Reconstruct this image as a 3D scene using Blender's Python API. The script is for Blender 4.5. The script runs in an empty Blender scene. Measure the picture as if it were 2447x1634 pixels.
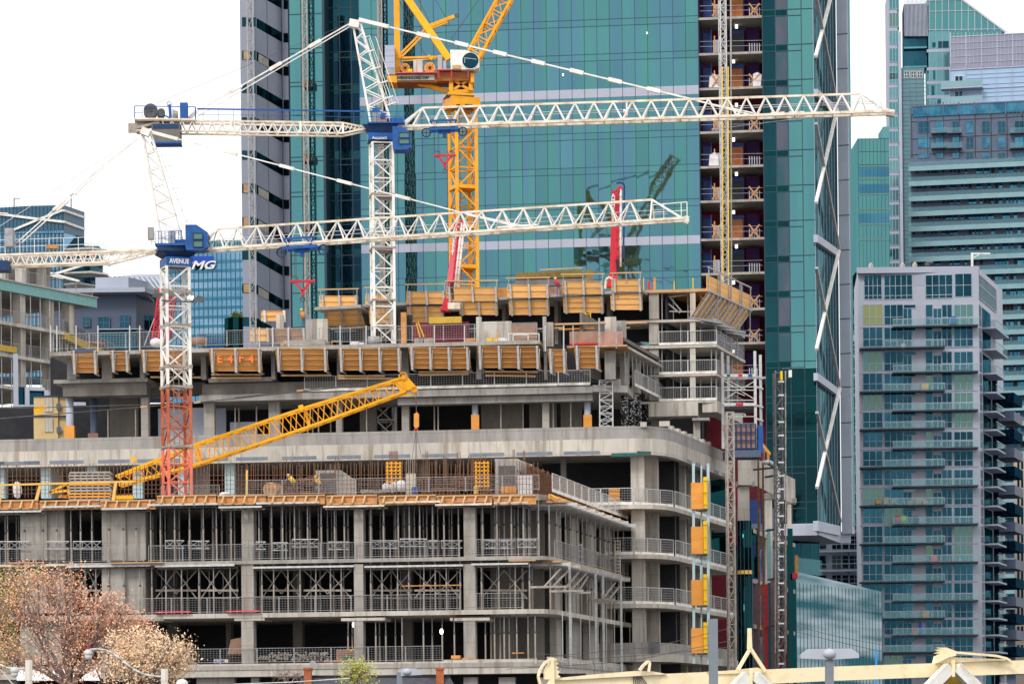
import bpy, math, random
from mathutils import Vector, Matrix
random.seed(7)
R = math.radians
# ---------------- camera, world, sun, exposure ----------------
FPX, CX, HOR, ROLL, CAMZ = 7000.0, 1223.5, 1745.0, 0.0105, 6.0
sc = bpy.context.scene
C = bpy.data.collections.new("scene"); sc.collection.children.link(C)
cam = bpy.data.cameras.new("camera"); cam.sensor_width = 36; cam.sensor_fit = 'HORIZONTAL'
cam.lens = 36 * FPX / 2447; cam.shift_y = (HOR - 817) / 2447
cam.clip_start = 1; cam.clip_end = 5000
co = bpy.data.objects.new("camera", cam); C.objects.link(co)
cr, sr = math.cos(ROLL), math.sin(ROLL)
co.matrix_world = Matrix(((cr, sr, 0, 0), (0, 0, -1, 0), (-sr, cr, 0, CAMZ), (0, 0, 0, 1)))
sc.camera = co
SUN_EL, SUN_AZ = 42, 205      # sun behind the camera to the left, behind cloud
w = bpy.data.worlds.new("World"); sc.world = w; w.use_nodes = True
nt = w.node_tree; nt.nodes.clear()
sky = nt.nodes.new('ShaderNodeTexSky'); sky.sky_type = 'NISHITA'; sky.sun_disc = False
sky.sun_elevation = R(SUN_EL); sky.sun_rotation = R(SUN_AZ); sky.air_density = 1.0; sky.dust_density = 3.0
hsv = nt.nodes.new('ShaderNodeHueSaturation'); hsv.inputs['Saturation'].default_value = 0.25
mixc = nt.nodes.new('ShaderNodeMixRGB'); mixc.inputs[0].default_value = 0.86
mixc.inputs[2].default_value = (9.6, 9.5, 9.35, 1)      # thick bright cloud over the blue
bg = nt.nodes.new('ShaderNodeBackground'); bg.inputs[1].default_value = 0.12
wo = nt.nodes.new('ShaderNodeOutputWorld')
nt.links.new(sky.outputs[0], hsv.inputs['Color']); nt.links.new(hsv.outputs[0], mixc.inputs[1])
nt.links.new(mixc.outputs[0], bg.inputs[0]); nt.links.new(bg.outputs[0], wo.inputs[0])
sl = bpy.data.lights.new("sun", 'SUN'); sl.energy = 1.5; sl.angle = R(14); sl.color = (1, .95, .88)
so = bpy.data.objects.new("sun", sl); C.objects.link(so); so.location = (0, -50, 150)
so.rotation_euler = (R(90 - SUN_EL), 0, R(-28))
sc.view_settings.view_transform = 'Standard'; sc.view_settings.look = 'None'
sc.view_settings.exposure = 0.27; sc.view_settings.gamma = 1
try:
    sc.cycles.max_bounces = 5; sc.cycles.diffuse_bounces = 3; sc.cycles.glossy_bounces = 3; sc.cycles.transparent_max_bounces = 8
except Exception: pass

# ---------------- photo pixel -> world ----------------
def ray(px, py):
    u = (px - CX) / FPX; v = (HOR - py) / FPX
    return u * cr + v * sr, v * cr - u * sr
def W(px, py, Y):
    a, b = ray(px, py); return Vector((Y * a, Y, CAMZ + Y * b))
def atz(px, py, z):
    a, b = ray(px, py); Y = (z - CAMZ) / b; return Vector((Y * a, Y, z))

class F:                       # a vertical facade plane; offsets o grow away from the viewer
    def __init__(s, p0, p1):
        s.p = Vector(p0); d = Vector(p1) - s.p; s.L = d.length; s.d = d / s.L; s.n = Vector((-s.d.y, s.d.x))
    def uv(s, px, py, o=0):
        a, b = ray(px, py); q = s.p + s.n * o
        t = (q.x * s.n.x + q.y * s.n.y) / (a * s.n.x + s.n.y)
        x, y = a * t, t
        return (x - q.x) * s.d.x + (y - q.y) * s.d.y, CAMZ + b * t
    def P(s, u, z, o=0):
        q = s.p + s.d * u + s.n * o; return Vector((q.x, q.y, z))
    def at(s, px, py, o=0):
        u, z = s.uv(px, py, o); return s.P(u, z, o)
    def box(s, mb, u0, u1, z0, z1, o0, o1):
        a = [s.P(u0, z0, o0), s.P(u1, z0, o0), s.P(u1, z0, o1), s.P(u0, z0, o1)]
        mb.hexa(a + [Vector((p.x, p.y, z1)) for p in a])
    def pb(s, mb, x0, y0, x1, y1, o0=0, o1=.3):
        ym, xm = (y0 + y1) / 2, (x0 + x1) / 2
        s.box(mb, s.uv(x0, ym, o0)[0], s.uv(x1, ym, o0)[0], s.uv(xm, y1, o0)[1], s.uv(xm, y0, o0)[1], o0, o1)

class MB:
    def __init__(s): s.v = []; s.f = []
    def add(s, vs, fs):
        b = len(s.v); s.v += [tuple(p) for p in vs]; s.f += [tuple(i + b for i in q) for q in fs]; return s
    def hexa(s, p):
        return s.add(p, [(0, 3, 2, 1), (4, 5, 6, 7), (0, 1, 5, 4), (1, 2, 6, 5), (2, 3, 7, 6), (3, 0, 4, 7)])
    def box(s, x0, x1, y0, y1, z0, z1):
        return s.hexa([(x0, y0, z0), (x1, y0, z0), (x1, y1, z0), (x0, y1, z0), (x0, y0, z1), (x1, y0, z1), (x1, y1, z1), (x0, y1, z1)])
    def beam(s, a, b, w=.1, h=None, up=(0, 0, 1)):
        a, b = Vector(a), Vector(b); h = h or w; d = (b - a)
        if d.length < 1e-5: return s
        d.normalize(); up = Vector(up)
        if abs(d.dot(up)) > .98: up = Vector((0, 1, 0))
        x = d.cross(up).normalized() * w / 2; y = x.cross(d).normalized() * h / 2
        return s.hexa([a - x - y, a + x - y, a + x + y, a - x + y, b - x - y, b + x - y, b + x + y, b - x + y])
    def tube(s, a, b, r, r2=None, n=8, cap=True):
        a, b = Vector(a), Vector(b); r2 = r if r2 is None else r2; d = (b - a)
        if d.length < 1e-6: return s
        d.normalize(); up = Vector((0, 0, 1)) if abs(d.z) < .95 else Vector((0, 1, 0))
        x = d.cross(up).normalized(); y = x.cross(d)
        vs = []
        for p, q in ((a, r), (b, r2)):
            for k in range(n):
                t = 2 * math.pi * k / n; vs.append(p + x * q * math.cos(t) + y * q * math.sin(t))
        fs = [(k, (k + 1) % n, n + (k + 1) % n, n + k) for k in range(n)]
        if cap: fs += [tuple(range(n))[::-1], tuple(range(n, 2 * n))]
        return s.add(vs, fs)
    def path(s, pts, r, n=6):
        for i in range(len(pts) - 1): s.tube(pts[i], pts[i + 1], r, n=n)
        return s
    def prism(s, poly, z0, z1):
        n = len(poly); vs = [(p[0], p[1], z0) for p in poly] + [(p[0], p[1], z1) for p in poly]
        return s.add(vs, [tuple(range(n))[::-1], tuple(range(n, 2 * n))] + [(i, (i + 1) % n, n + (i + 1) % n, n + i) for i in range(n)])
    def slab3(s, front, off):                # polygon of 3D points given thickness vector
        n = len(front); off = Vector(off); vs = [Vector(p) for p in front] + [Vector(p) + off for p in front]
        return s.add(vs, [tuple(range(n)), tuple(range(n, 2 * n))[::-1]] + [(i, n + i, n + (i + 1) % n, (i + 1) % n) for i in range(n)])
    def blob(s, c, rx, ry, rz, n=8, m=5, j=.15):
        vs = []; c = Vector(c)
        for i in range(1, m):
            ph = math.pi * i / m
            for k in range(n):
                th = 2 * math.pi * k / n; q = 1 + random.uniform(-j, j)
                vs.append(c + Vector((rx * math.sin(ph) * math.cos(th), ry * math.sin(ph) * math.sin(th), rz * math.cos(ph))) * q)
        t = len(vs); vs += [c + Vector((0, 0, rz)), c - Vector((0, 0, rz))]; fs = []
        for i in range(m - 2):
            for k in range(n): fs.append((i * n + k, (i + 1) * n + k, (i + 1) * n + (k + 1) % n, i * n + (k + 1) % n))
        for k in range(n): fs += [(t, k, (k + 1) % n), (t + 1, (m - 2) * n + (k + 1) % n, (m - 2) * n + k)]
        return s.add(vs, fs)
    def disc(s, c, axis, r, th, n=16):
        c, ax = Vector(c), Vector(axis).normalized() * th / 2; return s.tube(c - ax, c + ax, r, n=n)
    def ring(s, c, axis, r, w, n=14):
        c, ax = Vector(c), Vector(axis).normalized(); up = Vector((0, 0, 1)) if abs(ax.z) < .9 else Vector((1, 0, 0))
        x = ax.cross(up).normalized(); y = x.cross(ax); P = [c + (x * math.cos(2 * math.pi * k / n) + y * math.sin(2 * math.pi * k / n)) * r for k in range(n + 1)]
        for k in range(n): s.beam(P[k], P[k + 1], w, w)
        return s

ORG = {}
def mesh(mb, name, mat, org, smooth=False):
    me = bpy.data.meshes.new(name); o = org
    me.from_pydata([(v[0] - o[0], v[1] - o[1], v[2] - o[2]) for v in mb.v], [], mb.f)
    me.materials.append(mat)
    if smooth: me.polygons.foreach_set('use_smooth', [True] * len(me.polygons))
    me.update(); return me
SPLIT = {'brace', 'sheet_panels', 'purple_partition', 'blue_gate', 'white_sheeting', 'column_bands', 'side_windows', 'hook_block', 'sheaves', 'a_frame_leg', 'sill', 'tie_brackets', 'flange_ring', 'walers', 'strut', 'piston_rod', 'hoist_ropes', 'deck_beam', 'posts', 'bearer', 'roof', 'balcony_slab', 'unglazed_openings', 'board_infill', 'gate_bar', 'tie_anchor', 'white_hoarding'}
def comps(mb):
    p = list(range(len(mb.v)))
    def f(i):
        while p[i] != i: p[i] = p[p[i]]; i = p[i]
        return i
    for q in mb.f:
        for j in q[1:]: p[f(j)] = f(q[0])
    G = {}
    for q in mb.f: G.setdefault(f(q[0]), []).append(q)
    out = []
    for fs in G.values():
        ix = sorted({i for q in fs for i in q}); mp = {i: k for k, i in enumerate(ix)}; m = MB(); m.v = [mb.v[i] for i in ix]; m.f = [tuple(mp[i] for i in q) for q in fs]; out.append(m)
    return out
def part(mb, name, mat, parent, label=None, kind=None, smooth=False):
    if not mb.v: return None
    if name in SPLIT:
        cs = comps(mb)
        if 1 < len(cs) <= 22:
            for m_ in cs[1:]: _part(m_, name, mat, parent, label, kind, smooth)
            mb = cs[0]
    return _part(mb, name, mat, parent, label, kind, smooth)
def _part(mb, name, mat, parent, label=None, kind=None, smooth=False):
    org = ORG.get(parent.name, (0, 0, 0))
    ob = bpy.data.objects.new(name, mesh(mb, name, mat, org, smooth)); C.objects.link(ob); ob.parent = parent; ORG[ob.name] = org
    if label: ob['label'] = label
    if kind: ob['kind'] = kind
    return ob
def thing(name, label, cat, loc=(0, 0, 0), group=None, rotz=0, local=False):
    ob = bpy.data.objects.new(name, None); C.objects.link(ob); ob.location = loc; ob.rotation_euler = (0, 0, rotz)
    ob.empty_display_size = .5
    ob['label'] = label; ob['category'] = cat
    if group: ob['group'] = group
    ORG[ob.name] = (0, 0, 0) if local else tuple(loc)
    return ob
def solo(mb, name, mat, label=None, cat=None, group=None, kind=None, smooth=False):
    xs = [v[0] for v in mb.v]; ys = [v[1] for v in mb.v]; zs = [v[2] for v in mb.v]
    org = ((min(xs) + max(xs)) / 2, (min(ys) + max(ys)) / 2, min(zs))
    ob = bpy.data.objects.new(name, mesh(mb, name, mat, org, smooth)); C.objects.link(ob); ob.location = org; ORG[ob.name] = org
    if kind: ob['kind'] = kind
    if label: ob['label'] = label
    if cat: ob['category'] = cat
    if group: ob['group'] = group
    return ob
def dup(root, loc, rotz=0, scale=(1, 1, 1), label=None, group=None):
    def cp(o, par):
        c = o.copy(); C.objects.link(c); c.parent = par
        for ch in list(KIDS.get(o.name, [])): cp(ch, c)
        return c
    if root.name not in KIDS or True:
        for o in [root] + list(root.children_recursive): KIDS[o.name] = list(o.children)
    r = cp(root, None); r.location = loc; r.rotation_euler = (0, 0, rotz); r.scale = scale
    if label: r['label'] = label
    if group: r['group'] = group
    return r
KIDS = {}
def pdup(ob, d, parent, label=None):        # copy of a part moved by d
    c = ob.copy(); C.objects.link(c); c.parent = parent; c.location = Vector(ob.location) + Vector(d); ORG[c.name] = ORG[ob.name]
    if label: c['label'] = label
    return c
class Proto:                                # first use moves the prototype itself, later uses copy it
    def __init__(s, root): s.r = root; s.used = False
    def put(s, loc, rotz=0, scale=(1, 1, 1), label=None, group=None):
        if s.used: return dup(s.r, loc, rotz, scale, label, group)
        s.used = True; r = s.r; r.location = loc; r.rotation_euler = (0, 0, rotz); r.scale = scale
        if label: r['label'] = label
        if group: r['group'] = group
        return r
ONES = 'first second third fourth fifth sixth seventh eighth ninth tenth eleventh twelfth thirteenth fourteenth fifteenth sixteenth seventeenth eighteenth nineteenth twentieth'.split()
def nth(i):
    if i < 20: return ONES[i]
    t = {2: 'twenty', 3: 'thirty', 4: 'forty', 5: 'fifty', 6: 'sixty'}[(i + 1) // 10]
    r = (i + 1) % 10
    return t + '-' + ONES[r - 1] if r else t[:-1] + 'ieth'
def text(s, size, mat, parent, pos, xdir=(1, 0, 0), ydir=(0, 0, 1), name='lettering', ext=.01, bold=0, cx=False, shear=0, sx=1.0):
    cu = bpy.data.curves.new(name, 'FONT'); cu.body = s; cu.size = size; cu.extrude = ext; cu.offset = bold; cu.shear = shear
    cu.align_x = 'CENTER' if cx else 'LEFT'; cu.resolution_u = 3
    tmp = bpy.data.objects.new('tmp', cu); C.objects.link(tmp)
    bpy.context.view_layer.update()
    me = bpy.data.meshes.new_from_object(tmp.evaluated_get(bpy.context.evaluated_depsgraph_get()))
    bpy.data.objects.remove(tmp); bpy.data.curves.remove(cu)
    X, Yd = Vector(xdir).normalized(), Vector(ydir).normalized(); Z = X.cross(Yd); p = Vector(pos) - Vector(ORG[parent.name])
    for v in me.vertices:
        c = v.co.copy(); v.co = p + X * c.x * sx + Yd * c.y + Z * c.z
    me.materials.clear(); me.materials.append(mat); me.name = name
    ob = bpy.data.objects.new(name, me); C.objects.link(ob); ob.parent = parent; ORG[ob.name] = ORG[parent.name]
    return ob

# ---------------- materials ----------------
def srgb(r, g, b): return tuple((c / 255 / 12.92 if c <= 10 else ((c / 255 + .055) / 1.055) ** 2.4) for c in (r, g, b)) + (1,)
def pm(name, c, rough=.7, c2=None, scale=1.5, amt=.5, stretch=(1, 1, 1), metal=0, bump=0, dirt=None, dscale=.35, damt=.5, lo=.4, hi=.62, spec=.3, seam=None, drip=0):
    m = bpy.data.materials.new(name); m.use_nodes = True; n = m.node_tree; L = n.links
    b = n.nodes['Principled BSDF']; b.inputs['Roughness'].default_value = rough; b.inputs['Metallic'].default_value = metal
    b.inputs['Specular IOR Level'].default_value = spec
    c = c if len(c) == 4 else c + (1,)
    if c2 is None: c2 = tuple(x * .72 for x in c[:3]) + (1,)
    tc = n.nodes.new('ShaderNodeTexCoord'); mp = n.nodes.new('ShaderNodeMapping'); mp.inputs['Scale'].default_value = stretch
    L.new(tc.outputs['Object'], mp.inputs[0])
    no = n.nodes.new('ShaderNodeTexNoise'); no.inputs['Scale'].default_value = scale; no.inputs['Detail'].default_value = 6; no.inputs['Roughness'].default_value = .65
    L.new(mp.outputs[0], no.inputs[0])
    rp = n.nodes.new('ShaderNodeMapRange'); rp.inputs[1].default_value = lo; rp.inputs[2].default_value = hi; rp.inputs[4].default_value = amt
    L.new(no.outputs[0], rp.inputs[0])
    mx = n.nodes.new('ShaderNodeMixRGB'); mx.inputs[1].default_value = c; mx.inputs[2].default_value = c2 if len(c2) == 4 else c2 + (1,); L.new(rp.outputs[0], mx.inputs[0])
    out = mx.outputs[0]
    if dirt:
        n2 = n.nodes.new('ShaderNodeTexNoise'); n2.inputs['Scale'].default_value = dscale; n2.inputs['Detail'].default_value = 9; n2.inputs['Roughness'].default_value = .7
        L.new(mp.outputs[0], n2.inputs[0])
        r2 = n.nodes.new('ShaderNodeMapRange'); r2.inputs[1].default_value = .5; r2.inputs[2].default_value = .68; r2.inputs[4].default_value = damt; L.new(n2.outputs[0], r2.inputs[0])
        m2 = n.nodes.new('ShaderNodeMixRGB'); m2.inputs[2].default_value = dirt if len(dirt) == 4 else dirt + (1,); L.new(out, m2.inputs[1]); L.new(r2.outputs[0], m2.inputs[0]); out = m2.outputs[0]
    if name.startswith('plywood'):      # every sheet has weathered differently
        oi = n.nodes.new('ShaderNodeObjectInfo'); r4 = n.nodes.new('ShaderNodeMapRange'); r4.inputs[3].default_value = .76; r4.inputs[4].default_value = 1.08; L.new(oi.outputs['Random'], r4.inputs[0])
        m5 = n.nodes.new('ShaderNodeMixRGB'); m5.blend_type = 'MULTIPLY'; m5.inputs[0].default_value = 1; L.new(out, m5.inputs[1]); L.new(r4.outputs[0], m5.inputs[2]); out = m5.outputs[0]
    if seam:       # formwork sheet joints cast into the concrete
        sp = n.nodes.new('ShaderNodeSeparateXYZ'); L.new(tc.outputs['Object'], sp.inputs[0]); cb = n.nodes.new('ShaderNodeCombineXYZ'); ad = n.nodes.new('ShaderNodeMath'); ad.operation = 'ADD'
        L.new(sp.outputs[0], ad.inputs[0]); L.new(sp.outputs[1], ad.inputs[1]); L.new(ad.outputs[0], cb.inputs[0]); L.new(sp.outputs[2], cb.inputs[1])
        bk = n.nodes.new('ShaderNodeTexBrick'); bk.inputs['Scale'].default_value = 1; bk.inputs['Brick Width'].default_value = seam; bk.inputs['Row Height'].default_value = seam / 2; bk.inputs['Mortar Size'].default_value = .025; bk.inputs['Mortar Smooth'].default_value = .6
        bk.inputs['Color1'].default_value = (1, 1, 1, 1); bk.inputs['Color2'].default_value = (.86, .86, .87, 1); bk.inputs['Mortar'].default_value = (.6, .58, .56, 1); L.new(cb.outputs[0], bk.inputs['Vector'])
        mm = n.nodes.new('ShaderNodeMixRGB'); mm.blend_type = 'MULTIPLY'; mm.inputs[0].default_value = .8; L.new(out, mm.inputs[1]); L.new(bk.outputs[0], mm.inputs[2]); out = mm.outputs[0]
    if drip:       # rain streaks and rust runs
        m3 = n.nodes.new('ShaderNodeMapping'); m3.inputs['Scale'].default_value = (1.6, 1.6, .10); L.new(tc.outputs['Object'], m3.inputs[0]); n3 = n.nodes.new('ShaderNodeTexNoise'); n3.inputs['Scale'].default_value = 1.5; n3.inputs['Detail'].default_value = 8; L.new(m3.outputs[0], n3.inputs[0])
        r3 = n.nodes.new('ShaderNodeMapRange'); r3.inputs[1].default_value = .54; r3.inputs[2].default_value = .66; r3.inputs[4].default_value = drip; L.new(n3.outputs[0], r3.inputs[0])
        m4 = n.nodes.new('ShaderNodeMixRGB'); m4.inputs[2].default_value = (.2, .15, .11, 1); L.new(out, m4.inputs[1]); L.new(r3.outputs[0], m4.inputs[0]); out = m4.outputs[0]
    L.new(out, b.inputs['Base Color'])
    if bump:
        bp = n.nodes.new('ShaderNodeBump'); bp.inputs['Strength'].default_value = bump; bp.inputs['Distance'].default_value = .05
        L.new(no.outputs[0], bp.inputs['Height']); L.new(bp.outputs[0], b.inputs['Normal'])
    return m
def glass(name, base, refl, mix=.5, rough=.04, var=None, vscale=.25, stretch=(1, 1, .12), wav=.15, wscale=.35, vamt=1.0, tilt=0, cell=None):
    """opaque reflective curtain glass: tinted mirror over a coloured body"""
    m = bpy.data.materials.new(name); m.use_nodes = True; n = m.node_tree; L = n.links; n.nodes.remove(n.nodes['Principled BSDF'])
    o = n.nodes['Material Output']; tc = n.nodes.new('ShaderNodeTexCoord'); mp = n.nodes.new('ShaderNodeMapping'); mp.inputs['Scale'].default_value = stretch
    L.new(tc.outputs['Object'], mp.inputs[0])
    no = n.nodes.new('ShaderNodeTexNoise'); no.inputs['Scale'].default_value = vscale; no.inputs['Detail'].default_value = 3; L.new(mp.outputs[0], no.inputs[0])
    rp = n.nodes.new('ShaderNodeMapRange'); rp.inputs[1].default_value = .4; rp.inputs[2].default_value = .6; rp.inputs[4].default_value = vamt; L.new(no.outputs[0], rp.inputs[0])
    mx = n.nodes.new('ShaderNodeMixRGB'); mx.inputs[1].default_value = refl + (1,); mx.inputs[2].default_value = (var or refl) + (1,); L.new(rp.outputs[0], mx.inputs[0])
    g = n.nodes.new('ShaderNodeBsdfGlossy'); g.inputs['Roughness'].default_value = rough; L.new(mx.outputs[0], g.inputs[0])
    d = n.nodes.new('ShaderNodeBsdfDiffuse'); d.inputs[0].default_value = base + (1,)
    s = n.nodes.new('ShaderNodeMixShader'); s.inputs[0].default_value = mix; L.new(d.outputs[0], s.inputs[1]); L.new(g.outputs[0], s.inputs[2]); L.new(s.outputs[0], o.inputs[0])
    if wav:
        w2 = n.nodes.new('ShaderNodeTexNoise'); w2.inputs['Scale'].default_value = wscale; w2.inputs['Detail'].default_value = 2; L.new(tc.outputs['Object'], w2.inputs[0])
        bp = n.nodes.new('ShaderNodeBump'); bp.inputs['Strength'].default_value = wav; bp.inputs['Distance'].default_value = .1; L.new(w2.outputs[0], bp.inputs['Height']); L.new(bp.outputs[0], g.inputs['Normal'])
        if tilt:          # shading normal tilted to raise the mirrored crane; the panes stand plumb
            va = n.nodes.new('ShaderNodeVectorMath'); va.operation = 'ADD'; va.inputs[1].default_value = (0, 0, tilt); L.new(bp.outputs[0], va.inputs[0])
            vn = n.nodes.new('ShaderNodeVectorMath'); vn.operation = 'NORMALIZE'
            if cell:       # each pane sits a hair differently and has its own tint
                mc = n.nodes.new('ShaderNodeMapping'); mc.inputs['Location'].default_value = (-cell[0], cell[2], 0); mc.inputs['Rotation'].default_value = (R(90), 0, 0); L.new(tc.outputs['Object'], mc.inputs[0])
                bk = n.nodes.new('ShaderNodeTexBrick'); bk.offset = 0; bk.inputs['Scale'].default_value = 1; bk.inputs['Mortar Size'].default_value = 0; bk.inputs['Brick Width'].default_value = cell[1]; bk.inputs['Row Height'].default_value = cell[3]
                bk.inputs['Color1'].default_value = (0, 0, 0, 1); bk.inputs['Color2'].default_value = (1, 1, 1, 1); L.new(mc.outputs[0], bk.inputs['Vector'])
                vs = n.nodes.new('ShaderNodeVectorMath'); vs.operation = 'MULTIPLY_ADD'; vs.inputs[1].default_value = (.012, 0, .012); vs.inputs[2].default_value = (-.006, 0, -.006); L.new(bk.outputs[0], vs.inputs[0])
                v2 = n.nodes.new('ShaderNodeVectorMath'); v2.operation = 'ADD'; L.new(va.outputs[0], v2.inputs[0]); L.new(vs.outputs[0], v2.inputs[1]); L.new(v2.outputs[0], vn.inputs[0])
                t1 = n.nodes.new('ShaderNodeMapRange'); t1.inputs[3].default_value = .9; t1.inputs[4].default_value = 1.08; L.new(bk.outputs[0], t1.inputs[0])
                t2 = n.nodes.new('ShaderNodeMixRGB'); t2.blend_type = 'MULTIPLY'; t2.inputs[0].default_value = 1; L.new(mx.outputs[0], t2.inputs[1]); L.new(t1.outputs[0], t2.inputs[2]); L.new(t2.outputs[0], g.inputs[0])
            else: L.new(va.outputs[0], vn.inputs[0])
            L.new(vn.outputs[0], g.inputs['Normal'])
    return m
def clearglass(name, col, alpha=.35):
    m = bpy.data.materials.new(name); m.use_nodes = True; n = m.node_tree; L = n.links; n.nodes.remove(n.nodes['Principled BSDF'])
    t = n.nodes.new('ShaderNodeBsdfTransparent'); g = n.nodes.new('ShaderNodeBsdfGlossy'); g.inputs[0].default_value = col + (1,); g.inputs[1].default_value = .08
    s = n.nodes.new('ShaderNodeMixShader'); s.inputs[0].default_value = alpha; L.new(t.outputs[0], s.inputs[1]); L.new(g.outputs[0], s.inputs[2]); L.new(s.outputs[0], n.nodes['Material Output'].inputs[0])
    return m  # blue and green streaks paint reflections into the pane tint
def emis(name, col, st):
    m = bpy.data.materials.new(name); m.use_nodes = True; b = m.node_tree.nodes['Principled BSDF']
    b.inputs['Emission Color'].default_value = col + (1,); b.inputs['Emission Strength'].default_value = st; b.inputs['Base Color'].default_value = col + (1,); return m

M = {}
M['conc'] = pm('concrete', (.43, .40, .365), .9, (.335, .31, .285), 1.2, .8, (1, 1, .25), dirt=(.16, .15, .14), dscale=.5, damt=.55, bump=.15, seam=2.4, drip=.4)
M['conc_l'] = pm('concrete light', (.60, .56, .505), .9, (.475, .44, .395), .8, .8, (1, 1, .3), dirt=(.24, .22, .2), dscale=.6, damt=.6, bump=.15, seam=3.6, drip=.5)
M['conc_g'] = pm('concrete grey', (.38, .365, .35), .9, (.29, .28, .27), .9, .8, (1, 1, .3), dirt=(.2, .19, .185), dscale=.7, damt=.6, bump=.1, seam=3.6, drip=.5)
M['conc_d'] = pm('concrete dark', (.2, .185, .17), .9, (.14, .13, .12), .9, .8, (1, 1, .3), bump=.1)  # shade grey copy of the concrete, mostly puts interior shade into the colour
M['dark'] = pm('interior shade', (.02, .022, .028), .9, (.035, .035, .04), .6, .8)  # no tarp: near black puts the shade of deep interiors into the colour
M['patch'] = pm('blue grey patch', (.17, .20, .26), .8, (.24, .26, .3), 2, .8)
M['patchg'] = pm('green membrane', (.01, .10, .09), .7, (.03, .16, .13), 5, .8)
M['ply'] = pm('plywood', (.62, .29, .085), .75, (.50, .21, .055), 1.6, .9, (.35, .35, 3.2), dirt=(.25, .12, .035), dscale=.5, damt=.35)
M['ply_b'] = pm('plywood bright', (.86, .47, .16), .7, (.74, .37, .11), 1.2, .9, (.35, .35, 2.5), dirt=(.46, .28, .12), dscale=.9, damt=.55)
M['ply_o'] = pm('plywood orange', (.78, .34, .07), .7, (.66, .27, .05), 1.4, .8, (.5, .5, 1.5))
M['ply_p'] = pm('plywood pink brown', (.36, .22, .16), .75, (.26, .16, .12), 2, .8)
M['wood'] = pm('timber', (.60, .38, .2), .8, (.42, .25, .12), 2.5, .9, (.5, .5, 3))
M['wood_o'] = pm('timber orange', (.66, .30, .1), .8, (.4, .2, .08), 2.5, .9)
M['wood_y'] = pm('timber yellow', (.8, .52, .16), .8, (.7, .42, .1), 2.5, .7)
M['steel'] = pm('galvanised steel', (.38, .38, .39), .5, (.25, .25, .27), 3, .8, metal=.2)
M['steel_l'] = pm('bright steel', (.62, .63, .64), .5, (.45, .45, .45), 3, .8, metal=.1)
M['steel_d'] = pm('dark steel', (.07, .075, .085), .6, (.13, .12, .12), 3, .8)
M['steel_w'] = pm('weathered steel', (.40, .36, .32), .6, (.26, .22, .19), 2, .9)
M['rust'] = pm('rusty rebar', (.22, .115, .07), .9, (.12, .06, .04), 4, .9)
M['white'] = pm('white paint', (.86, .85, .83), .5, (.70, .67, .62), 1.4, .8, dirt=(.5, .38, .28), dscale=1.5, damt=.5)
M['cream'] = pm('cream paint', (.80, .74, .64), .5, (.64, .52, .38), 1.2, .9, dirt=(.42, .26, .15), dscale=1.2, damt=.5)
M['orange_r'] = pm('red brown paint', (.52, .13, .06), .6, (.34, .085, .045), 1.5, .9)
M['salmon'] = pm('salmon paint', (.78, .19, .12), .6, (.62, .15, .09), 1.5, .9)
M['yel'] = pm('crane yellow', (.90, .40, .012), .45, (.75, .30, .01), 1.2, .7, dirt=(.35, .13, .02), dscale=1.6, damt=.35)
M['yel_b'] = pm('boom yellow', (.95, .47, .01), .45, (.82, .37, .008), 1.2, .6)
M['brown'] = pm('brown orange deck', (.30, .09, .03), .6, (.42, .15, .03), 1.2, .9)
M['blue'] = pm('crane blue', (.012, .10, .36), .45, (.008, .07, .27), 1.5, .7, dirt=(.01, .05, .12), dscale=1.5, damt=.4)
M['blue_d'] = pm('dark blue', (.01, .045, .14), .5, (.008, .03, .09), 1.5, .7)
M['red'] = pm('red paint', (.62, .025, .05), .5, (.45, .015, .03), 2, .7)
M['pink'] = pm('faded red paint', (.78, .14, .17), .5, (.68, .10, .13), 1, .8)
M['pinkp'] = pm('faded pink board', (.66, .27, .24), .8, (.5, .25, .2), 2, .9)
M['ywall'] = pm('bright yellow', (.82, .5, .01), .6, (.7, .4, .01), 2, .6)
M['teal_ins'] = pm('teal insulation', (.23, .44, .44), .8, (.19, .38, .39), 2.5, .9)
M['yel_ins'] = pm('yellow insulation', (.55, .38, .06), .8, (.48, .3, .05), 2.5, .9)
M['pblue'] = pm('pale blue steel', (.42, .56, .6), .6, (.36, .5, .54), 2, .8)
M['tarpw'] = pm('white sacks', (.75, .73, .74), .8, (.6, .58, .6), 2, .8)
M['grey_p'] = pm('grey blue panel', (.36, .385, .48), .55, (.32, .345, .435), .12, .8, metal=.0)
M['grey_l'] = pm('light grey panel', (.42, .46, .55), .55, (.37, .40, .50), .3, .8)
M['slate'] = pm('slate panel', (.10, .13, .20), .6, (.08, .11, .17), .5, .8)
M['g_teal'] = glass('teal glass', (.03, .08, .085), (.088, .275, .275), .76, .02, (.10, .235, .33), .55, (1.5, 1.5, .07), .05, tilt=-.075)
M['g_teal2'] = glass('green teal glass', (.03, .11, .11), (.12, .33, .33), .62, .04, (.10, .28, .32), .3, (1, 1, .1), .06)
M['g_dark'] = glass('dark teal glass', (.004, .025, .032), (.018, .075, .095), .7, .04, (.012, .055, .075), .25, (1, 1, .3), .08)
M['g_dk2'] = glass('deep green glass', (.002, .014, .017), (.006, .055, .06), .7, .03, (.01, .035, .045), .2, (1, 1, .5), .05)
M['g_purp'] = glass('purple grey glass', (.03, .035, .05), (.14, .15, .2), .6, .05, (.05, .13, .15), .25, (1, 1, .4), .05)
M['g_blue'] = glass('blue glass', (.02, .09, .13), (.07, .22, .32), .7, .05, (.05, .17, .27), .2, (1, 1, 1), .05)
M['g_blue2'] = glass('pale blue glass', (.05, .14, .22), (.24, .42, .58), .7, .05, (.12, .28, .44), .12, (1, 1, 1.5), .05)
M['g_navy'] = glass('navy glass', (.002, .012, .028), (.01, .035, .06), .6, .05)
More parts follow.
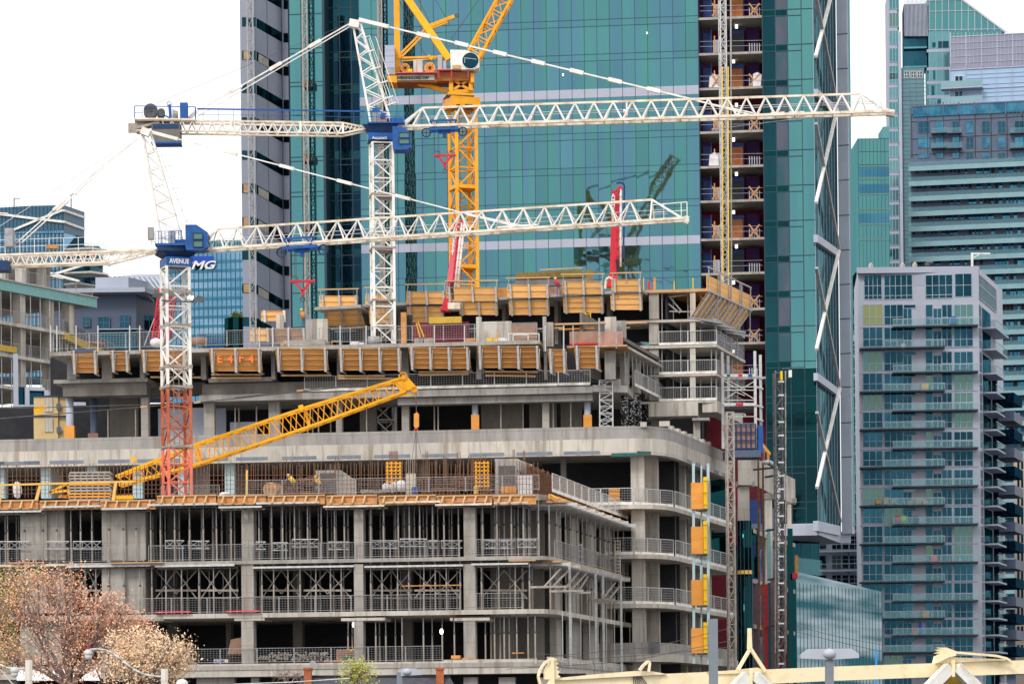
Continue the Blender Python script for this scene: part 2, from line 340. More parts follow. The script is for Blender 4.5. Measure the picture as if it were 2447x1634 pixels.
M['g_win'] = glass('apartment glass', (.010, .04, .06), (.032, .13, .185), .6, .05, (.015, .06, .095), .15, (1, 1, .6), .05)
M['g_cur'] = glass('curtained glass', (.09, .19, .18), (.12, .25, .26), .4, .08, (.14, .24, .19), .3, (3, 3, .1), 0)
M['g_cury'] = glass('yellow blind glass', (.24, .27, .12), (.22, .32, .2), .35, .08, (.28, .3, .14), .2, (2, 2, .2), 0)
M['g_dkw'] = glass('dark window glass', (.003, .015, .025), (.012, .055, .085), .6, .04, (.02, .09, .13), .3, (1, 1, .7), .05)
M['g_sky'] = glass('sky blue window', (.02, .11, .18), (.08, .30, .44), .55, .05, (.03, .14, .24), .4, (1, 1, 1), 0)
M['g_mint'] = glass('mint glass', (.08, .21, .23), (.17, .36, .40), .5, .1, (.13, .31, .36), .3, (1, 1, .5), 0)
M['clear'] = clearglass('clear glass rail', (.16, .34, .38), .18)
M['mull'] = pm('mullion', (.025, .055, .085), .5, (.02, .045, .07), 1, .5)
M['band'] = pm('spandrel band', (.40, .42, .52), .5, (.37, .39, .48), .5, .5)
M['mintband'] = pm('mint spandrel', (.22, .37, .42), .45, (.18, .32, .37), .5, .7)
M['night'] = pm('interior red', (.17, .014, .022), .8, (.09, .01, .025), .5, .9)
M['purple'] = pm('interior purple', (.08, .02, .10), .8, (.03, .02, .12), .5, .9)
M['iblue'] = pm('interior blue', (.015, .05, .20), .6, (.015, .035, .12), .8, .8)
M['beam_y'] = pm('pale yellow bridge paint', (.95, .82, .56), .4, (.93, .77, .48), .25, .8, dirt=(.62, .44, .2), dscale=2.2, damt=.45)
M['lampg'] = pm('lamp grey', (.44, .47, .54), .4, (.38, .41, .48), 1, .6)
M['pole'] = pm('pole grey', (.22, .25, .29), .5, (.17, .19, .23), 1, .6)
M['brick'] = pm('brick', (.50, .15, .06), .85, (.3, .09, .04), 6, .9)
M['shing'] = pm('shingle', (.09, .085, .105), .9, (.05, .05, .065), 5, .9, (.6, .6, 4))
M['bark'] = pm('bark', (.42, .31, .27), .9, (.1, .065, .055), 4, .9)
M['lf_o'] = pm('orange buds', (.93, .47, .25), .7, (.82, .33, .18), .6, .9)
M['lf_p'] = pm('pink tan buds', (.93, .66, .48), .7, (.82, .48, .34), .6, .9)
M['lf_g'] = pm('yellow green leaves', (.56, .55, .10), .7, (.38, .42, .07), .6, .9)
M['lf_w'] = pm('cream blossom', (.95, .76, .52), .7, (.85, .60, .38), .6, .9)
M['lf_k'] = pm('roof shrubs', (.22, .3, .06), .8, (.12, .2, .04), 1, .9)
M['black'] = pm('black', (.015, .017, .02), .6, (.03, .03, .035), 2, .6)
M['wtxt'] = pm('white lettering', (.8, .8, .8), .5, (.7, .7, .72), 2, .5)
M['gtxt'] = pm('green lettering', (.01, .07, .05), .5, (.01, .05, .04), 2, .5)
M['otxt'] = pm('orange spray', (.85, .20, .04), .7, (.7, .22, .05), 3, .9)
M['lamp_on'] = emis('lit lamp', (1, .95, .8), 3)
M['kblue'] = pm('sign blue', (.01, .07, .45), .4, (.01, .06, .4), 1, .5)
M['asph'] = pm('asphalt', (.06, .06, .06), .9, (.045, .045, .045), 1, .8)
M['beige'] = pm('tan box', (.62, .47, .24), .7, (.52, .38, .18), .8, .8)

# ---------------- lattice helpers ----------------
def lat4(mb_ch, mb_br, a, b, wv, hv, n, cw=.14, bw=.08, faces='xyXY', cross=False, ring=True):
    """lattice box from a to b; wv, hv are the full side vectors of the cross-section"""
    a, b, wv, hv = Vector(a), Vector(b), Vector(wv), Vector(hv)
    co4 = [(-.5, -.5), (.5, -.5), (.5, .5), (-.5, .5)]
    A = [a + wv * p + hv * q for p, q in co4]; B = [b + wv * p + hv * q for p, q in co4]
    for i in range(4): mb_ch.beam(A[i], B[i], cw)
    for k, (i, j) in enumerate(((0, 1), (1, 2), (2, 3), (3, 0))):
        for t in range(n):
            f0, f1 = t / n, (t + 1) / n
            p0, p1 = A[i].lerp(B[i], f0), A[i].lerp(B[i], f1); q0, q1 = A[j].lerp(B[j], f0), A[j].lerp(B[j], f1)
            if cross: mb_br.beam(p0, q1, bw); mb_br.beam(q0, p1, bw)
            else:
                if (t + k) % 2: mb_br.beam(p0, q1, bw)
                else: mb_br.beam(q0, p1, bw)
            if ring: mb_br.beam(p0, q0, bw)
        mb_br.beam(A[i].lerp(B[i], 1), A[j].lerp(B[j], 1), bw)
def jib3(ch, br, a0, a1, t0, t1, side, n, cw=.16, bw=.09, first=0.0):
    """triangular jib: bottom centre line a0->a1, top chord t0->t1, half width vector side"""
    a0, a1, t0, t1, side = map(Vector, (a0, a1, t0, t1, side))
    ch.beam(t0, t1, cw)
    for s in (-1, 1): ch.beam(a0 + side * s, a1 + side * s, cw * 1.25, cw * 1.25)
    for k in range(n):
        f0, fm, f1 = k / n, (k + .5) / n, (k + 1) / n
        T = t0.lerp(t1, fm)
        # bottom nodes under the top chord's span
        for s in (-1, 1):
            b0, b1 = a0.lerp(a1, f0) + side * s, a0.lerp(a1, f1) + side * s
            br.beam(b0, T, bw); br.beam(T, b1, bw)
        br.beam(a0.lerp(a1, f0) - side, a0.lerp(a1, f0) + side, bw * .8); br.beam(a0.lerp(a1, f0) - side, a0.lerp(a1, f1) + side, bw * .6)

# ---------------- prototypes ----------------
def make_post():
    r = thing('steel_prop', '', 'shoring prop', local=True)
    part(MB().tube((0, 0, 0), (0, 0, .62), .058, n=8), 'outer_tube', M['steel_w'], r, smooth=True)
    part(MB().tube((0, 0, .6), (0, 0, .985), .042, n=8), 'inner_tube', M['steel'], r, smooth=True)
    part(MB().box(-.1, .1, -.1, .1, .985, 1), 'head_plate', M['steel_w'], r)
    part(MB().tube((0, 0, .585), (0, 0, .62), .085, n=8), 'collar', M['steel_d'], r)
    return Proto(r)
def make_rail(kind):
    r = thing('safety_fence', '', 'safety fence', local=True); L = 2.4; H = 1.1
    f = MB(); w = .045 if kind else .034
    f.beam((0, 0, .02), (0, 0, H), w); f.beam((L, 0, .02), (L, 0, H), w); f.beam((0, 0, H), (L, 0, H), w); f.beam((0, 0, .12), (L, 0, .12), w)
    part(f, 'frame', M['steel_l'] if kind else M['steel'], r)
    g = MB()
    for k in range(1, 12): g.beam((L * k / 12, 0, .12), (L * k / 12, 0, H), .010)
    for k in range(1, 6): g.beam((0, 0, .12 + k * .163), (L, 0, .12 + k * .163), .010)
    part(g, 'wire_mesh', M['steel_l'] if kind else M['steel'], r)
    if kind: part(MB().beam((0, -.03, .1), (L, -.03, .1), .03, .2), 'toe_board', M['white'], r)
    return Proto(r)
def make_netrail():
    r = thing('safety_fence', '', 'safety fence', local=True); L = 2.4; H = 1.1; f = MB()
    for x in (0, L): f.beam((x, 0, 0), (x, 0, H), .05)
    f.beam((0, 0, H), (L, 0, H), .04); f.beam((0, 0, .55), (L, 0, .55), .03)
    part(f, 'frame', M['steel'], r)
    part(MB().box(.03, L - .03, .02, .03, .05, H - .1), 'netting', M['net'], r)
    return Proto(r)
def netmat():
    m = bpy.data.materials.new('debris netting'); m.use_nodes = True; n = m.node_tree; L = n.links; b = n.nodes['Principled BSDF']; b.inputs['Base Color'].default_value = (.12, .13, .16, 1)
    b.inputs['Alpha'].default_value = .55; return m
M['net'] = netmat()
POST = make_post(); RAILW = make_rail(1); RAILS = make_rail(0); RAILN = make_netrail()
def rail_run(proto, p0, p1, where, group, h=1.0, names='mesh barrier from left', n=None, skip=()):
    p0, p1 = Vector(p0), Vector(p1); d = p1 - p0; n = n or max(1, round(d.length / 2.5)); ang = math.atan2(d.y, d.x)
    for i in range(n):
        if i in skip: continue
        a = p0 + d * i / n
        proto.put(a, ang, (d.length / n * .98 / 2.4, 1, h), f"{nth(i)} {names} {where}", group)
# ================= ground =================
solo(MB().box(-1500, 1500, 20, 4000, -1, 0), 'ground', M['asph'], kind='structure')
solo(MB().box(-400, 400, 178, 192, 0, .004), 'road', M['asph'], kind='structure')
# ================= front concrete building under construction =================
FA = F((-50, 203.2), (2.6, 198)); FA2 = F((2.6, 198), (9.3, 227))
zA = lambda py: FA.uv(600, py)[1]
GA = 'floors of the front building'
BA = thing('concrete_building', 'nearest raw concrete building under construction, its open floors full of shoring posts', 'building', (-20, 200, 0))
def outA(i=0): return [(-50, 203.2 + i), (.8 - i, 198.15 + i), (2.2 - i, 198.4 + i), (3.0 - i, 199.6 + i), (9.3 - i, 227), (-50, 236)]
Z = dict(dk=(1191, 1204), s2=(1338, 1347), s1=(1464, 1475), pod=(1585, 1616))
for k, ins in (('dk', .25), ('s2', 0), ('s1', -.05), ('pod', -.25)):
    part(MB().prism(outA(ins), zA(Z[k][1]), zA(Z[k][0])), 'floor_slab' if k != 'pod' else 'podium_slab', M['conc_l'] if k in ('s1', 'pod') else M['conc'], BA)
part(MB().prism([(p[0], p[1]) for p in outA(-.32)[:5]] + [(9.0, 227), (-50, 203.6)][::1], zA(1600), zA(1589)), 'podium_edge', M['conc'], BA)
# low parapet on the podium, right part
m = MB(); FA.pb(m, 1060, 1574, 1283, 1586, -.2, .1); part(m, 'parapet', M['conc_l'], BA)
m = MB(); u1 = FA2.uv(1310, 1585)[0]; FA2.box(m, u1, 30, zA(1616), zA(1578), -.25, .1); part(m, 'parapet', M['conc_l'], BA)
# columns
for x0, x1 in ((577, 606), (846, 868), (1108, 1136)):
    for (ya, yb, o) in ((1204, 1338, .25), (1347, 1464, .12), (1475, 1588, .02)):
        m = MB(); FA.pb(m, x0, ya, x1, yb, o, o + 1.1); part(m, 'column', M['conc'], BA)
for x0, x1 in ((400, 425), (540, 552), (700, 722), (960, 985)):      # second row deeper inside
    for (ya, yb) in ((1204, 1338), (1347, 1464), (1475, 1588)):
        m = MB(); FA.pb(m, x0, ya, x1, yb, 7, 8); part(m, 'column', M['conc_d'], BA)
for x0, x1 in ((48, 112), (112, 155), (243, 300), (300, 348)):
    for (ya, yb) in ((1204, 1338), (1347, 1464), (1475, 1588)):
        o = .5 if x0 in (48, 243) else .8
        m = MB(); FA.pb(m, x0 + .5, ya, x1 - .5, yb, o, o + .35); part(m, 'wall', M['conc'], BA)
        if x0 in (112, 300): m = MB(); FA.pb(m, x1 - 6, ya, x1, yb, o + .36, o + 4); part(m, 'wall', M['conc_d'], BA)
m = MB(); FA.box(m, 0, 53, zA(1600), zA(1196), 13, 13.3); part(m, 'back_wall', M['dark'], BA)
# cross walls seen along the receding side
for u, wd in ((7, 1.4), (12.5, 2.4), (18.5, 2.6), (25, 2.4)):
    for (ya, yb) in ((1204, 1338), (1347, 1464), (1475, 1588)):
        m = MB(); FA2.box(m, u, u + wd, zA(yb), zA(ya), 1.0, 1.5); part(m, 'wall', M['conc'], BA)
    for (ya, yb) in ((1204, 1338), (1347, 1464), (1475, 1588)):
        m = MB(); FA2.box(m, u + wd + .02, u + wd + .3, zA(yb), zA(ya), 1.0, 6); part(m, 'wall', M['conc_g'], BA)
for (ya, yb) in ((1204, 1338), (1347, 1464), (1475, 1588)):
    for x0, x1 in ((1172, 1230), (1262, 1300)):
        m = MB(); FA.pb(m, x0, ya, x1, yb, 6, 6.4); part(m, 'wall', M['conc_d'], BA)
# storey below podium: piers and dark openings
for x0, x1 in ((0, 40), (150, 170), (470, 560), (600, 618), (1108, 1141), (1192, 1231), (1290, 1330)):
    m = MB(); FA.pb(m, x0, 1617, x1, 1700, .4, 1.2); part(m, 'pier', M['conc'], BA)
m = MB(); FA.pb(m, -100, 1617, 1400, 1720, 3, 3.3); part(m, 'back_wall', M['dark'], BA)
# drop beams under first floor slab
for x0, x1 in ((560, 632), (815, 920), (1085, 1170), (330, 390), (1075, 1082)):
    m = MB(); FA.pb(m, x0, 1475.2, x1, 1482, -.02, 3); part(m, 'drop_panel', M['conc_l'], BA)

# ---- shoring posts ----
bays = [('at the far left edge', -20, 46), ('between the pale walls', 163, 241), ('at the first pale wall', 52, 152), ('at the second pale wall', 250, 345), ('left of column one', 356, 574), ('left of column two', 614, 842), ('left of column three', 878, 1104), ('right of column three', 1146, 1290)]
rows = {0: [.5, 2.6, 5.0], 1: [.4, 3.2]}
def posts_front(lev, ya, yb, storey):
    z1, z0 = zA(ya), zA(yb); h = z1 - z0
    for bi, (bn, x0, x1) in enumerate(bays):
        cnt = 0
        for ri, o in enumerate(rows[lev]):
            if bi in (2, 3) and ri > 0: continue
            step = (30, 27, 31)[ri] if lev == 0 else (34, 27)[ri]
            if bi in (2, 3): step = 38
            x = x0 + random.uniform(3, 12)
            while x < x1:
                u = FA.uv(x, (ya + yb) / 2, o)[0]; p = FA.P(u, z0, o)
                rw = ('front', 'second', 'third')[ri]
                POST.put(p, random.uniform(0, 3), (1, 1, h), f"{nth(cnt)} prop in the {rw} row {storey}, {bn}", 'steel shoring posts')
                cnt += 1; x += step * random.uniform(.75, 1.25)
            cnt = 0
posts_front(0, 1204, 1338, 'under the top deck'); posts_front(1, 1347, 1464, 'on the first slab')
for lev, (ya, yb, st) in enumerate(((1204, 1338, 'under the top deck'), (1347, 1464, 'on the first slab'))):
    z1, z0 = zA(ya), zA(yb)
    for ri, o in enumerate((.3, 2.2)):
        for k in range(16 if ri == 0 else 13):
            u = 2.0 + k * (1.75 if ri == 0 else 2.1) + random.uniform(-.4, .4)
            if u > 29: continue
            POST.put(FA2.P(u, z0, o), k, (1.1, 1.1, z1 - z0), f"{nth(k)} {('outer', 'inner')[ri]} prop from the corner, {st}, receding right side", 'steel shoring posts')
for x, o, i in ((832, 1, 0), (842, 1.4, 1), (898, .5, 2), (907, 2, 3), (922, 1, 4), (945, 2, 5), (961, .4, 6), (1012, .6, 7), (1033, 2, 8), (1057, 1, 9), (1086, .5, 10), (1160, 1, 11), (1173, 2, 12), (1182, .8, 13), (1195, 2, 14), (1205, .6, 15), (1217, 1.5, 16), (1235, .7, 17), (1262, 1, 18), (1279, .5, 19)):
    u = FA.uv(x, 1530, o)[0]; POST.put(FA.P(u, zA(1585), o), i, (1, 1, zA(1475) - zA(1585)), f"grey steel shoring post on the podium, {nth(i)} from the left", 'steel shoring posts')
# tall thin poles clamped outside the receding side
for k in range(9):
    u = 2.6 + k * 3.1; m = MB(); a = FA2.P(u, zA(1610), -.35); m.tube(a, Vector((a.x, a.y, zA(1470))), .03, n=6)
    solo(m, 'scaffold_tube', M['steel_l'], f"{nth(k)} thin scaffold tube from the corner beside the bottom right storey", 'scaffold tube', 'scaffold tubes by the bottom right storey')
for k, u in enumerate((4.7, 13.8, 16.6, 23.5)):
    m = MB(); a = FA2.P(u, zA(1600), -.45); m.beam(a, Vector((a.x, a.y, zA(1345))), .17)
    solo(m, 'steel_upright', M['steel_l'], f"{nth(k)} pale square upright from the corner up the front building's right side", 'upright', 'pale uprights on the right side')
# ---- formwork tables (aluminium beams + joists) under deck and second slab ----
def table(x0, x1, yb, i, storey, o0=-.5, len_=4.2, tim=False):
    r = thing('formwork_table', f"{nth(i)} slab formwork from the left, grey beams poking out {storey}", 'formwork', FA.at(x0, yb), 'slab formwork tables')
    m = MB(); FA.pb(m, x0, yb - 4.5, x1, yb, o0, o0 + .18); part(m, 'edge_beam', M['cream'] if random.random() < .3 else M['steel_l'], r)
    m = MB(); n = max(3, int((x1 - x0) / 15))
    for k in range(n): xx = x0 + (x1 - x0) * (k + .5) / n; FA.pb(m, xx - 3, yb - 4, xx + 3, yb + 1, o0 + .2, o0 + len_)
    part(m, 'joists', M['steel_d'], r)
    m = MB(); FA.pb(m, x0 + 5, yb + 1.2, x1 + 8, yb + 5.5, o0 + 1.0, o0 + 1.2); FA.pb(m, x0 + 5, yb + 1.2, x1 + 8, yb + 5.5, o0 + 3.8, o0 + 4.0); part(m, 'bearer', M['steel_w'], r)
for i, (a, b, y, o) in enumerate(((-30, 98, 1224, -.9), (100, 240, 1212, -.6), (243, 350, 1217, -.8), (352, 520, 1207, -.5), (522, 625, 1213, -.8), (612, 762, 1203, -.5), (772, 918, 1211, -.8), (921, 1052, 1201, -.5), (1040, 1175, 1207, -.8), (1180, 1262, 1203, -.4))):
    table(a, b, y, i, 'under the top deck edge', o)
for i, (a, b, y, o) in enumerate(((-30, 155, 1353, -.15), (160, 360, 1354, -.1), (370, 560, 1353, -.1), (604, 845, 1356, -.1), (870, 1106, 1354, -.1), (1126, 1262, 1349, -.4))):
    table(a, b, y, i, 'under the second slab', o)
for k in range(9):
    u = 1.5 + k * 3.1; z = zA(1204); r = thing('formwork_table', f"{nth(k)} beam stack from the corner under the deck's receding right edge", 'formwork', FA2.P(u, z - .5, 0), 'side formwork beams')
    m = MB(); FA2.box(m, u, u + 2.6, z - .16, z - .02, -.9, .8); part(m, 'decking', M['wood'], r)
    m = MB(); FA2.box(m, u + .4, u + .62, z - .36, z - .17, -1.6, 2.5); FA2.box(m, u + 1.9, u + 2.12, z - .36, z - .17, -1.3, 2.5); part(m, 'bearer', M['steel_l'], r)
for k in range(8):
    u = 1.5 + k * 3.1; z = zA(1347); r = thing('formwork_table', f"{nth(k)} beam stack from the corner under the second slab's receding edge", 'formwork', FA2.P(u, z - .5, 0), 'side formwork beams')
    m = MB(); FA2.box(m, u, u + 2.6, z - .14, z - .02, -.5, .8); part(m, 'decking', M['wood'], r)
    m = MB(); FA2.box(m, u + .4, u + .6, z - .34, z - .15, -1.1, 2.5); FA2.box(m, u + 1.9, u + 2.1, z - .34, z - .15, -.8, 2.5); part(m, 'bearer', M['steel_l'], r)
# ---- deck edge form: timber board with raking braces ----
xs = [-40, 95, 240, 375, 520, 640, 780, 905, 1045, 1180, 1285]
for i in range(10):
    x0, x1 = xs[i], xs[i + 1] - 4; r = thing('edge_form', f"{nth(i)} orange braced timber edge form from the left on the deck", 'edge form', FA.at(x0, 1203), 'deck edge forms')
    yt, yb = 1184, 1204
    if i < 3: yt, yb = 1196, 1216
    m = MB(); FA.pb(m, x0, yt, x1, yb, .0, .06); part(m, 'board', M['wood_o'], r)
    m = MB(); FA.pb(m, x0, yt - 2, x1, yt + 1.5, -.12, -.005); FA.pb(m, x0, yb - 2, x1, yb + 1, -.4, -.005); part(m, 'rail', M['wood'], r)
    m = MB(); n = int((x1 - x0) / 26)
    for k in range(n):
        x = x0 + 10 + k * 26; a = FA.at(x, yb - 1, -.55); b = FA.at(x + 5, yt + 1, -.1); m.beam(a, b, .12, .12)
    part(m, 'brace', M['wood'], r)
m = MB()
for k in range(12): u = 1 + k * 2.3; m.beam(FA2.P(u, zA(1201), -.5), FA2.P(u, zA(1192), 0), .1)
e = thing('edge_form', 'orange timber edge form running down the deck\'s receding right side', 'edge form', FA2.P(1, zA(1203), 0), 'deck edge forms')
part(m, 'brace', M['wood_y'], e); m = MB(); FA2.box(m, .5, 29, zA(1203), zA(1191), 0, .08); part(m, 'board', M['ply_o'], e)
# plank platforms + pink strips
for i, (a, b, y, mt, nm) in enumerate(((20, 105, 1345, 'pinkp', 'pink strip lying on the second slab edge at far left'), (800, 890, 1204, 'pinkp', 'faded pink plank on the deck edge left of the third column'), (1085, 1160, 1199, 'pinkp', 'pink board along the deck edge at the third column'), (262, 390, 1345, 'wood', 'pale timber plank on the second slab edge near the left walls'), (370, 455, 1463, 'pink', 'red strip on the first slab edge right of the left walls'), (540, 620, 1461, 'pink', 'red strip on the first slab edge at the first column'), (1215, 1280, 1340, 'wood', 'small timber planks stacked on the slab below the corner'))):
    m = MB(); FA.pb(m, a, y - 3, b, y, -.35, -.1); solo(m, 'plank', M[mt], nm, 'plank')
# guard rails
z = zA(1338); rail_run(RAILS, FA.P(FA.uv(355, 1338)[0], z, .05), FA.P(FA.uv(1100, 1338)[0], z, .05), 'on the second slab, between the left walls and third column', 'steel guard panels on the front building', 1.0)
rail_run(RAILS, FA.P(FA.uv(0, 1338)[0], z, .05), FA.P(FA.uv(345, 1338)[0], z, .05), 'on the second slab before the pale left walls', 'steel guard panels on the front building', .95)
rail_run(RAILS, FA.P(FA.uv(1138, 1338)[0], z, .02), FA.P(FA.uv(1290, 1338)[0], z, .02), 'on the second slab right of the third column', 'steel guard panels on the front building', 1.05)
rail_run(RAILS, FA2.P(2, z, .02), FA2.P(29, z, .02), 'down the receding side of the second slab', 'side guard panels on the front building', 1.05)
z = zA(1464); rail_run(RAILS, FA.P(FA.uv(240, 1464)[0], z, .05), FA.P(FA.uv(1100, 1464)[0], z, .05), 'on the first slab, left of the third column', 'steel guard panels on the front building', 1.0)
rail_run(RAILS, FA.P(FA.uv(1138, 1464)[0], z, .02), FA.P(FA.uv(1250, 1464)[0], z, .02), 'on the first slab right of the third column', 'steel guard panels on the front building', 1.0)
z = zA(1585); rail_run(RAILS, FA.P(FA.uv(440, 1585)[0], z, -.1), FA.P(FA.uv(1060, 1585)[0], z, -.1), 'on the podium edge', 'steel guard panels on the front building', .95)
z = zA(1191) + .2; rail_run(RAILS, FA.P(FA.uv(588, 1190)[0], z, .1), FA.P(FA.uv(1290, 1190)[0], z, .1), 'on the top deck edge, right of the tower crane', 'steel guard panels on the front building', .95)
rail_run(RAILS, FA.P(FA.uv(385, 1190)[0], z, .1), FA.P(FA.uv(525, 1190)[0], z, .1), 'on the top deck edge at the tower crane foot', 'steel guard panels on the front building', .7)
rail_run(RAILW, FA2.P(1.5, z, .02), FA2.P(29, z, .02), 'down the receding side of the top deck', 'side guard panels on the front building', 1.15)
# shoring frames: ledgers with X bracing on second and first levels
for i, (a, b, y, o) in enumerate(((0, 70, 1302, .3), (112, 165, 1302, .3), (175, 242, 1302, .2), (395, 440, 1300, .6), (450, 500, 1301, .6), (612, 635, 1303, .3), (652, 688, 1305, .5), (698, 760, 1297, .3), (785, 835, 1303, 1.2), (885, 950, 1300, 1.2), (956, 1020, 1296, .2), (1025, 1045, 1300, .5), (1055, 1105, 1300, 1), (1150, 1230, 1300, .8), (1236, 1282, 1298, .3))):
    r = thing('cross_brace_set', f"{nth(i)} cross-braced ledger from the left between props under the deck", 'shoring frame', FA.at(a, y + 9, o), 'cross-braced ledger frames')
    m = MB()
    for yy in (y - 9, y + 9): m.beam(FA.at(a, yy, o), FA.at(b, yy, o), .05)
    part(m, 'ledger', M['steel_l'], r); m = MB(); n = max(1, int((b - a) / 22))
    for k in range(n):
        xa, xb = a + (b - a) * k / n, a + (b - a) * (k + 1) / n
        m.beam(FA.at(xa, y + 9, o), FA.at(xb, y - 9, o), .035); m.beam(FA.at(xa, y - 9, o), FA.at(xb, y + 9, o), .035); m.beam(FA.at(xa, y - 9, o), FA.at(xa, y + 9, o), .035)
    part(m, 'brace', M['steel'], r)
for i, (x0, x1) in enumerate(((180, 240), (372, 470), (480, 570), (625, 720), (726, 840), (885, 985), (990, 1100), (1150, 1260))):
    r = thing('cross_brace_set', f"{nth(i)} tall cross-braced frame from the left on the first slab", 'shoring frame', FA.at(x0, 1464, 1.2), 'tall shoring frames')
    m = MB(); o = 1.0 + (i % 2) * .8; xm = (x0 + x1) / 2
    m.beam(FA.at(x0, 1430, o), FA.at(xm, 1362, o), .07); m.beam(FA.at(x1, 1430, o), FA.at(xm, 1362, o), .07); m.beam(FA.at(x0, 1362, o), FA.at(xm, 1418, o), .06); m.beam(FA.at(x1, 1362, o), FA.at(xm, 1418, o), .06)
    part(m, 'brace', M['steel_w'], r); m = MB(); m.beam(FA.at(x0, 1410, o), FA.at(x1, 1410, o), .13); m.beam(FA.at(x0, 1428, o), FA.at(x1, 1428, o), .05); part(m, 'ledger', M['steel_w'], r)
# raking outriggers on the receding side
for i, (x0, y0, x1, y1) in enumerate(((1300, 1402, 1340, 1358), (1320, 1402, 1360, 1360), (1345, 1412, 1385, 1364), (1362, 1412, 1402, 1368), (1380, 1416, 1405, 1376), (1438, 1432, 1470, 1392), (1452, 1436, 1485, 1394))):
    r = thing('outrigger', f"{nth(i)} raking steel outrigger from the corner under the second slab's right side", 'outrigger', FA2.at(x0, y0, -.5), 'raking outriggers')
    m = MB(); a = FA2.at(x0, y0, -.9); b = FA2.at(x1, y1, -.3); m.beam(a, b, .1); part(m, 'brace', M['steel_w'], r)
    m = MB(); m.beam(a - Vector((.9, 0, 0)), a + Vector((.9, -.4, 0)), .18, .14); part(m, 'beam', M['steel_w'], r)
# small stuff on podium & slabs
def crate(x0, y0, x1, y1, o, d, mat, name, label, cat, grp=None):
    m = MB(); FA.pb(m, x0, y0, x1, y1, o, o + d); return solo(m, name, M[mat], label, cat, grp)
r = thing('panel_stack', 'orange plywood panels with a white printed sign stacked on the podium at lower left', 'panel stack', FA.at(505, 1587, .4))
m = MB()
for k in range(5): FA.pb(m, 507 + k % 2, 1585 - k * 4.2, 560 - k % 3, 1581.4 - k * 4.2 + 3.5, .3, 1.4)
part(m, 'panel', M['ply_p'], r)
m = MB(); FA.pb(m, 511, 1574.5, 545, 1583, .22, .26); part(m, 'sign_plate', M['white'], r)
text('ALUMA', .22, M['kblue'], r, FA.at(512, 1581.5, .2), FA.d.to_3d(), (0, 0, 1), bold=.008)
m = MB()
for k in range(6): FA.pb(m, 562 + (k % 2) * 2, 1585 - k * 4, 600 - (k % 3), 1584.5 - k * 4 - 3 + 3.4, .3, 1.3)
solo(m, 'timber_stack', M['ply_o'], 'stack of bright orange timber at the foot of the first column on the podium', 'timber stack')
m = MB(); m.slab3([FA.at(543, 1562, .8), FA.at(577, 1562, .8), FA.at(577, 1522, .9), FA.at(552, 1527, .9)], (0, .2, 0)); solo(m, 'corrugated_sheets', M['ply_p'], 'reddish corrugated sheets leaning beside the first column on the podium', 'sheets')
m = MB(); m.slab3([FA.at(402, 1562, 2.8), FA.at(436, 1562, 2.8), FA.at(436, 1536, 2.9), FA.at(400, 1536, 2.9)], (0, .2, 0)); solo(m, 'dark_board', M['conc_d'], 'dark brown board standing inside the lowest open floor', 'board')
m = MB(); random.seed(3)
for k in range(170):
    x = random.uniform(645, 790); y = 1576 - random.random() ** 1.3 * 17; p = FA.at(x, y, random.uniform(.3, 1.3)); a = random.uniform(-.5, .5)
    m.tube(p, p + Vector((a * .3, -.35, random.uniform(-.1, .1))), .06, n=6)
for k in range(12): p = FA.at(617 + k * 2.4, 1574 - (k % 3) * 3, .5); m.tube(p, p + Vector((.1, -.4, 0)), .06, n=6)
solo(m, 'pipe_pile', M['steel_w'], 'heap of stacked grey scaffold tubes showing their ends on the podium', 'pipe pile')
m = MB()
for k in range(5): FA.pb(m, 803, 1575 - k * 5, 857, 1571 - k * 5, .6, 1.6)
r = solo(m, 'brick_pallet', M['ply_p'], 'brown bundles stacked on a timber pallet at the second column', 'pallet load')
crate(826, 1550, 846, 1556, .7, .6, 'ply_o', 'orange_box', 'small orange box on top of the brown bundles', 'box')
crate(820, 1568, 858, 1575, .4, .15, 'patchg', 'green_wrap', 'green wrap on the lower front of the brown bundles', 'wrap')
crate(774, 1576, 862, 1580, .2, 1.4, 'wood', 'pallet', 'flat timber pallet under the brown bundles', 'pallet')
crate(1078, 1565, 1100, 1573, .3, .8, 'ply_o', 'timber_stack', 'short orange timber stack left of the third column on the podium', 'timber stack')
crate(1104, 1571, 1138, 1574, -.1, .2, 'wood_o', 'plank', 'orange planks at the foot of the third column', 'plank')
crate(1223, 1558, 1252, 1560.5, .2, .3, 'wood_o', 'plank', 'thin orange plank resting on the podium rail near the corner', 'plank')
crate(960, 1397, 1102, 1399.5, -.02, .15, 'wood_o', 'plank', 'long orange plank tied across posts between second and third columns', 'plank')
for i, (x, y) in enumerate(((1055, 1508), (846, 1492))):
    r = thing('work_lamp', ('lit white work lamp inside the lowest floor right of the second column', 'round work lamp under the slab at the second column')[i], 'lamp', FA.at(x, y, .9))
    part(MB().blob(FA.at(x, y, .9), .13, .13, .2, j=0), 'bulb', M['lamp_on'], r); part(MB().beam(FA.at(x, y - 3, .9), FA.at(x, y - 30, .9), .03), 'cord', M['black'], r)
# ---- on the deck ----
DZ = zA(1191)
def dk(x, Y): a, b = ray(x, 1180); return Vector((Y * a, Y, DZ))
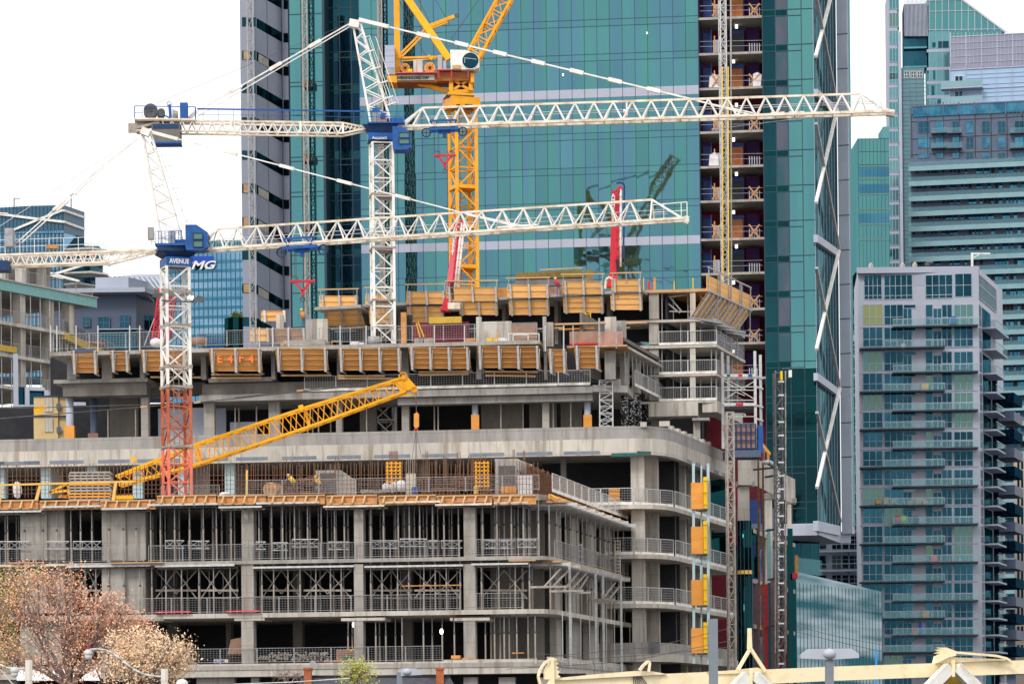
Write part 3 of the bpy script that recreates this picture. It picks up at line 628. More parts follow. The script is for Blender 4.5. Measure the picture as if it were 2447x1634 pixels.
# rebar mats: upright bars with a few horizontals
def rebar_mat(x0, x1, yt, yb, Y, i, label, sp=9.5, hz=5, lean=0):
    m = MB(); x = x0; random.seed(100 + i); k = 0
    while x < x1:
        t = yt + random.uniform(-4, 4) + (random.uniform(-14, -4) if random.random() < .06 else 0)
        m.beam(W(x, yb, Y + .05), W(x + lean + random.uniform(-1, 1), t, Y + .05), .045); x += sp * random.uniform(.7, 1.2); k += 1
    v = MB()
    for h in range(hz): y = yb - 8 - h * (yb - yt) * .14; v.beam(W(x0, y, Y), W(x1, y - random.uniform(-1, 2), Y), .03)
    r = thing('rebar_mat', label, 'rebar', W(x0, yb, Y), 'upright rebar mats on the deck'); part(m, 'upright_bars', M['rust'], r); part(v, 'cross_bars', M['rust'], r)
segs = [(0, 118, 'at the far left of the deck'), (120, 250, 'behind the timber stack'), (252, 386, 'between timber stack and crane mast'), (470, 590, 'right of the red crane mast'), (592, 720, 'behind the round cable reel'), (722, 850, 'before the stained grey wall'), (852, 985, 'around the yellow column form'), (987, 1130, 'over the rusty bundles'), (1132, 1290, 'before the white stained wall')]
for i, (a, b, l) in enumerate(segs): rebar_mat(a, b, 1112 - i, 1188, 204.6, i, f"rusty upright rebar mat {l}")
for i, (a, b, yt, yb) in enumerate(((590, 850, 1108, 1170), (860, 1100, 1098, 1165), (1040, 1160, 1096, 1160))): rebar_mat(a, b, yt, yb, 213, 20 + i, f"{nth(i)} deeper row of rusty rebar from the left on the deck", sp=21, hz=2)
# big brown fence-like rebar wall receding on the right
def dkp(px, py, z): return atz(px, py, z)
A0, A1 = Vector((1.2, 206, DZ)), Vector((7.3, 228, DZ))
for i in range(6):
    r = thing('rebar_wall', f"{nth(i)} tall rust-brown rebar wall section from the left, receding along the deck", 'rebar', A0.lerp(A1, i / 6), 'receding rebar wall'); m = MB()
    for k in range(30):
        p = A0.lerp(A1, (i + k / 30) / 6); m.beam(p, p + Vector((random.uniform(-.05, .05), 0, 2.7 + random.uniform(-.2, .15) - (i + k / 30) * .08)), .075)
    part(m, 'upright_bars', M['rust'], r); m = MB()
    for h in (.4, 1.0, 1.6, 2.2): m.beam(A0.lerp(A1, i / 6) + Vector((0, 0, h)), A0.lerp(A1, (i + 1) / 6) + Vector((0, 0, h)), .05)
    part(m, 'cross_bars', M['rust'], r)
def bx(x0, y0, x1, y1, Y, d, mat, name, label, cat, grp=None):
    a, b = W(x0, (y0 + y1) / 2, Y), W(x1, (y0 + y1) / 2, Y); zt, zb = W((x0 + x1) / 2, y0, Y).z, W((x0 + x1) / 2, y1, Y).z
    return solo(MB().box(a.x, b.x, Y, Y + d, zb, zt), name, M[mat], label, cat, grp)
# cable reel
r = thing('cable_reel', 'round plywood cable reel standing on the deck behind the rebar', 'cable reel', W(646, 1188, 206)); p = W(646, 1169, 206)
part(MB().disc(p, (0, 1, 0), .52, .06, 22), 'flange', M['wood'], r); part(MB().disc(p + Vector((.35, .7, 0)), (0, 1, 0), .5, .06, 22), 'flange', M['ply_p'], r); part(MB().tube(p, p + Vector((.35, .7, 0)), .25, n=12), 'drum', M['wood'], r)
def tangle(cx, cy, rx, ry, Y, n, mat, label, grp='rusty rebar heaps', w=.05):
    m = MB(); c = W(cx, cy, Y); sx, sz = rx * Y / 7000, ry * Y / 7000
    for k in range(n):
        a = [c + Vector((random.uniform(-1, 1) * sx, random.uniform(-.5, .5), random.uniform(-1, 1) * sz * (1 if k % 3 else .6))) for _ in range(3)]
        m.beam(a[0], a[1], w); m.beam(a[1], a[2], w)
    return solo(m, 'rebar_bundle', M[mat], label, 'rebar bundle', grp)
tangle(738, 1150, 26, 12, 207, 70, 'rust', 'tangled rusty rebar heap left of the stained grey wall'); tangle(702, 1172, 22, 9, 206, 60, 'rust', 'low dark rebar heap right of the cable reel')
tangle(1012, 1152, 18, 10, 207, 55, 'rust', 'rusty rebar heap right of the pale column stub'); tangle(1105, 1152, 26, 12, 207, 80, 'rust', 'dense rusty rebar heap left of the second yellow column form')
tangle(1040, 1172, 60, 8, 207.5, 90, 'rust', 'long low rebar litter along the deck middle'); tangle(1160, 1178, 20, 7, 206, 40, 'rust', 'dark rebar litter left of the timber box'); tangle(890, 1176, 30, 6, 208, 40, 'steel_w', 'grey metal litter left of the white sacks')
tangle(745, 1178, 60, 6, 206, 60, 'rust', 'flat rebar litter below the stained grey wall'); tangle(480, 1182, 40, 4, 206, 30, 'rust', 'thin rebar litter right of the crane mast foot'); tangle(230, 1186, 90, 4, 207, 60, 'ply_o', 'orange timber offcuts scattered at the left of the deck', 'offcuts')
# stained wall block
r = thing('wall_stub', 'grey concrete wall stub with black staining on the deck', 'wall', W(755, 1178, 208)); a, b, c_ = dk(755, 208), dk(815, 208), dk(852, 211)
m = MB(); m.slab3([a, b, b + Vector((0, 0, 2.6)), a + Vector((0, 0, 2.6))], (0, .3, 0)); part(m, 'wall_face', M['conc_g'], r)
m = MB(); m.slab3([b + Vector((.01, 0, 0)), c_, c_ + Vector((0, 0, 2.1)), b + Vector((.01, 0, 2.6))], (-.1, .3, 0)); part(m, 'wall_face', M['conc_l'], r)
m = MB(); m.slab3([a + Vector((.35, -.02, .1)), b + Vector((-.3, -.02, .2)), b + Vector((-.35, -.02, 2.4)), a + Vector((.3, -.02, 2.4))], (0, .015, 0)); part(m, 'stain', M['steel_d'], r)
# yellow column forms
def colform(x0, x1, y0, y1, Y, label):
    r = thing('column_form', label, 'column form', W((x0 + x1) / 2, y1, Y), 'yellow column forms'); a, b = W(x0, y1, Y), W(x1, y1, Y); zt, zb = W(x0, y0, Y).z, a.z; m = MB(); wd = (b.x - a.x); d = wd * .9
    for xx in (a.x, a.x + wd * .3, a.x + wd * .62, b.x - .1): m.box(xx, xx + .1, Y, Y + .1, zb, zt)
    for xx in (a.x, b.x - .1): m.box(xx, xx + .1, Y + d, Y + d + .1, zb, zt)
    part(m, 'uprights', M['yel_b'], r); m = MB(); n = 7
    for k in range(n): z = zb + (zt - zb) * (k + .5) / n; m.box(a.x - .04, b.x + .04, Y - .06, Y - .005, z - .04, z + .05); m.box(b.x + .005, b.x + .07, Y, Y + d, z - .04, z + .05)
    part(m, 'walers', M['yel'], r); part(MB().box(a.x + .11, b.x - .11, Y + .12, Y + d - .02, zb, zt - .1), 'panel', M['steel_d'], r)
colform(924, 958, 1103, 1164, 206.5, 'yellow steel column form behind the white sacks, rusty bars rising from it'); colform(1136, 1168, 1102, 1166, 206.5, 'second yellow column form, open in the middle, near the white stained wall')
for i, (x0, x1, yt) in enumerate(((931, 950, 1078), (802, 808, 1091), (1018, 1022, 1078), (1094, 1100, 1080), (1226, 1229, 1074), (1251, 1254, 1076), (1120, 1160, 1088), (1060, 1063, 1087))):
    m = MB(); n = 2 if x1 - x0 < 8 else 8
    for k in range(n): m.beam(W(x0 + (x1 - x0) * k / (n - 1), 1150, 208), W(x0 + (x1 - x0) * k / (n - 1), yt, 208), .05)
    solo(m, 'starter_bars', M['rust'], f"{nth(i)} tall starter bar cluster listed, sticking above the deck clutter", 'rebar', 'tall starter bars')
# column stub with rods
r = thing('column_stub', 'pale square concrete column stub with thin rods rising above it', 'column', W(981, 1170, 207)); a, b = W(970, 1150, 207), W(993, 1150, 207)
part(MB().box(a.x, b.x, 207, 207.6, DZ, W(980, 1131, 207).z), 'shaft', M['conc_l'], r); m = MB()
for k in range(5): m.beam(W(972 + k * 4.5, 1131, 207.2), W(972 + k * 4.5, 1092, 207.2), .03)
part(m, 'rods', M['steel_w'], r)
bx(984, 1163, 999, 1180, 206.8, .5, 'blue', 'blue_bin', 'small blue bin at the foot of the pale column stub', 'bin')
for i, (x, y, rx, ry, l) in enumerate(((924, 1172, 12, 11, 'left one of the white bulk sacks behind the deck rail'), (940, 1170, 9, 12, 'middle white bulk sack with pink marks on the deck'), (958, 1168, 14, 14, 'right, tallest of the white bulk sacks on the deck'))):
    p = W(x, y - 7, 205.8); solo(MB().blob(p, rx * .029, .35, ry * .029, 10, 6, .12), 'bulk_sack', M['tarpw'], l, 'sack', 'white bulk sacks', smooth=True)
# white stained wall, right
r = thing('wall_form', 'tall wall form with black peeling face and corrugated white side on the deck', 'wall form', dk(1183, 206)); a, b, c_ = dk(1183, 206), dk(1236, 206), dk(1272, 209.5); H = Vector((0, 0, 3.1))
m = MB(); m.slab3([a, b, b + H, a + H], (0, .25, 0)); part(m, 'face', M['conc_g'], r); m = MB(); m.slab3([b + Vector((.01, 0, 0)), c_, c_ + H * .95, b + H], (-.1, .3, 0)); part(m, 'side', M['tarpw'], r)
m = MB(); m.slab3([a + Vector((.25, -.02, .3)), b + Vector((-.12, -.02, .3)), b + Vector((-.12, -.02, 2.6)), a + Vector((.25, -.02, 2.6))], (0, .015, 0)); part(m, 'peeling_face', M['steel_d'], r)
m = MB(); m.slab3([b + Vector((.02, -.04, 2.15)), c_ + Vector((0, -.04, 1.85)), c_ + Vector((0, -.04, 2.0)), b + Vector((.02, -.04, 2.35))], (0, .02, 0)); part(m, 'blue_tape', M['blue'], r)
m = MB()
for k in range(9): p = b.lerp(c_, (k + .5) / 9); m.beam(p + Vector((.03, -.04, 0)), p + H * .97 + Vector((.03, -.04, 0)), .07)
part(m, 'ribs', M['steel_w'], r)
bx(1238, 1135, 1272, 1180, 205.3, .2, 'tarpw', 'insulation_board', 'pale pink board leaning before the wall form\'s side', 'board'); bx(1197, 1161, 1235, 1178, 205.2, .8, 'ply_o', 'timber_box', 'orange timber box behind the deck rail left of the corner', 'box'); bx(1131, 1161, 1143, 1180, 205.3, .4, 'wood_y', 'timber_box', 'narrow yellow timber box under the second column form', 'box')
r = thing('column_form', 'orange boxed column form at the far end of the rebar wall', 'column form', W(1455, 1212, 226), 'yellow column forms'); a, b = W(1455, 1190, 226), W(1479, 1190, 226); zt = W(1465, 1168, 226).z; zb = W(1465, 1212, 226).z
part(MB().box(a.x, b.x, 225, 226, zb, zt), 'panel', M['ply_o'], r); m = MB()
for k in range(4): z = zb + (zt - zb) * (k + .4) / 4; m.box(a.x - .05, b.x + .05, 224.9, 224.99, z, z + .1)
part(m, 'walers', M['yel'], r)
# shores standing between deck and ring soffit
for i, (x, Y) in enumerate(((1291, 215), (1304, 215), (1364, 219), (1369, 219.5), (1377, 221))):
    z1 = 21.2; p = W(x, 1180, Y); m = MB().tube((p.x, Y, DZ), (p.x, Y, z1 + .2), .09, n=8); solo(m, 'prop', M['steel_w'], f"{nth(i)} tall pale prop from the left between deck and concrete ring", 'prop', 'tall props under the ring')
# left timber stack
r = thing('timber_stack', 'layered stack of dark timber pallets and planks at left of the deck', 'timber stack', W(168, 1200, 203.4)); m1, m2 = MB(), MB()
for k in range(10):
    a, b = W(166 - (k % 3), 1196 - k * 7.2, 203.4), W(262 + (k % 4), 1196 - k * 7.2, 203.4); mm = m1 if k in (1, 2, 5) else m2
    mm.box(a.x, b.x, 203.4, 205.2, a.z, a.z + .13)
    for j in range(8): xx = a.x + (b.x - a.x) * j / 7; m2.box(xx - .05, xx + .05, 203.42, 205.1, a.z - .07, a.z - .001)
part(m1, 'orange_planks', M['ply_o'], r); part(m2, 'grey_planks', M['steel_w'], r)
for i, (a, b, c, d, w_) in enumerate(((-20, 1159, 320, 1150, .13), (83, 1208, 96, 1160, .2), (268, 1212, 277, 1151, .2), (589, 1205, 590, 1123, .13), (0, 1161, 0, 1215, .14))):
    solo(MB().beam(W(a, b, 201.9), W(c, d, 201.9), w_), 'timber_prop' if i else 'timber_beam', M['wood_y'], ('long yellow timber rail across the left of the deck', 'leaning yellow timber prop at left of the deck', 'yellow timber prop before the timber stack', 'single yellow timber post right of the red crane mast', 'yellow timber prop cut by the photo\'s left edge')[i], 'timber')
bx(275, 1184, 318, 1192, 204, .5, 'yel_b', 'yellow_beam', 'short yellow beam lying right of the timber stack', 'beam')
solo(MB().blob(W(42, 1170, 206), .35, .3, .6, j=.2), 'wrapped_bundle', M['tarpw'], 'white wrapped bundle behind the left timber rail', 'bundle')
for i, (x, y, l) in enumerate(((538, 1181, 'small white sack right of the crane mast on the deck'), (176, 1202, 'white crumpled bag on the deck edge at left'))): solo(MB().blob(W(x, y, 203), .38, .25, .17, j=.25), 'bag', M['tarpw'], l, 'bag')
# scaffold stairs by corner of second slab
r = thing('stair_tower', 'narrow galvanised ladder tower on the second slab\'s right end', 'ladder', W(1474, 1390, 222)); m = MB()
for x in (1470, 1482): m.beam(W(x, 1385, 222), W(x, 1290, 222), .06)
for k in range(12): m.beam(W(1470, 1380 - k * 8, 222), W(1482, 1380 - k * 8, 222), .05)
part(m, 'ladder', M['cream'], r)
m = MB()
for x in (1368, 1390): m.beam(W(x, 1350, 209), W(x, 1298, 209), .06)
for k in range(4): m.beam(W(1366, 1300 + k * 14, 209), W(1391, 1302 + k * 14, 209), .09)
solo(m, 'ladder', M['steel_l'], 'pale four-rung ladder standing on the second slab\'s right side', 'frame')
# ================= second building: concrete ring, balconies, formwork storeys =================
FB = F((-60, 229.8), (9.5, 222.2)); FB2 = F((12.6, 225), (19.0, 247))
zB = lambda py, x=1100: FB.uv(x, py)[1]
BB = thing('concrete_building', 'larger concrete building behind, wrapped by a pale curved concrete ring', 'building', (0, 226, 0))
def outB(i=0, e=0): return [(-60, 229.8 + i), (9.5 - i * .3, 222.2 + i), (10.9 - i * .7, 222.6 + i * .9), (12.0 - i, 223.7 + i * .6), (12.8 - i, 225.6), (19.0 - i, 247 + e)]
zR1, zR0 = zB(1026), zB(1094); zRm = zB(1056)
def band(mb, i0, i1, z0, z1):
    a, b = outB(i0), outB(i1)
    for k in range(len(a) - 1): mb.prism([a[k], a[k + 1], b[k + 1], b[k]], z0, z1)
m = MB(); band(m, .12, .6, zRm, zR1); part(m, 'ring_parapet', M['conc_g'], BB)
m = MB(); band(m, 0, .6, zR0, zRm - .002); part(m, 'ring_beam', M['conc_l'], BB)
part(MB().prism(outB(.62) + [(10, 262), (-60, 262)], zR0 + .25, zR0 + .65), 'floor_slab', M['conc_g'], BB)
m = MB(); FB.box(m, 0, 30, zB(1056, 100) - .1, zB(1056, 100) + .9, -.04, .1); 
for x0, x1 in ((-60, 95), (-30, 10), (56, 94), (120, 200), (232, 310), (325, 430), (470, 545), (566, 640), (672, 756), (784, 862), (895, 980), (1008, 1094), (1122, 1205), (1232, 1320), (1347, 1434)):
    m = MB(); y = 1100 - (x0 - 600) * .018; FB.pb(m, x0 + random.uniform(-3, 3), y - 9, x1, y - 1, -.02, .0); part(m, 'paint_patch', M['patch'], BB)
for x0, x1 in ((1461, 1545),): m = MB(); FB.pb(m, x0, 1082, x1 - 24, 1090, -.03, 0); part(m, 'paint_patch', M['patchg'], BB)
for a, b in ((1573, 1622),): p, q = Vector(outB()[1] + (0,)), Vector(outB()[2] + (0,)); m = MB(); m.slab3([(p.x + .2, p.y - .02, zR0 + .02), (q.x - .1, q.y - .03, zR0 + .02), (q.x - .1, q.y - .03, zR0 + .25), (p.x + .2, p.y - .02, zR0 + .25)], (.02, .02, 0)); part(m, 'paint_patch', M['patchg'], BB)
for k in range(6): m = MB(); FB2.box(m, 1.0 + k * 3.4, 2.9 + k * 3.4, zR0 + .03, zR0 + .3, -.02, 0); part(m, 'paint_patch', M['patch'], BB)
for k in range(7): m = MB(); FB2.box(m, .5 + k * 2.2, 1.2 + k * 2.2, zR1, zR1 + .32, .15, .5); part(m, 'parapet_block', M['conc_l'], BB)
m = MB(); FB.pb(m, 1530, 1008, 1545, 1020, .2, .5); FB.pb(m, 1575, 1006, 1600, 1018, .2, .5); part(m, 'parapet_block', M['conc_l'], BB)
# floor behind deck: wall and pale blue columns under the ring
DZ2 = DZ - .3
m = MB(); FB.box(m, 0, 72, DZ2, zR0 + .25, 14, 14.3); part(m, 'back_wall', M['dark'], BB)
for x0, x1 in ((-6, 12), (98, 122), (208, 230), (316, 340), (425, 450), (537, 560)):
    m = MB(); FB.pb(m, x0, 1100, x1, 1190, .9, 1.6); part(m, 'column', M['pblue'], BB)
for x0, x1 in ((562, 590), (780, 808), (1000, 1025), (1340, 1352)):
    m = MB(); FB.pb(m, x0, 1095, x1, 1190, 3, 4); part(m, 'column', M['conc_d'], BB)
for x0, x1 in ((120, 150), (460, 500)): m = MB(); FB.pb(m, x0, 1100, x1, 1190, 3, 3.3); part(m, 'wall', M['conc_g'], BB)
# right balconies
BAL = [(1204, 1214), (1323, 1333), (1441, 1451)]
for (a, b) in BAL:
    P = outB(.1); part(MB().prism([(-6, 226), (9.5, 222.3), (10.9, 222.7), (12.0, 223.8), (12.8, 225.7), (19.0, 247), (8, 250), (-6, 235)], zB(b, 1550), zB(a, 1550)), 'floor_slab', M['conc_l'], BB)
part(MB().prism([(-6, 226), (9.5, 222.0), (10.9, 222.4), (12.2, 223.6), (13.0, 225.6), (19.3, 247), (8, 250), (-6, 235)], zB(1580, 1550), zB(1562, 1550)), 'floor_slab', M['conc_l'], BB)
m = MB()
for k, (p, q) in enumerate(zip([(2, 223.2), (9.4, 222.4), (10.8, 222.8), (11.9, 223.9), (12.7, 225.8)], [(9.38, 222.42), (10.78, 222.78), (11.88, 223.88), (12.68, 225.78), (19, 247)])):
    ff = F(p, q); ff.box(m, 0, ff.L, zB(1562, 1550), zB(1534, 1550), 0, .25)
part(m, 'block_parapet', M['conc_g'], BB)
levels = [(zR0 + .25, zB(1204, 1550)), (zB(1214, 1550), zB(1323, 1550)), (zB(1333, 1550), zB(1441, 1550)), (zB(1451, 1550), zB(1562, 1550)), (zB(1580, 1550), 3)]
for li, (zt, zb) in enumerate(levels):
    m = MB(); FB.pb(m, 1509, 1300, 1541, 1310, 1.2, 2.2); 
    u0, u1 = FB.uv(1509, 1300, 1.2)[0], FB.uv(1541, 1300, 1.2)[0]; m = MB(); FB.box(m, u0, u1, zb, zt, 1.2, 1.9); part(m, 'column', M['conc_l'], BB)
    for k, u in enumerate((1.4, 6.2, 11.0, 15.8, 20.2)):
        m = MB(); FB2.box(m, u, u + .5, zb, zt, 1.6, 3.4); part(m, 'pier', M['conc_l'], BB)
        m = MB(); FB2.box(m, u + .55, u + 3.0, zb, zt, 3.42, 3.7); part(m, 'wall', M['conc_d'], BB)
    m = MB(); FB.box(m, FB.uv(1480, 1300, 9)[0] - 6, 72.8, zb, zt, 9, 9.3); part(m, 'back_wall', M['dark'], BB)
    if li < 4:
        for k in range(3):
            u = 4.8 + k * 4.4; p = FB2.P(u, zb, 1.0); m = MB().tube(p, Vector((p.x, p.y, zt)), .05, n=6); solo(m, 'prop', M['steel_d'], f"{nth(k)} thin dark prop from the left, {nth(li)} balcony storey below the ring", 'prop', 'thin balcony props')
for li, (a, b) in enumerate(BAL):
    z = zB(a, 1550); w_ = f"along the {nth(li)} balcony below the ring"; g = 'white balcony guard panels'
    rail_run(RAILW, (4.5, 222.95, z), (9.4, 222.45, z), w_ + ', flat front', g, 1.15); rail_run(RAILW, (9.45, 222.42, z), (12.6, 225.6, z), w_ + ', curved corner', g, 1.15, n=3); rail_run(RAILW, (12.75, 225.9, z), (18.9, 246.8, z), w_ + ', receding side', g, 1.15, n=8)
m = MB(); FB.pb(m, 1270 + 280, 1533, 1577, 1560, -.1, -.05); r = thing('safety_fence', 'white wire guard panel in the gap of the concrete block parapet', 'guard rail', FB.at(1550, 1560)); part(m, 'frame', M['net'], r)
# ---------- storey above ring (L1) ----------
FC = F((-60, 233.4), (9.5, 225.8)); zC = lambda py, x=1100: FC.uv(x, py)[1]
zt = zC(960); z0 = zR0 + .65
for x0, x1 in ((642, 668), (803, 817), (960, 977), (1296, 1312), (487, 512), (337, 354)):
    m = MB(); FC.pb(m, x0, 950, x1, 1060, .5, 1.2); part(m, 'column', M['conc'], BB)
for x0, x1 in ((1128, 1143), (1396, 1412), (158, 176)):
    a, b = FC.at(x0, 1000, .6), FC.at(x1, 1000, .6); c = (a + b) / 2; rr = (b.x - a.x) / 2; zz = zC(995, x0)
    part(MB().tube((c.x, c.y, z0), (c.x, c.y, zC(945, x0)), rr, n=14), 'column', M['grey_l'], BB, smooth=True)
    a, b = (zC(1028, x0), zC(990, x0)) if x0 > 200 else (zC(1043, x0), zC(1016, x0))
    part(MB().box(c.x - rr * 1.25, c.x + rr * 1.25, c.y - rr * 1.3, c.y + rr, z0, b), 'column_guard', M['ply_o'], BB)
m = MB(); a = FC.at(224, 1000, 2); part(MB().tube((a.x, a.y, z0), (a.x, a.y, zC(940, 220)), .28, n=12), 'column', M['slate'], BB, smooth=True); part(MB().box(a.x - .4, a.x + .4, a.y - .5, a.y - .3, z0, zC(1030, 220)), 'column_guard', M['ply_p'], BB)
# beams / slab edge
m = MB(); FC.pb(m, 150, 914, 350, 945, -.5, 1); part(m, 'edge_beam', M['conc_d'], BB)
m = MB(); FC.pb(m, 128, 905, 352, 913.6, -.9, 6); part(m, 'floor_slab', M['conc_g'], BB)
m = MB(); FC.pb(m, 350, 914, 490, 944, 3.5, 4.5); part(m, 'edge_beam', M['conc_d'], BB)
m = MB(); FC.pb(m, 483, 912, 965, 938, -.1, .6); part(m, 'edge_beam', M['conc_d'], BB); m = MB(); FC.pb(m, 476, 938.2, 970, 954, -.5, 6); part(m, 'floor_slab', M['conc_g'], BB)
m = MB(); FC.pb(m, 498, 902, 650, 911.5, -.7, 6); part(m, 'floor_slab', M['conc_g'], BB)
m = MB(); FC.pb(m, 720, 930, 1416, 946, -.9, 6); part(m, 'floor_slab', M['conc_g'], BB); m = MB(); FC.pb(m, 950, 946.3, 1416, 962, -.4, .6); part(m, 'edge_beam', M['conc_g'], BB)
m = MB(); m.prism([FC.at(1416.5, 940, -.9).xy, (9.2, 226), (11.5, 243), (4, 246)], zC(946), zC(930)); part(m, 'floor_slab', M['conc_g'], BB)
for x0, x1 in ((262, 330), (860, 900), (1150, 1250), (1265, 1296), (1315, 1330), (1340, 1390)):
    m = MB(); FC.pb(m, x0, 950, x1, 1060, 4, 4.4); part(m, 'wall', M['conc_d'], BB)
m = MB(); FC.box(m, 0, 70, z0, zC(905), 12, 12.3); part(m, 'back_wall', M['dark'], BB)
m = MB(); FC.pb(m, 378, 975, 488, 1060, 2.4, 2.6); FC.pb(m, 489, 975, 540, 1060, 2.6, 2.8); part(m, 'white_hoarding', M['grey_l'], BB); m = MB(); FC.pb(m, 550, 1008, 615, 1060, 2, 2.2); part(m, 'white_hoarding', M['grey_l'], BB)
# props on L1
for i, (x, o) in enumerate(((258, 1), (324, .8), (448, 1), (562, 1), (571, 1.5), (613, 1), (735, 1), (747, 1.6), (761, 1), (790, 2), (876, .8), (1038, 1.2), (1047, 1), (1197, .7), (1250, 1.6), (1322, 1), (1364, .8))):
    p = FC.at(x, 1000, o); solo(MB().tube((p.x, p.y, z0), (p.x, p.y, zt + .1), .055, n=6), 'prop', M['steel_w'], f"{nth(i)} thin prop from the left in the open storey above the ring", 'prop', 'thin props above the ring')
z = zC(930); rail_run(RAILW, FC.P(FC.uv(728, 930, -.85)[0], z, -.85), FC.P(FC.uv(1412, 930, -.85)[0], z, -.85), 'along the slab above the ring, with white toe boards', 'white guard panels above the ring', 1.05)
# wrapped black columns and concrete beam at right of L1
FD = F((7.6, 228), (13.6, 246)); 
r = thing('scaffold_tower', 'pale lattice scaffold tower left of the black wrapped columns', 'scaffold', W(1450, 1018, 226)); ch, br = MB(), MB()
a, b = W(1449, 1035, 226), W(1449, 910, 226.0); a2 = Vector((a.x, 226, a.z)); lat4(ch, br, a2, Vector((a.x, 226, b.z)), (1.0, 0, 0), (0, 1.0, 0), 8, .07, .045); part(ch, 'uprights', M['steel_l'], r); part(br, 'braces', M['steel_l'], r)
for i, (x, yt, yb, Y) in enumerate(((1492, 936, 1017, 228), (1509, 942, 1017, 231), (1524, 948, 1018, 234), (1544, 960, 1018, 238))):
    p = W(x, 990, Y); r = thing('wrapped_column', f"{nth(i)} column from the left wrapped in black sheet with white print", 'column', (p.x, Y, W(x, yb, Y).z), 'black wrapped columns'); zb_, zt_ = W(x, yb + 12, Y).z, W(x, yt, Y).z
    part(MB().tube((p.x, Y, zb_), (p.x, Y, zt_), .27, n=14), 'wrap', M['black'], r, smooth=True); m = MB(); random.seed(i)
    for k in range(60):
        t = random.uniform(.1, .9); an = random.uniform(math.pi, 2 * math.pi); zz = zb_ + (zt_ - zb_) * t; m.box(p.x + .272 * math.cos(an) - .04, p.x + .272 * math.cos(an) + .04, Y + .275 * math.sin(an) - .01, Y + .275 * math.sin(an) + .01, zz, zz + .04)
    part(m, 'print_marks', M['wtxt'], r)
m = MB(); m.slab3([W(1480, 905, 228), W(1556, 952, 246), W(1556, 962 , 246), W(1500, 936, 230), W(1480, 926, 228)], (-.6, .2, 0)); part(m, 'edge_beam', M['conc_l'], BB)
# ---------- formwork storey L2 : deck + hanging ply panels ----------
FE = F((-60, 231.6), (9.5, 224.0)); zE = lambda py, x=700: FE.uv(x, py)[1]
m = MB(); FE.pb(m, 118, 827, 1290, 836, -1.1, 16); part(m, 'formwork_deck', M['conc'], BB)
for x0, x1 in ((160, 182), (243, 268), (334, 345), (480, 492), (648, 657), (805, 812), (960, 976), (1138, 1150), (1300, 1306), (1445, 1470)):
    m = MB(); FE.pb(m, x0, 838, x1, 906, .8, 1.6); part(m, 'column', M['conc_g'], BB)
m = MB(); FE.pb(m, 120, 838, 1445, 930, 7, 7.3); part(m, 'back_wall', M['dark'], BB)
PAN = [(169, 231, 842, 888), (262, 307, 842, 883), (336, 455, 841, 884), (499, 623, 837, 884), (657, 781, 836, 882), (807, 957, 836, 882), (976, 1121, 834, 878), (1139, 1288, 831, 876), (1308, 1352, 838, 886), (1371, 1430, 830, 877)]
def panel(f, x0, x1, y0, y1, tilt, i, mat, label, grp, nst=None, ledge=True, stm='steel_l', o=0, slant=6):
    r = thing('plywood_formwork', label, 'formwork panel', f.at(x0, y1, o), grp); m = MB()
    rows = max(2, int((y1 - y0) / 12))
    for k in range(rows):
        a, b = y0 + (y1 - y0) * k / rows, y0 + (y1 - y0) * (k + 1) / rows - .6; o0, o1 = o + tilt * k / rows, o + tilt * (k + 1) / rows
        m.slab3([f.at(x0 + slant * (k + 1) / rows, b, o1), f.at(x1 + slant * .8 * (k + 1) / rows, b, o1), f.at(x1 + slant * .8 * k / rows, a, o0), f.at(x0 + slant * k / rows, a, o0)], f.n.to_3d() * .06 + Vector((0, 0, 0)))
    part(m, 'plywood', M[mat], r); m = MB(); n = nst or max(2, round((x1 - x0) / 52) + 1)
    for k in range(rows + 1):
        yy = y0 + (y1 - y0) * k / rows; oo = o + tilt * k / rows - .05; m.beam(f.at(x0 + slant * k / rows, yy, oo), f.at(x1 + slant * .8 * k / rows, yy, oo), .04)
    part(m, 'joint_strips', M['wood'], r)
    for k in range(n):
        xx = x0 + 7 + (x1 - x0 - 12) * k / max(1, n - 1); m = MB()
        m.beam(f.at(xx, y0 - 1, o - .12), f.at(xx + 2, y1 + 3, o + tilt - .3), .16); 
        if ledge: m.beam(f.at(xx + 6, y0 + 6, o + .0), f.at(xx + 4, y1 + 4, o + tilt - .1), .08); m.beam(f.at(xx + 1, y1 + 2, o + tilt - .25), f.at(xx + 12, y1 + 8, o + tilt + 1.5), .12)
        part(m, 'strongback', M[stm], r)
    return r
desc = ['at the far left end', 'narrow one, second from the left end', 'hanging behind the red and white crane mast', 'sprayed with orange letters', 'right of the sprayed panel', 'patched one in the middle of the row', 'below the white crane mast\'s foot', 'long one right of the white crane mast', 'small lowered one near the right end', 'last one at the right end']
for i, (a, b, c, d) in enumerate(PAN):
    r = panel(FE, a, b, c - 3, d + 2, .8, i, 'ply', f"brown plywood panel, long lower row, {desc[i]}", 'long lower row of plywood panels', o=-1.2)
    if i == 3:
        for tx, ty, s in ((519, 866, 'E'), (544, 866, '4'), (570, 864, 'F'), (594, 866, '4')): text(s, .82, M['otxt'], r, FE.at(tx, ty, -1.0), FE.d.to_3d(), (0, 0, 1), name='sprayed_letter', bold=.03)
for i, (a, b, y) in enumerate(((505, 625, 895), (505, 625, 903), (360, 480, 901), (672, 792, 897), (808, 920, 898), (808, 950, 904), (1000, 1120, 889), (1000, 1120, 896), (1160, 1285, 888), (1160, 1280, 897))):
    solo(MB().beam(FE.at(a, y, .4), FE.at(b, y + random.uniform(-2, 2), .4), .1, .13), 'plank', M['wood'], f"{nth(i)} loose timber guard plank, hung below the lower row of panels", 'plank', 'guard planks below the lower panels')
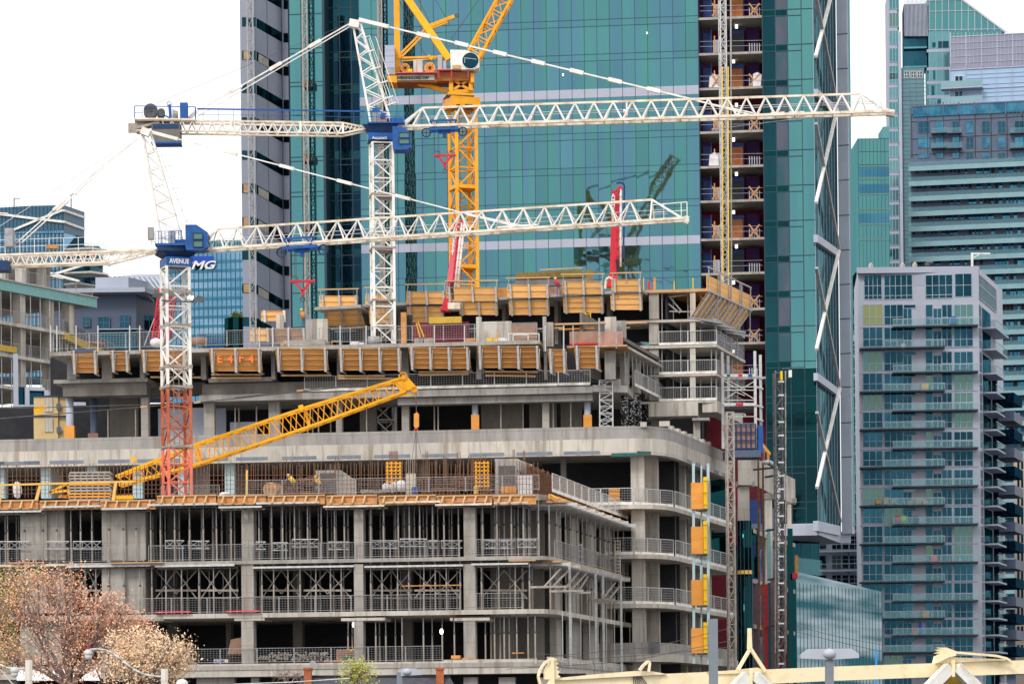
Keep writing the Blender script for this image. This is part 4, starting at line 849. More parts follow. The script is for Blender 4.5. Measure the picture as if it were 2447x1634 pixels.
# deck goods and rails on top (y 790-828)
z = zE(827); rail_run(RAILS, FE.P(FE.uv(128, 827, -.9)[0], z, -.9), FE.P(FE.uv(388, 827, -.9)[0], z, -.9), 'on the long formwork deck left of the crane mast', 'guard panels on the long formwork deck', 1.15)
rail_run(RAILS, FE.P(FE.uv(470, 827, -.9)[0], z, -.9), FE.P(FE.uv(1285, 827, -.9)[0], z, -.9), 'on the long deck right of the red-footed mast', 'guard panels on the long formwork deck', 1.1)
for i, x in enumerate((121, 136, 182, 234, 310, 334, 620, 652, 690, 813, 875, 1038, 1110, 1303, 1347)):
    solo(MB().tube(FE.at(x, 840, -1), FE.at(x, 778 if i not in (6, 7, 8) else 782, -1), .05, n=6), 'deck_upright', M['steel_l'], f"{nth(i)} tall pale post from the left clamped on the long formwork deck", 'post', 'tall deck posts')
def onE(x0, y0, x1, y1, o, d, mat, name, label, cat, grp=None):
    m = MB(); FE.pb(m, x0, y0, x1, y1, o, o + d); return solo(m, name, M[mat], label, cat, grp)
solo(MB().blob(FE.at(373, 819, .5), .5, .4, .38, 10, 6, .15), 'bulk_sack', M['tarpw'], 'crumpled white bulk sack left of the red and white mast on the upper deck', 'sack', smooth=True)
r = thing('coil', 'brown coil of hose on a stand right of the red and white mast', 'coil', FE.at(475, 825, 1)); part(MB().tube(FE.at(453, 817, 1), FE.at(490, 816, 1), .35, n=12), 'drum', M['ply_p'], r, smooth=True); m = MB()
for x in (492, 478): m.beam(FE.at(x, 827, .9), FE.at(x, 806, .9), .08)
part(m, 'stand', M['wood'], r)
tangle(230, 822, 22, 4, 228.5, 40, 'ply_p', 'brown timber litter on the deck above the first hanging panels', 'offcuts', .09)
solo(MB().slab3([FE.at(172, 836, -1.25), FE.at(228, 834, -1.25), FE.at(226, 839, -1.3), FE.at(174, 841, -1.3)], (0, .05, .04)), 'dark_tarp', M['blue_d'], 'dark blue tarp hanging over the deck edge at far left', 'tarp')
for i, (a, b, c, d, mt) in enumerate(((598, 785, 644, 815, 'ply_b'), (644, 785, 730, 818, 'ply_p'))):
    panel(FE, a, c, b, d, 0, i, mt, ('bright orange ply barrier on the deck at left of the slanted panels', 'pink-brown ply barrier right of the bright orange one')[i], 'ply barriers on the deck', ledge=False, stm='steel', o=1.5, slant=0)
panel(FE, 624, 683, 743, 767, 0, 0, 'ply_b', 'small raised orange ply box above the deck at left', 'ply barriers on the deck', ledge=False, o=4, slant=0)
onE(660, 752, 676, 788, 3, .5, 'conc_l', 'column_stub', 'pale square column stub beside the raised ply box', 'column'); onE(676, 812, 776, 826, .5, 2.5, 'steel_w', 'sheet_stack', 'flat stack of grey steel sheets on the long deck', 'sheets'); onE(670, 818, 678, 827, 0, .4, 'wood', 'timber_block', 'small timber block left of the steel sheets', 'block')
for i, (x0, y0, x1, y1, o, mt, nm, lb, ct) in enumerate(((730, 762, 760, 818, 5, 'conc_g', 'core_wall', 'grey wall behind the ply barriers', 'wall'), (758, 762, 782, 822, 3, 'conc_l', 'core_wall', 'pale sloped-top wall left of the slanted panel', 'wall'), (836, 815, 856, 826, .3, 'tarpw', 'white_crate', 'white crate on the deck left of the white mast', 'crate'), (858, 818, 870, 826, .3, 'tarpw', 'paper_sack', 'white paper sack beside the white crate', 'sack'), (958, 746, 970, 826, .6, 'wood_o', 'ladder_post', 'tall rust-orange timber form right of the white mast', 'timber'), (970, 752, 984, 826, 1.4, 'black', 'steel_form', 'dark perforated steel form right of the white mast', 'steel form'), (980, 770, 1120, 822, 6, 'night', 'wall_form', 'wide dark maroon wall form behind the deck', 'wall form'), (1025, 757, 1102, 772, 5, 'yel_ins', 'mossy_beam', 'mossy yellow-green beam over the maroon wall form', 'beam'), (990, 808, 1010, 820, .4, 'conc_g', 'concrete_bucket', 'grey skip under the yellow props on the deck', 'skip'), (1013, 808, 1034, 821, .5, 'steel_w', 'concrete_bucket', 'second skip right of the grey one', 'skip'), (1045, 818, 1088, 823, .3, 'wood', 'plank_pile', 'low pile of pale planks on the deck', 'planks'), (1112, 808, 1136, 820, .3, 'wood_o', 'brick_pack', 'small pack of orange timber blocks by the core wall', 'blocks'), (1138, 757, 1150, 821, 2, 'conc_l', 'core_wall', 'pale end of the first core wall', 'wall'), (1150, 768, 1222, 821, 3.4, 'conc_l', 'core_wall', 'wide pale core wall behind the yellow ladder stand', 'wall'), (1222, 773, 1283, 818, 1.6, 'ply_p', 'site_box', 'pink-brown plywood site box inside white barriers', 'box'), (1163, 806, 1177, 820, .8, 'ywall', 'blue_box', 'blue and yellow box before the core wall', 'box'), (1182, 806, 1212, 822, .9, 'tarpw', 'white_tank', 'white low tank right of the yellow stand', 'tank'), (1297, 756, 1305, 840, .2, 'conc_g', 'core_wall', 'grey core wall end right of the site box', 'wall'), (1306, 770, 1322, 828, 1.0, 'conc_l', 'core_wall', 'pale core wall face beside its grey end', 'wall'), (1445, 757, 1472, 800, 1.5, 'conc_l', 'core_wall', 'square pale concrete block at the deck\'s right', 'wall'), (1472, 766, 1496, 810, 2.5, 'conc_g', 'core_wall', 'lower concrete block right of the square one', 'wall'), (1361, 792, 1428, 822, .4, 'ply_p', 'mesh_barrier', 'brown barrier with a red foot strip', 'barrier'), (1428, 792, 1488, 824, .3, 'pinkb', 'ply_barrier', 'pinkish ply barrier right of the brown one', 'barrier'), (1361, 819, 1432, 823, .25, 'red', 'red_strip', 'bright red strip at the foot of the brown barrier', 'strip'), (1325, 771, 1446, 775, .6, 'wood', 'long_beam', 'long pale timber beam between the core walls', 'beam'), (1496, 768, 1545, 773, .6, 'wood', 'long_beam', 'short pale timber beam right of the concrete blocks', 'beam'), (1335, 784, 1420, 787, 1.6, 'ply_o', 'long_beam', 'thin orange beam below the long pale one', 'beam'))):
    if mt == 'pinkb': M['pinkb'] = pm('pink board', (.46, .27, .22), .8, (.36, .2, .16), 1.5, .8)
    onE(x0, y0, x1, y1, o, .5 if 'wall' not in nm else .4, mt, nm, lb, ct)
r = thing('deck_edge', 'timber platform edge under the brown and pink barriers', 'platform', FE.at(1355, 829)); m = MB(); FE.pb(m, 1355, 825, 1498, 829, -.3, 4); part(m, 'planks', M['wood'], r); m = MB(); FE.pb(m, 1430, 760, 1434, 830, -.36, -.3); FE.pb(m, 1368, 778, 1371, 830, -.36, -.3); FE.pb(m, 1471, 772, 1474, 832, -.36, -.3); part(m, 'posts', M['steel'], r)
for i, (a, b, c, d) in enumerate(((999, 770, 1013, 805), (995, 772, 1004, 806), (1180, 822, 1188, 797), (1187, 797, 1190, 822))): solo(MB().beam(FE.at(a, b, .3), FE.at(c, d, .5), .08), 'yellow_prop', M['ywall'], f"{nth(i)} thin slanted yellow prop from the left on the long deck", 'prop', 'slanted yellow props')
r = thing('cable_drum', 'grey ribbed drum at the foot of the white crane mast', 'drum', FE.at(895, 825, 1)); part(MB().tube(FE.at(880, 815, .6), FE.at(907, 815, .6), .38, n=14), 'drum', M['steel'], r, smooth=True)
for i, (a, b, c, d) in enumerate(((793, 815, 815, 827), (1215, 797, 1288, 822), (1226, 800, 1262, 822))):
    r = thing('barrier', ('small orange timber frame on the deck left of the white crate', 'long white site barrier before the plywood site box', 'inner white tube barrier before the plywood site box')[i], 'barrier', FE.at(a, d, -.2)); m = MB()
    for x in (a, c): m.beam(FE.at(x, d, -.2 - i * .1), FE.at(x, b, -.2 - i * .1), .07)
    m.beam(FE.at(a, b, -.2 - i * .1), FE.at(c, b, -.2 - i * .1), .07); m.beam(FE.at(a, d - 1, -.2 - i * .1), FE.at(c, d - 1, -.2 - i * .1), .1 + .1 * (i == 1)); part(m, 'frame', M['wood_o'] if i == 0 else M['white'], r)
r = thing('ladder', 'yellow ladder rising through the upper deck\'s middle', 'ladder', W(1403, 790, 233)); m = MB()
for x in (1399, 1411): m.beam(W(x, 792, 233), W(x, 746, 233), .07)
for k in range(7): m.beam(W(1399, 790 - k * 6.5, 233), W(1411, 790 - k * 6.5, 233), .05)
part(m, 'rails', M['ywall'], r)
FX3 = F((8.9, 225.6), (13.6, 243))
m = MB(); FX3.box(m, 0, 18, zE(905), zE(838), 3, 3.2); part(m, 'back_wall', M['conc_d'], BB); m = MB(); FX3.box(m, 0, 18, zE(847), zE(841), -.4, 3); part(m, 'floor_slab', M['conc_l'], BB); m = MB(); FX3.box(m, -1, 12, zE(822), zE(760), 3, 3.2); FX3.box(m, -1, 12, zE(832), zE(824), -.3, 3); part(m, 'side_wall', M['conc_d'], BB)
for k in range(12): p = FX3.P(.8 + k * 1.35, zE(925), .1); solo(MB().tube(p, Vector((p.x, p.y, zE(848))), .05, n=5), 'prop', M['steel'], f"{nth(k)} pale stud from the left on the side storey above the wrapped columns", 'prop', 'studs above the wrapped columns')
for k in (3, 7.5, 12): m = MB(); FX3.box(m, k, k + 1.3, zE(925), zE(848), .6, 1.0); part(m, 'wall', M['conc'], BB)
rail_run(RAILW, FX3.P(3, zE(925), -.2), FX3.P(15.5, zE(925), -.2), 'on the side storey above the wrapped columns', 'side guard panels above the ring', 1.1)
# ---------- upper formwork storey L3 ----------
FG = F((-20, 244.8), (12, 235.2)); zG = lambda py, x=1200: FG.uv(x, py)[1]
BU = thing('upper_storey', 'dark open storey with plywood parapets on top of the concrete building', 'building', FG.at(1100, 760))
m = MB(); FG.pb(m, 752, 731, 862, 738, -1.4, 9); part(m, 'deck', M['conc'], BU); m = MB(); FG.box(m, FG.uv(868, 730)[0], FG.uv(1536, 698)[0], FG.uv(1460, 703)[1], FG.uv(1460, 696.5)[1], -.25, 12); part(m, 'deck', M['conc_g'], BU)
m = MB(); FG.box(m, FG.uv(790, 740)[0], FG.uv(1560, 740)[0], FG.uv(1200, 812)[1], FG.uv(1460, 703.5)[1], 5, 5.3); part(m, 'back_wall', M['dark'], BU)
m = MB(); FG.pb(m, 700, 822, 1500, 830, 8, 20); part(m, 'floor_slab', M['conc_g'], BU)
for x in (866, 950, 1200, 1325, 1450): m = MB(); FG.pb(m, x, 742 - (x - 860) * .05, x + 8, 822, 2, 3); part(m, 'column', M['conc_d'], BU)
m = MB()
for k in range(9): FG.pb(m, 790 + k * 80, 783, 865 + k * 80, 786, 1 + k % 2, 1.2 + k % 2); FG.pb(m, 800 + k * 80, 790, 850 + k * 80, 792, 3, 3.2)
part(m, 'shoring_beams', M['steel_w'], BU)
UP = [(763, 855, 707, 735, 769, 862, 741, 779, 'far left'), (873, 933, 703, 728, 881, 936, 736, 773, 'behind the white mast'), (971, 1064, 697, 726, 972, 1060, 733, 770, 'left of the pink pump boom'), (1066, 1189, 687, 719, 1096, 1189, 722, 752, 'right of the pink pump boom'), (1212, 1312, 681, 711, 1215, 1312, 717, 752, 'in the middle'), (1343, 1442, 673, 702, 1345, 1442, 709, 747, 'left of the red pump boom'), (1461, 1532, 668, 696, 1458, 1534, 700, 740, 'right end')]
for i, (a, b, c, d, e, f_, g, h, l) in enumerate(UP):
    panel(FG, a, b, c, d, 0, i, 'ply_b', f"bright orange parapet box on the top storey, {l}", 'upper plywood parapets', ledge=False, stm='steel', o=-.3, slant=0)
    panel(FG, e, f_, g, h, (1.6 if i == 0 else .4) if i != 6 else 0, i, 'ply_b', f"bright plywood panel hanging under the top storey's edge, {l}", 'upper hanging plywood panels', ledge=False, stm='steel', o=-.05, slant=14 if i == 0 else 2, nst=0 if i == 6 else None)
    m = MB(); y = c - 15 - i % 3; m.beam(FG.at(a - 3, y, -.3), FG.at(b + 2, y - 2, -.3), .1)
    r = thing('safety_fence', f"timber top rail on steel posts above the plywood parapet, {l}", 'guard rail', FG.at(a, c), 'timber top rails'); part(m, 'top_rail', M['wood'], r); m = MB()
    for x in (a + 3, (a + b) / 2, b - 2): m.beam(FG.at(x, c + 8, -.36), FG.at(x, y, -.36), .06)
    part(m, 'posts', M['steel'], r)
m = MB(); FG.pb(m, 1188, 688, 1212, 718, .5, .7); solo(m, 'plywood_sheet', M['ply'], 'dull ply infill between two parapet boxes', 'panel'); m = MB(); FG.pb(m, 1313, 685, 1342, 708, .6, .8); solo(m, 'barrier_block', M['ply_p'], 'maroon barrier stack between two parapet boxes', 'barrier')
# mossy concrete lump
r = thing('core_form', 'mossy yellow-brown concrete core form above the plywood parapets', 'core form', FG.at(1230, 680, 3)); m = MB(); m.slab3([FG.at(1231, 667, 3), FG.at(1392, 662, 3), FG.at(1390, 645, 3), FG.at(1234, 653, 3)], (0, 2, 0)); m.slab3([FG.at(1398, 668, 3.3), FG.at(1419, 668, 3.3), FG.at(1419, 646, 3.3), FG.at(1398, 645, 3.3)], (0, 2, 0)); part(m, 'mossy_top', M['moss'] if 'moss' in M else M.setdefault('moss', pm('moss', (.27, .19, .04), .9, (.17, .11, .03), .9, .9, dirt=(.1, .07, .03))), r)
m = MB(); m.slab3([FG.at(1229, 684, 3.1), FG.at(1420, 680, 3.1), FG.at(1419, 664, 3.1), FG.at(1231, 668, 3.1)], (0, 2, 0)); part(m, 'base', M['conc_d'], r)
solo(MB().beam(FG.at(1290, 645, 3), FG.at(1392, 640, 3), .1), 'timber_rail', M['wood'], 'timber rail above the mossy core form', 'rail')
# ---------- right wing ----------
FW = F((8.2, 237.2), (16.8, 236.2)); FW2 = F((16.8, 236.2), (20.0, 247)); zW = lambda py, x=1660: FW.uv(x, py)[1]
BW = thing('concrete_wing', 'slim right wing of the concrete building with five open floors', 'building', FW.at(1600, 1060))
SL = [(690, 697), (762, 768), (823, 830), (893, 898), (957, 962)]
for i, (a, b) in enumerate(SL):
    e = 0 if i else -.3
    part(MB().prism([(7.5, 237.3), (16.8 + e, 236.2), (20.0 + e, 247), (12, 249), (7.5, 245)], zW(b), zW(a)), 'floor_slab', M['conc_l'] if i else M['wood'], BW)
m = MB(); FW.pb(m, 1550, 962.2, 1668, 994, -.1, 1.5); part(m, 'transfer_beam', M['conc_l'], BW); m = MB(); FW2.box(m, 0, 10, zW(985), zW(962), 0, 1.2); part(m, 'transfer_beam', M['conc_l'], BW)
m = MB(); FW.pb(m, 1556, 994, 1600, 1100, 3, 4); FW.pb(m, 1657, 994, 1673, 1100, .5, 1.2); part(m, 'column', M['conc'], BW)
m = MB(); FW.pb(m, 1654, 998, 1695, 1004, -.2, 1); part(m, 'column_cap', M['conc_g'], BW)
for i in range(4):
    ya, yb = SL[i][1], SL[i + 1][0]
    m = MB(); FW.pb(m, 1649, ya, 1662, yb, .1, .7); part(m, 'column', M['conc_l'], BW); m = MB(); FW.pb(m, 1551, ya, 1574, yb, .2, 1.6); part(m, 'column', M['conc'], BW)
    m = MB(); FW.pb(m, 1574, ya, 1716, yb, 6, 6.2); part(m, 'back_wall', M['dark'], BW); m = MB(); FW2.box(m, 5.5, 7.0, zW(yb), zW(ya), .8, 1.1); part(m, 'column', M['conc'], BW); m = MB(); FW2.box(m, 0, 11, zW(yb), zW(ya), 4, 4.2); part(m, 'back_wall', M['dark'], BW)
    for k, x in enumerate((1582, 1593, 1609, 1627, 1644, 1674, 1700, 1712)):
        if (k + i) % 4 == 3: continue
        p = FW.at(x, (ya + yb) / 2, .5 + (k % 3) * .5); solo(MB().tube((p.x, p.y, zW(yb)), (p.x, p.y, zW(ya)), .045, n=6), 'prop', M['steel'], f"slim prop, {nth(k)} slot, {nth(i)} open floor down the right wing", 'prop', 'slim props in the right wing')
    for k in range(5):
        p = FW2.P(1 + k * 2.1, zW(yb), .3); solo(MB().tube(p, Vector((p.x, p.y, zW(ya))), .045, n=6), 'prop', M['steel'], f"{nth(k)} slim prop down the right wing's receding side, {nth(i)} floor from top", 'prop', 'slim props in the right wing')
    if i >= 1:
        z = zW(yb); rail_run(RAILW, FW.P(FW.uv(1575, yb)[0], z, 0), FW.P(FW.uv(1714, yb)[0], z, 0), f"on the right wing's {nth(i)} railed floor", 'guard panels on the right wing', 1.0, n=2)
        rail_run(RAILN if i == 1 else RAILS, FW2.P(.2, z, 0), FW2.P(10.8, z, 0), f"down the receding side of the right wing's {nth(i)} railed floor", 'guard panels on the right wing', 1.0, n=4)
for i, (a, b, c, d) in enumerate(((1590, 720, 1625, 748), (1600, 710, 1640, 705), (1597, 706, 1630, 745), (1672, 704, 1700, 745), (1655, 745, 1600, 744))): solo(MB().beam(FW.at(a, b, 1), FW.at(c, d, 1), .1), 'steel_brace', M['steel'], f"{nth(i)} bare steel brace from the left in the right wing's top storey", 'brace', 'braces in the top right storey')
# roof fence sticks
for i, (x, mt) in enumerate(((1538, 'ywall'), (1551, 'red'), (1564, 'wood_o'), (1611, 'ywall'), (1656, 'ywall'), (1707, 'ywall'))):
    solo(MB().beam(FW.at(x, 694, .5), FW.at(x, 664 + (i % 2) * 8, .5), .07 if mt == 'ywall' else .2), 'marker_stick', M[mt], f"{nth(i)} upright marker from the left on the right wing's roof", 'stick', 'roof markers')
# slanted ply at right top corner
FH = F((16.0, 234.4), (20.5, 246.0))
H4 = [(1710, 1747, 664, 690, 1707, 1741), (1749, 1776, 672, 705, 1740, 1772), (1777, 1798, 683, 714, 1772, 1798), (1799, 1821, 694, 742, 1796, 1815)]
for i in range(4):
    u0, u1 = i * 3.05, i * 3.05 + 2.95; zt = FH.uv(1712, 664)[1] - .1; zb = zt - 1.25
    r = thing('plywood_formwork', f"{nth(i)} bright stepped ply parapet from the left on the right wing's roof corner", 'formwork panel', FH.P(u0, zb), 'stepped ply parapets'); m = MB()
    for k in range(3): FH.box(m, u0, u1, zb + k * .42, zb + k * .42 + .4, 0, .07)
    part(m, 'plywood', M['ply_b'], r); m = MB(); m.beam(FH.P(u0 + .2, zb - .2, -.08), FH.P(u0 + .2, zt + .6, -.08), .08); m.beam(FH.P(u1 - .2, zb - .2, -.08), FH.P(u1 - .2, zt + .6, -.08), .08); m.beam(FH.P(u0, zt + .6, -.08), FH.P(u1, zt + .6, -.08), .1); m.beam(FH.P(u0, zb - .05, -.1), FH.P(u1, zb - .05, -.1), .14); part(m, 'frame', M['steel'], r)
    r = thing('plywood_formwork', f"{nth(i)} ply panel slanting inwards from the left under the right wing's roof corner", 'formwork panel', FH.P(u0, zb - 2), 'slanted corner ply panels'); m = MB()
    m.slab3([FH.P(u0 - 1.1, zb - 2.1, 1.0), FH.P(u1 - 1.3, zb - 2.1, 1.0), FH.P(u1, zb - .15, 0), FH.P(u0, zb - .15, 0)], (-.05, .05, -.05)); part(m, 'plywood', M['ply_b'], r); m = MB()
    for t in (.12, .5, .9): m.beam(FH.P(u0 - 1.1 + 2.7 * t, zb - 2.1, .93), FH.P(u0 + 2.9 * t, zb - .15, -.08), .14)
    m.beam(FH.P(u0 - 1.5, zb - 2.3, 1), FH.P(u1, zb - 2.3, -.4), .16); m.beam(FH.P(u1 - .5, zb - .1, -.1), FH.P(u1 - .5, zb - 2.4, -.1), .08); part(m, 'strongback', M['steel'], r)
# loading scaffold with red/white beams (x 1725-1820, y 840-1080)
r = thing('loading_tower', 'grey steel loading tower with red and white cross beams beside the right wing', 'loading tower', W(1730, 1075, 238)); m = MB()
for x, yt, Y in ((1728, 841, 238), (1742, 850, 240), (1806, 839, 238), (1819, 848, 240)): p = W(x, 1072, Y); q = W(x, yt, Y); m.beam(p, (p.x, Y, q.z), .22)
part(m, 'uprights', M['steel_l'], r); m = MB()
for y in (897, 966): m.beam(W(1728, y, 237.8), W(1806, y, 237.8), .1, .24)
for y in (924, 932, 956, 995, 1012): m.beam(W(1728, y, 237.9), W(1806, y, 237.9), .06)
for y in (899, 924, 968, 1000): m.beam(W(1806, y, 238), W(1822, y + 5, 240), .14)
m.beam(W(1730, 954, 238), W(1804, 910, 238), .06); m.beam(W(1730, 910, 238), W(1804, 954, 238), .06); m.beam(W(1730, 925, 238), W(1780, 945, 238), .06)
part(m, 'beams', M['steel_l'], r); m = MB()
for a, b, y in ((1764, 1774, 897), (1758, 1776, 966)): m.beam(W(a, y, 237.74), W(b, y, 237.74), .02, .22)
part(m, 'red_band', M['red'], r); m = MB(); m.beam(W(1737, 897, 237.74), W(1745, 897, 237.74), .02, .22); part(m, 'green_band', M['patchg'], r); m = MB(); m.beam(W(1788, 897, 237.74), W(1798, 897, 237.74), .02, .22); part(m, 'blue_band', M['blue'], r)
m = MB(); m.box(W(1730, 975, 238).x, W(1808, 975, 238).x, 238.1, 241, W(1760, 977, 238).z, W(1760, 971, 238).z); part(m, 'platform', M['steel_d'], r)
r = thing('hoist_car', 'blue framed hoist cabin with clear plastic walls at the foot of the loading tower', 'hoist cabin', W(1735, 1074, 239)); a, b = W(1735, 1045, 237.6), W(1806, 1045, 237.6); zt, zb = W(1770, 1014, 237.6).z, W(1770, 1072, 237.6).z; m = MB()
for k in range(7): x = a.x + (b.x - a.x) * k / 6; m.box(x - .05, x + .05, 237.5, 237.6, zb, zt)
for k in range(4): z = zb + (zt - zb) * k / 3; m.box(a.x, b.x, 237.44, 237.495, z - .05, z + .06)
part(m, 'frame', M['iblue'], r); part(MB().box(a.x + .1, b.x - .1, 237.65, 239.5, zb, zt), 'wall', M['ply_p'], r); m = MB().box(b.x + .2, b.x + .6, 237.6, 240, zb - .4, zt - .1); part(m, 'side_door', M['blue'], r); part(MB().box(a.x - .1, b.x + .4, 237.4, 240, zb - .7, zb - .12), 'base', M['slate'], r)
# yellow round-arch hoist with orange panels (x 1655-1710)
HX = thing('mast_climber', 'pale blue twin-mast hoist holding yellow gates and orange panels before the balconies', 'hoist', W(1660, 1560, 221)); m = MB()
for x in (1658, 1693): p = W(x, 1585, 221); m.beam(p, W(x - 1, 1107, 221), .2)
m.beam(W(1676, 1585, 221.6), W(1676, 1112, 221.6), .12); part(m, 'masts', M['pblue'], HX)
for i, (yt, yb) in enumerate(((1153, 1216), (1258, 1323), (1385, 1446), (1500, 1560))):
    a, b = W(1652, (yt + yb) / 2, 220.7), W(1680, (yt + yb) / 2, 220.7); part(MB().box(a.x, b.x, 220.6, 221.3, W(1666, yb, 220.7).z, W(1666, yt, 220.7).z), 'orange_panel', M['ply_o'], HX)
    a, b = W(1681, (yt + yb) / 2, 220.5), W(1690, (yt + yb) / 2, 220.5); z0, z1 = W(1686, yb - 1, 220.5).z, W(1686, yt - 14, 220.5).z; g = part(MB().box(a.x, b.x, 220.4, 220.9, z0, z1), 'gate', M['ywall'], HX); m = MB()
    for z in (z0 + .3, (z0 + z1) / 2, z1 - .3): m.box(a.x - .03, b.x + .03, 220.33, 220.395, z, z + .07)
    part(m, 'gate_bar', M['ywall'], g); m = MB().box(W(1652, 0, 220.7).x, b.x, 220.5, 221.6, z0 - .12, z0 - .01); part(m, 'sill', M['steel_d'], HX)
m = MB(); c1 = W(1668, 1352, 221)
for cx in (1668, 1683):
    c = W(cx, 1352, 221); pts = [c + Vector((math.cos(t) * .28, 0, math.sin(t) * .35)) for t in [math.pi * k / 8 for k in range(9)]]
    for k in range(8): m.beam(pts[k], pts[k + 1], .1)
    m.beam(pts[0], pts[0] - Vector((0, 0, 1)), .1); m.beam(pts[-1], pts[-1] - Vector((0, 0, 1)), .1)
part(m, 'arch', M['pblue'], HX)
# ================= cranes =================
def mast4(r, sect, cx, Y, wpx, rot, pitch, mats, cw=.16, bw=.08, name='mast_section', ladder=True, cross=False):
    """sect: list of (py_bottom, py_top); centre x by pixel at the given row"""
    c = W(cx[0], cx[1], Y); wd = wpx * Y / FPX
    wv = Vector((math.cos(rot), math.sin(rot), 0)) * wd; hv = Vector((-math.sin(rot), math.cos(rot), 0)) * wd
    for i, (yb, yt) in enumerate(sect):
        zb, zt = W(cx[0], yb, Y).z, W(cx[0], yt, Y).z; m = MB(); a = Vector((c.x, Y, zb)); b = Vector((c.x, Y, zt)); n = max(1, round((zt - zb) / pitch))
        lat4(m, m, a, b, wv, hv, n, cw, bw, cross=cross)
        o = part(m, name, M[mats[i]], r)
    if ladder:
        m = MB(); zb, zt = W(cx[0], sect[0][0], Y).z, W(cx[0], sect[-1][1], Y).z; e = wv * .12
        for s in (-1, 1): m.beam(Vector((c.x, Y, zb)) + e * s, Vector((c.x, Y, zt)) + e * s, .05)
        k = zb
        while k < zt: m.beam(Vector((c.x, Y, k)) - e, Vector((c.x, Y, k)) + e, .04); k += .45
        part(m, 'ladder', M['steel_w'], r)
    return c
def cab(r, x0, x1, y0, y1, Y, d, mat, wins):
    a, b = W(x0, (y0 + y1) / 2, Y), W(x1, (y0 + y1) / 2, Y); zt, zb = W(x0, y0, Y).z, W(x0, y1, Y).z; w_, h = b.x - a.x, zt - zb
    P = [(a.x, zb + h * .12), (a.x, zt - h * .0), (a.x + w_ * .5, zt), (b.x, zt - h * .3), (b.x, zb + h * .12), (b.x - w_ * .25, zb), (a.x + .05, zb + .02)]
    m = MB().slab3([(x, Y, z) for x, z in P][::-1], (0, d, 0)); o = part(m, 'cab', M[mat], r)
    for wx0, wx1, wy0, wy1 in wins:
        m = MB().box(a.x + w_ * wx0, a.x + w_ * wx1, Y - .03, Y - .005, zb + h * wy0, zb + h * wy1); wn = part(m, 'window', M['g_cur'], o)
        f = MB(); X0, X1, Z0, Z1 = a.x + w_ * wx0, a.x + w_ * wx1, zb + h * wy0, zb + h * wy1
        for p, q in (((X0, Z0), (X1, Z0)), ((X0, Z1), (X1, Z1)), ((X0, Z0), (X0, Z1)), ((X1, Z0), (X1, Z1))): f.beam((p[0], Y - .05, p[1]), (q[0], Y - .05, q[1]), .06)
        part(f, 'window_frame', M['blue_d'] if mat == 'blue' else M['steel_d'], o)
    m = MB().box(b.x + .003, b.x + .02, Y + .15, Y + d - .15, zb + h * .3, zb + h * .6); part(m, 'side_window', M['g_cur'], o)
    return o
def ropes(r, pts, name, w_=.07, mat='white', clamps=0):
    m = MB(); m.beam(pts[0], pts[1], w_); L = []
    for k in range(clamps): t = (k + 1) / (clamps + 1); p = Vector(pts[0]).lerp(Vector(pts[1]), t); d = (Vector(pts[1]) - Vector(pts[0])).normalized(); m.beam(p - d * .55, p + d * .55, w_ * 2.6)
    return part(m, name, M[mat], r)
def trolley(r, c, d, sc_=1.0):
    m = MB(); c = Vector(c); d = Vector(d).normalized(); sd = d.cross(Vector((0, 0, 1))).normalized(); u = Vector((0, 0, 1)); L = 1.15 * sc_
    for s in (-.5, .5):
        m.beam(c - d * L + sd * s * 1.4 + u * .45, c + d * L + sd * s * 1.4 + u * .45, .14); m.beam(c - d * L * 1.1 + sd * s - u * .15, c + d * L * 1.1 + sd * s - u * .15, .18, .22)
        for t in (-1, 1): m.beam(c + d * L * t + sd * s * 1.4 + u * .45, c + d * L * .6 * t + sd * s - u * .15, .1); m.beam(c + d * L * .4 * t + sd * s * 1.4 + u * .45, c + d * L * .9 * t + sd * s - u * .15, .08)
    m.beam(c - u * .2, c - u * .75, .3); m.beam(c - d * .5 - u * .3, c + d * .5 - u * .3, .3)
    o = part(m, 'trolley', M['blue'], r)
    for t in (-1, 1): k = MB(); k.ring(c + d * 1.35 * L * t - u * .35, sd, .34, .09); k.beam(c + d * 1.35 * L * t - u * .35 + d * .33, c + d * 1.35 * L * t - u * .35 - d * .33, .05); k.beam(c + d * 1.35 * L * t - u * .02, c + d * 1.35 * L * t - u * .68, .05); part(k, 'rope_wheel', M['blue_d'], o)
def hookblock(r, c, sc_=1.0, rope_top=None, wd=1.0):
    c = Vector(c); m = MB(); X = Vector((1, 0, 0)) * wd; Zv = Vector((0, 0, 1))
    m.beam(c - X, c + X, .16, .16); m.beam(c - X * .62, c - Zv * .72, .12, .16); m.beam(c + X * .62, c - Zv * .72, .12, .16); m.beam(c - Zv * .75 - X * .1, c - Zv * .95 + X * .1, .2)
    o = part(m, 'hook_block', M['red'], r); k = MB()
    for s in (-.65, .62): k.ring(c + X * s + Zv * .12, (0, 1, 0), .24, .06)
    part(k, 'sheaves', M['steel_d'], o); k = MB(); k.ring(c - Zv * 1.25, (0, 1, 0), .16, .08, 10); k.beam(c - Zv * .9, c - Zv * 1.1, .1); part(k, 'hook', M['steel_d'], o)
    if rope_top is not None:
        k = MB()
        for s in (-.6, -.5, .5, .6): k.tube(c + X * s, Vector(rope_top) + X * s, .018, n=4)
        part(k, 'hoist_ropes', M['steel_d'], r)
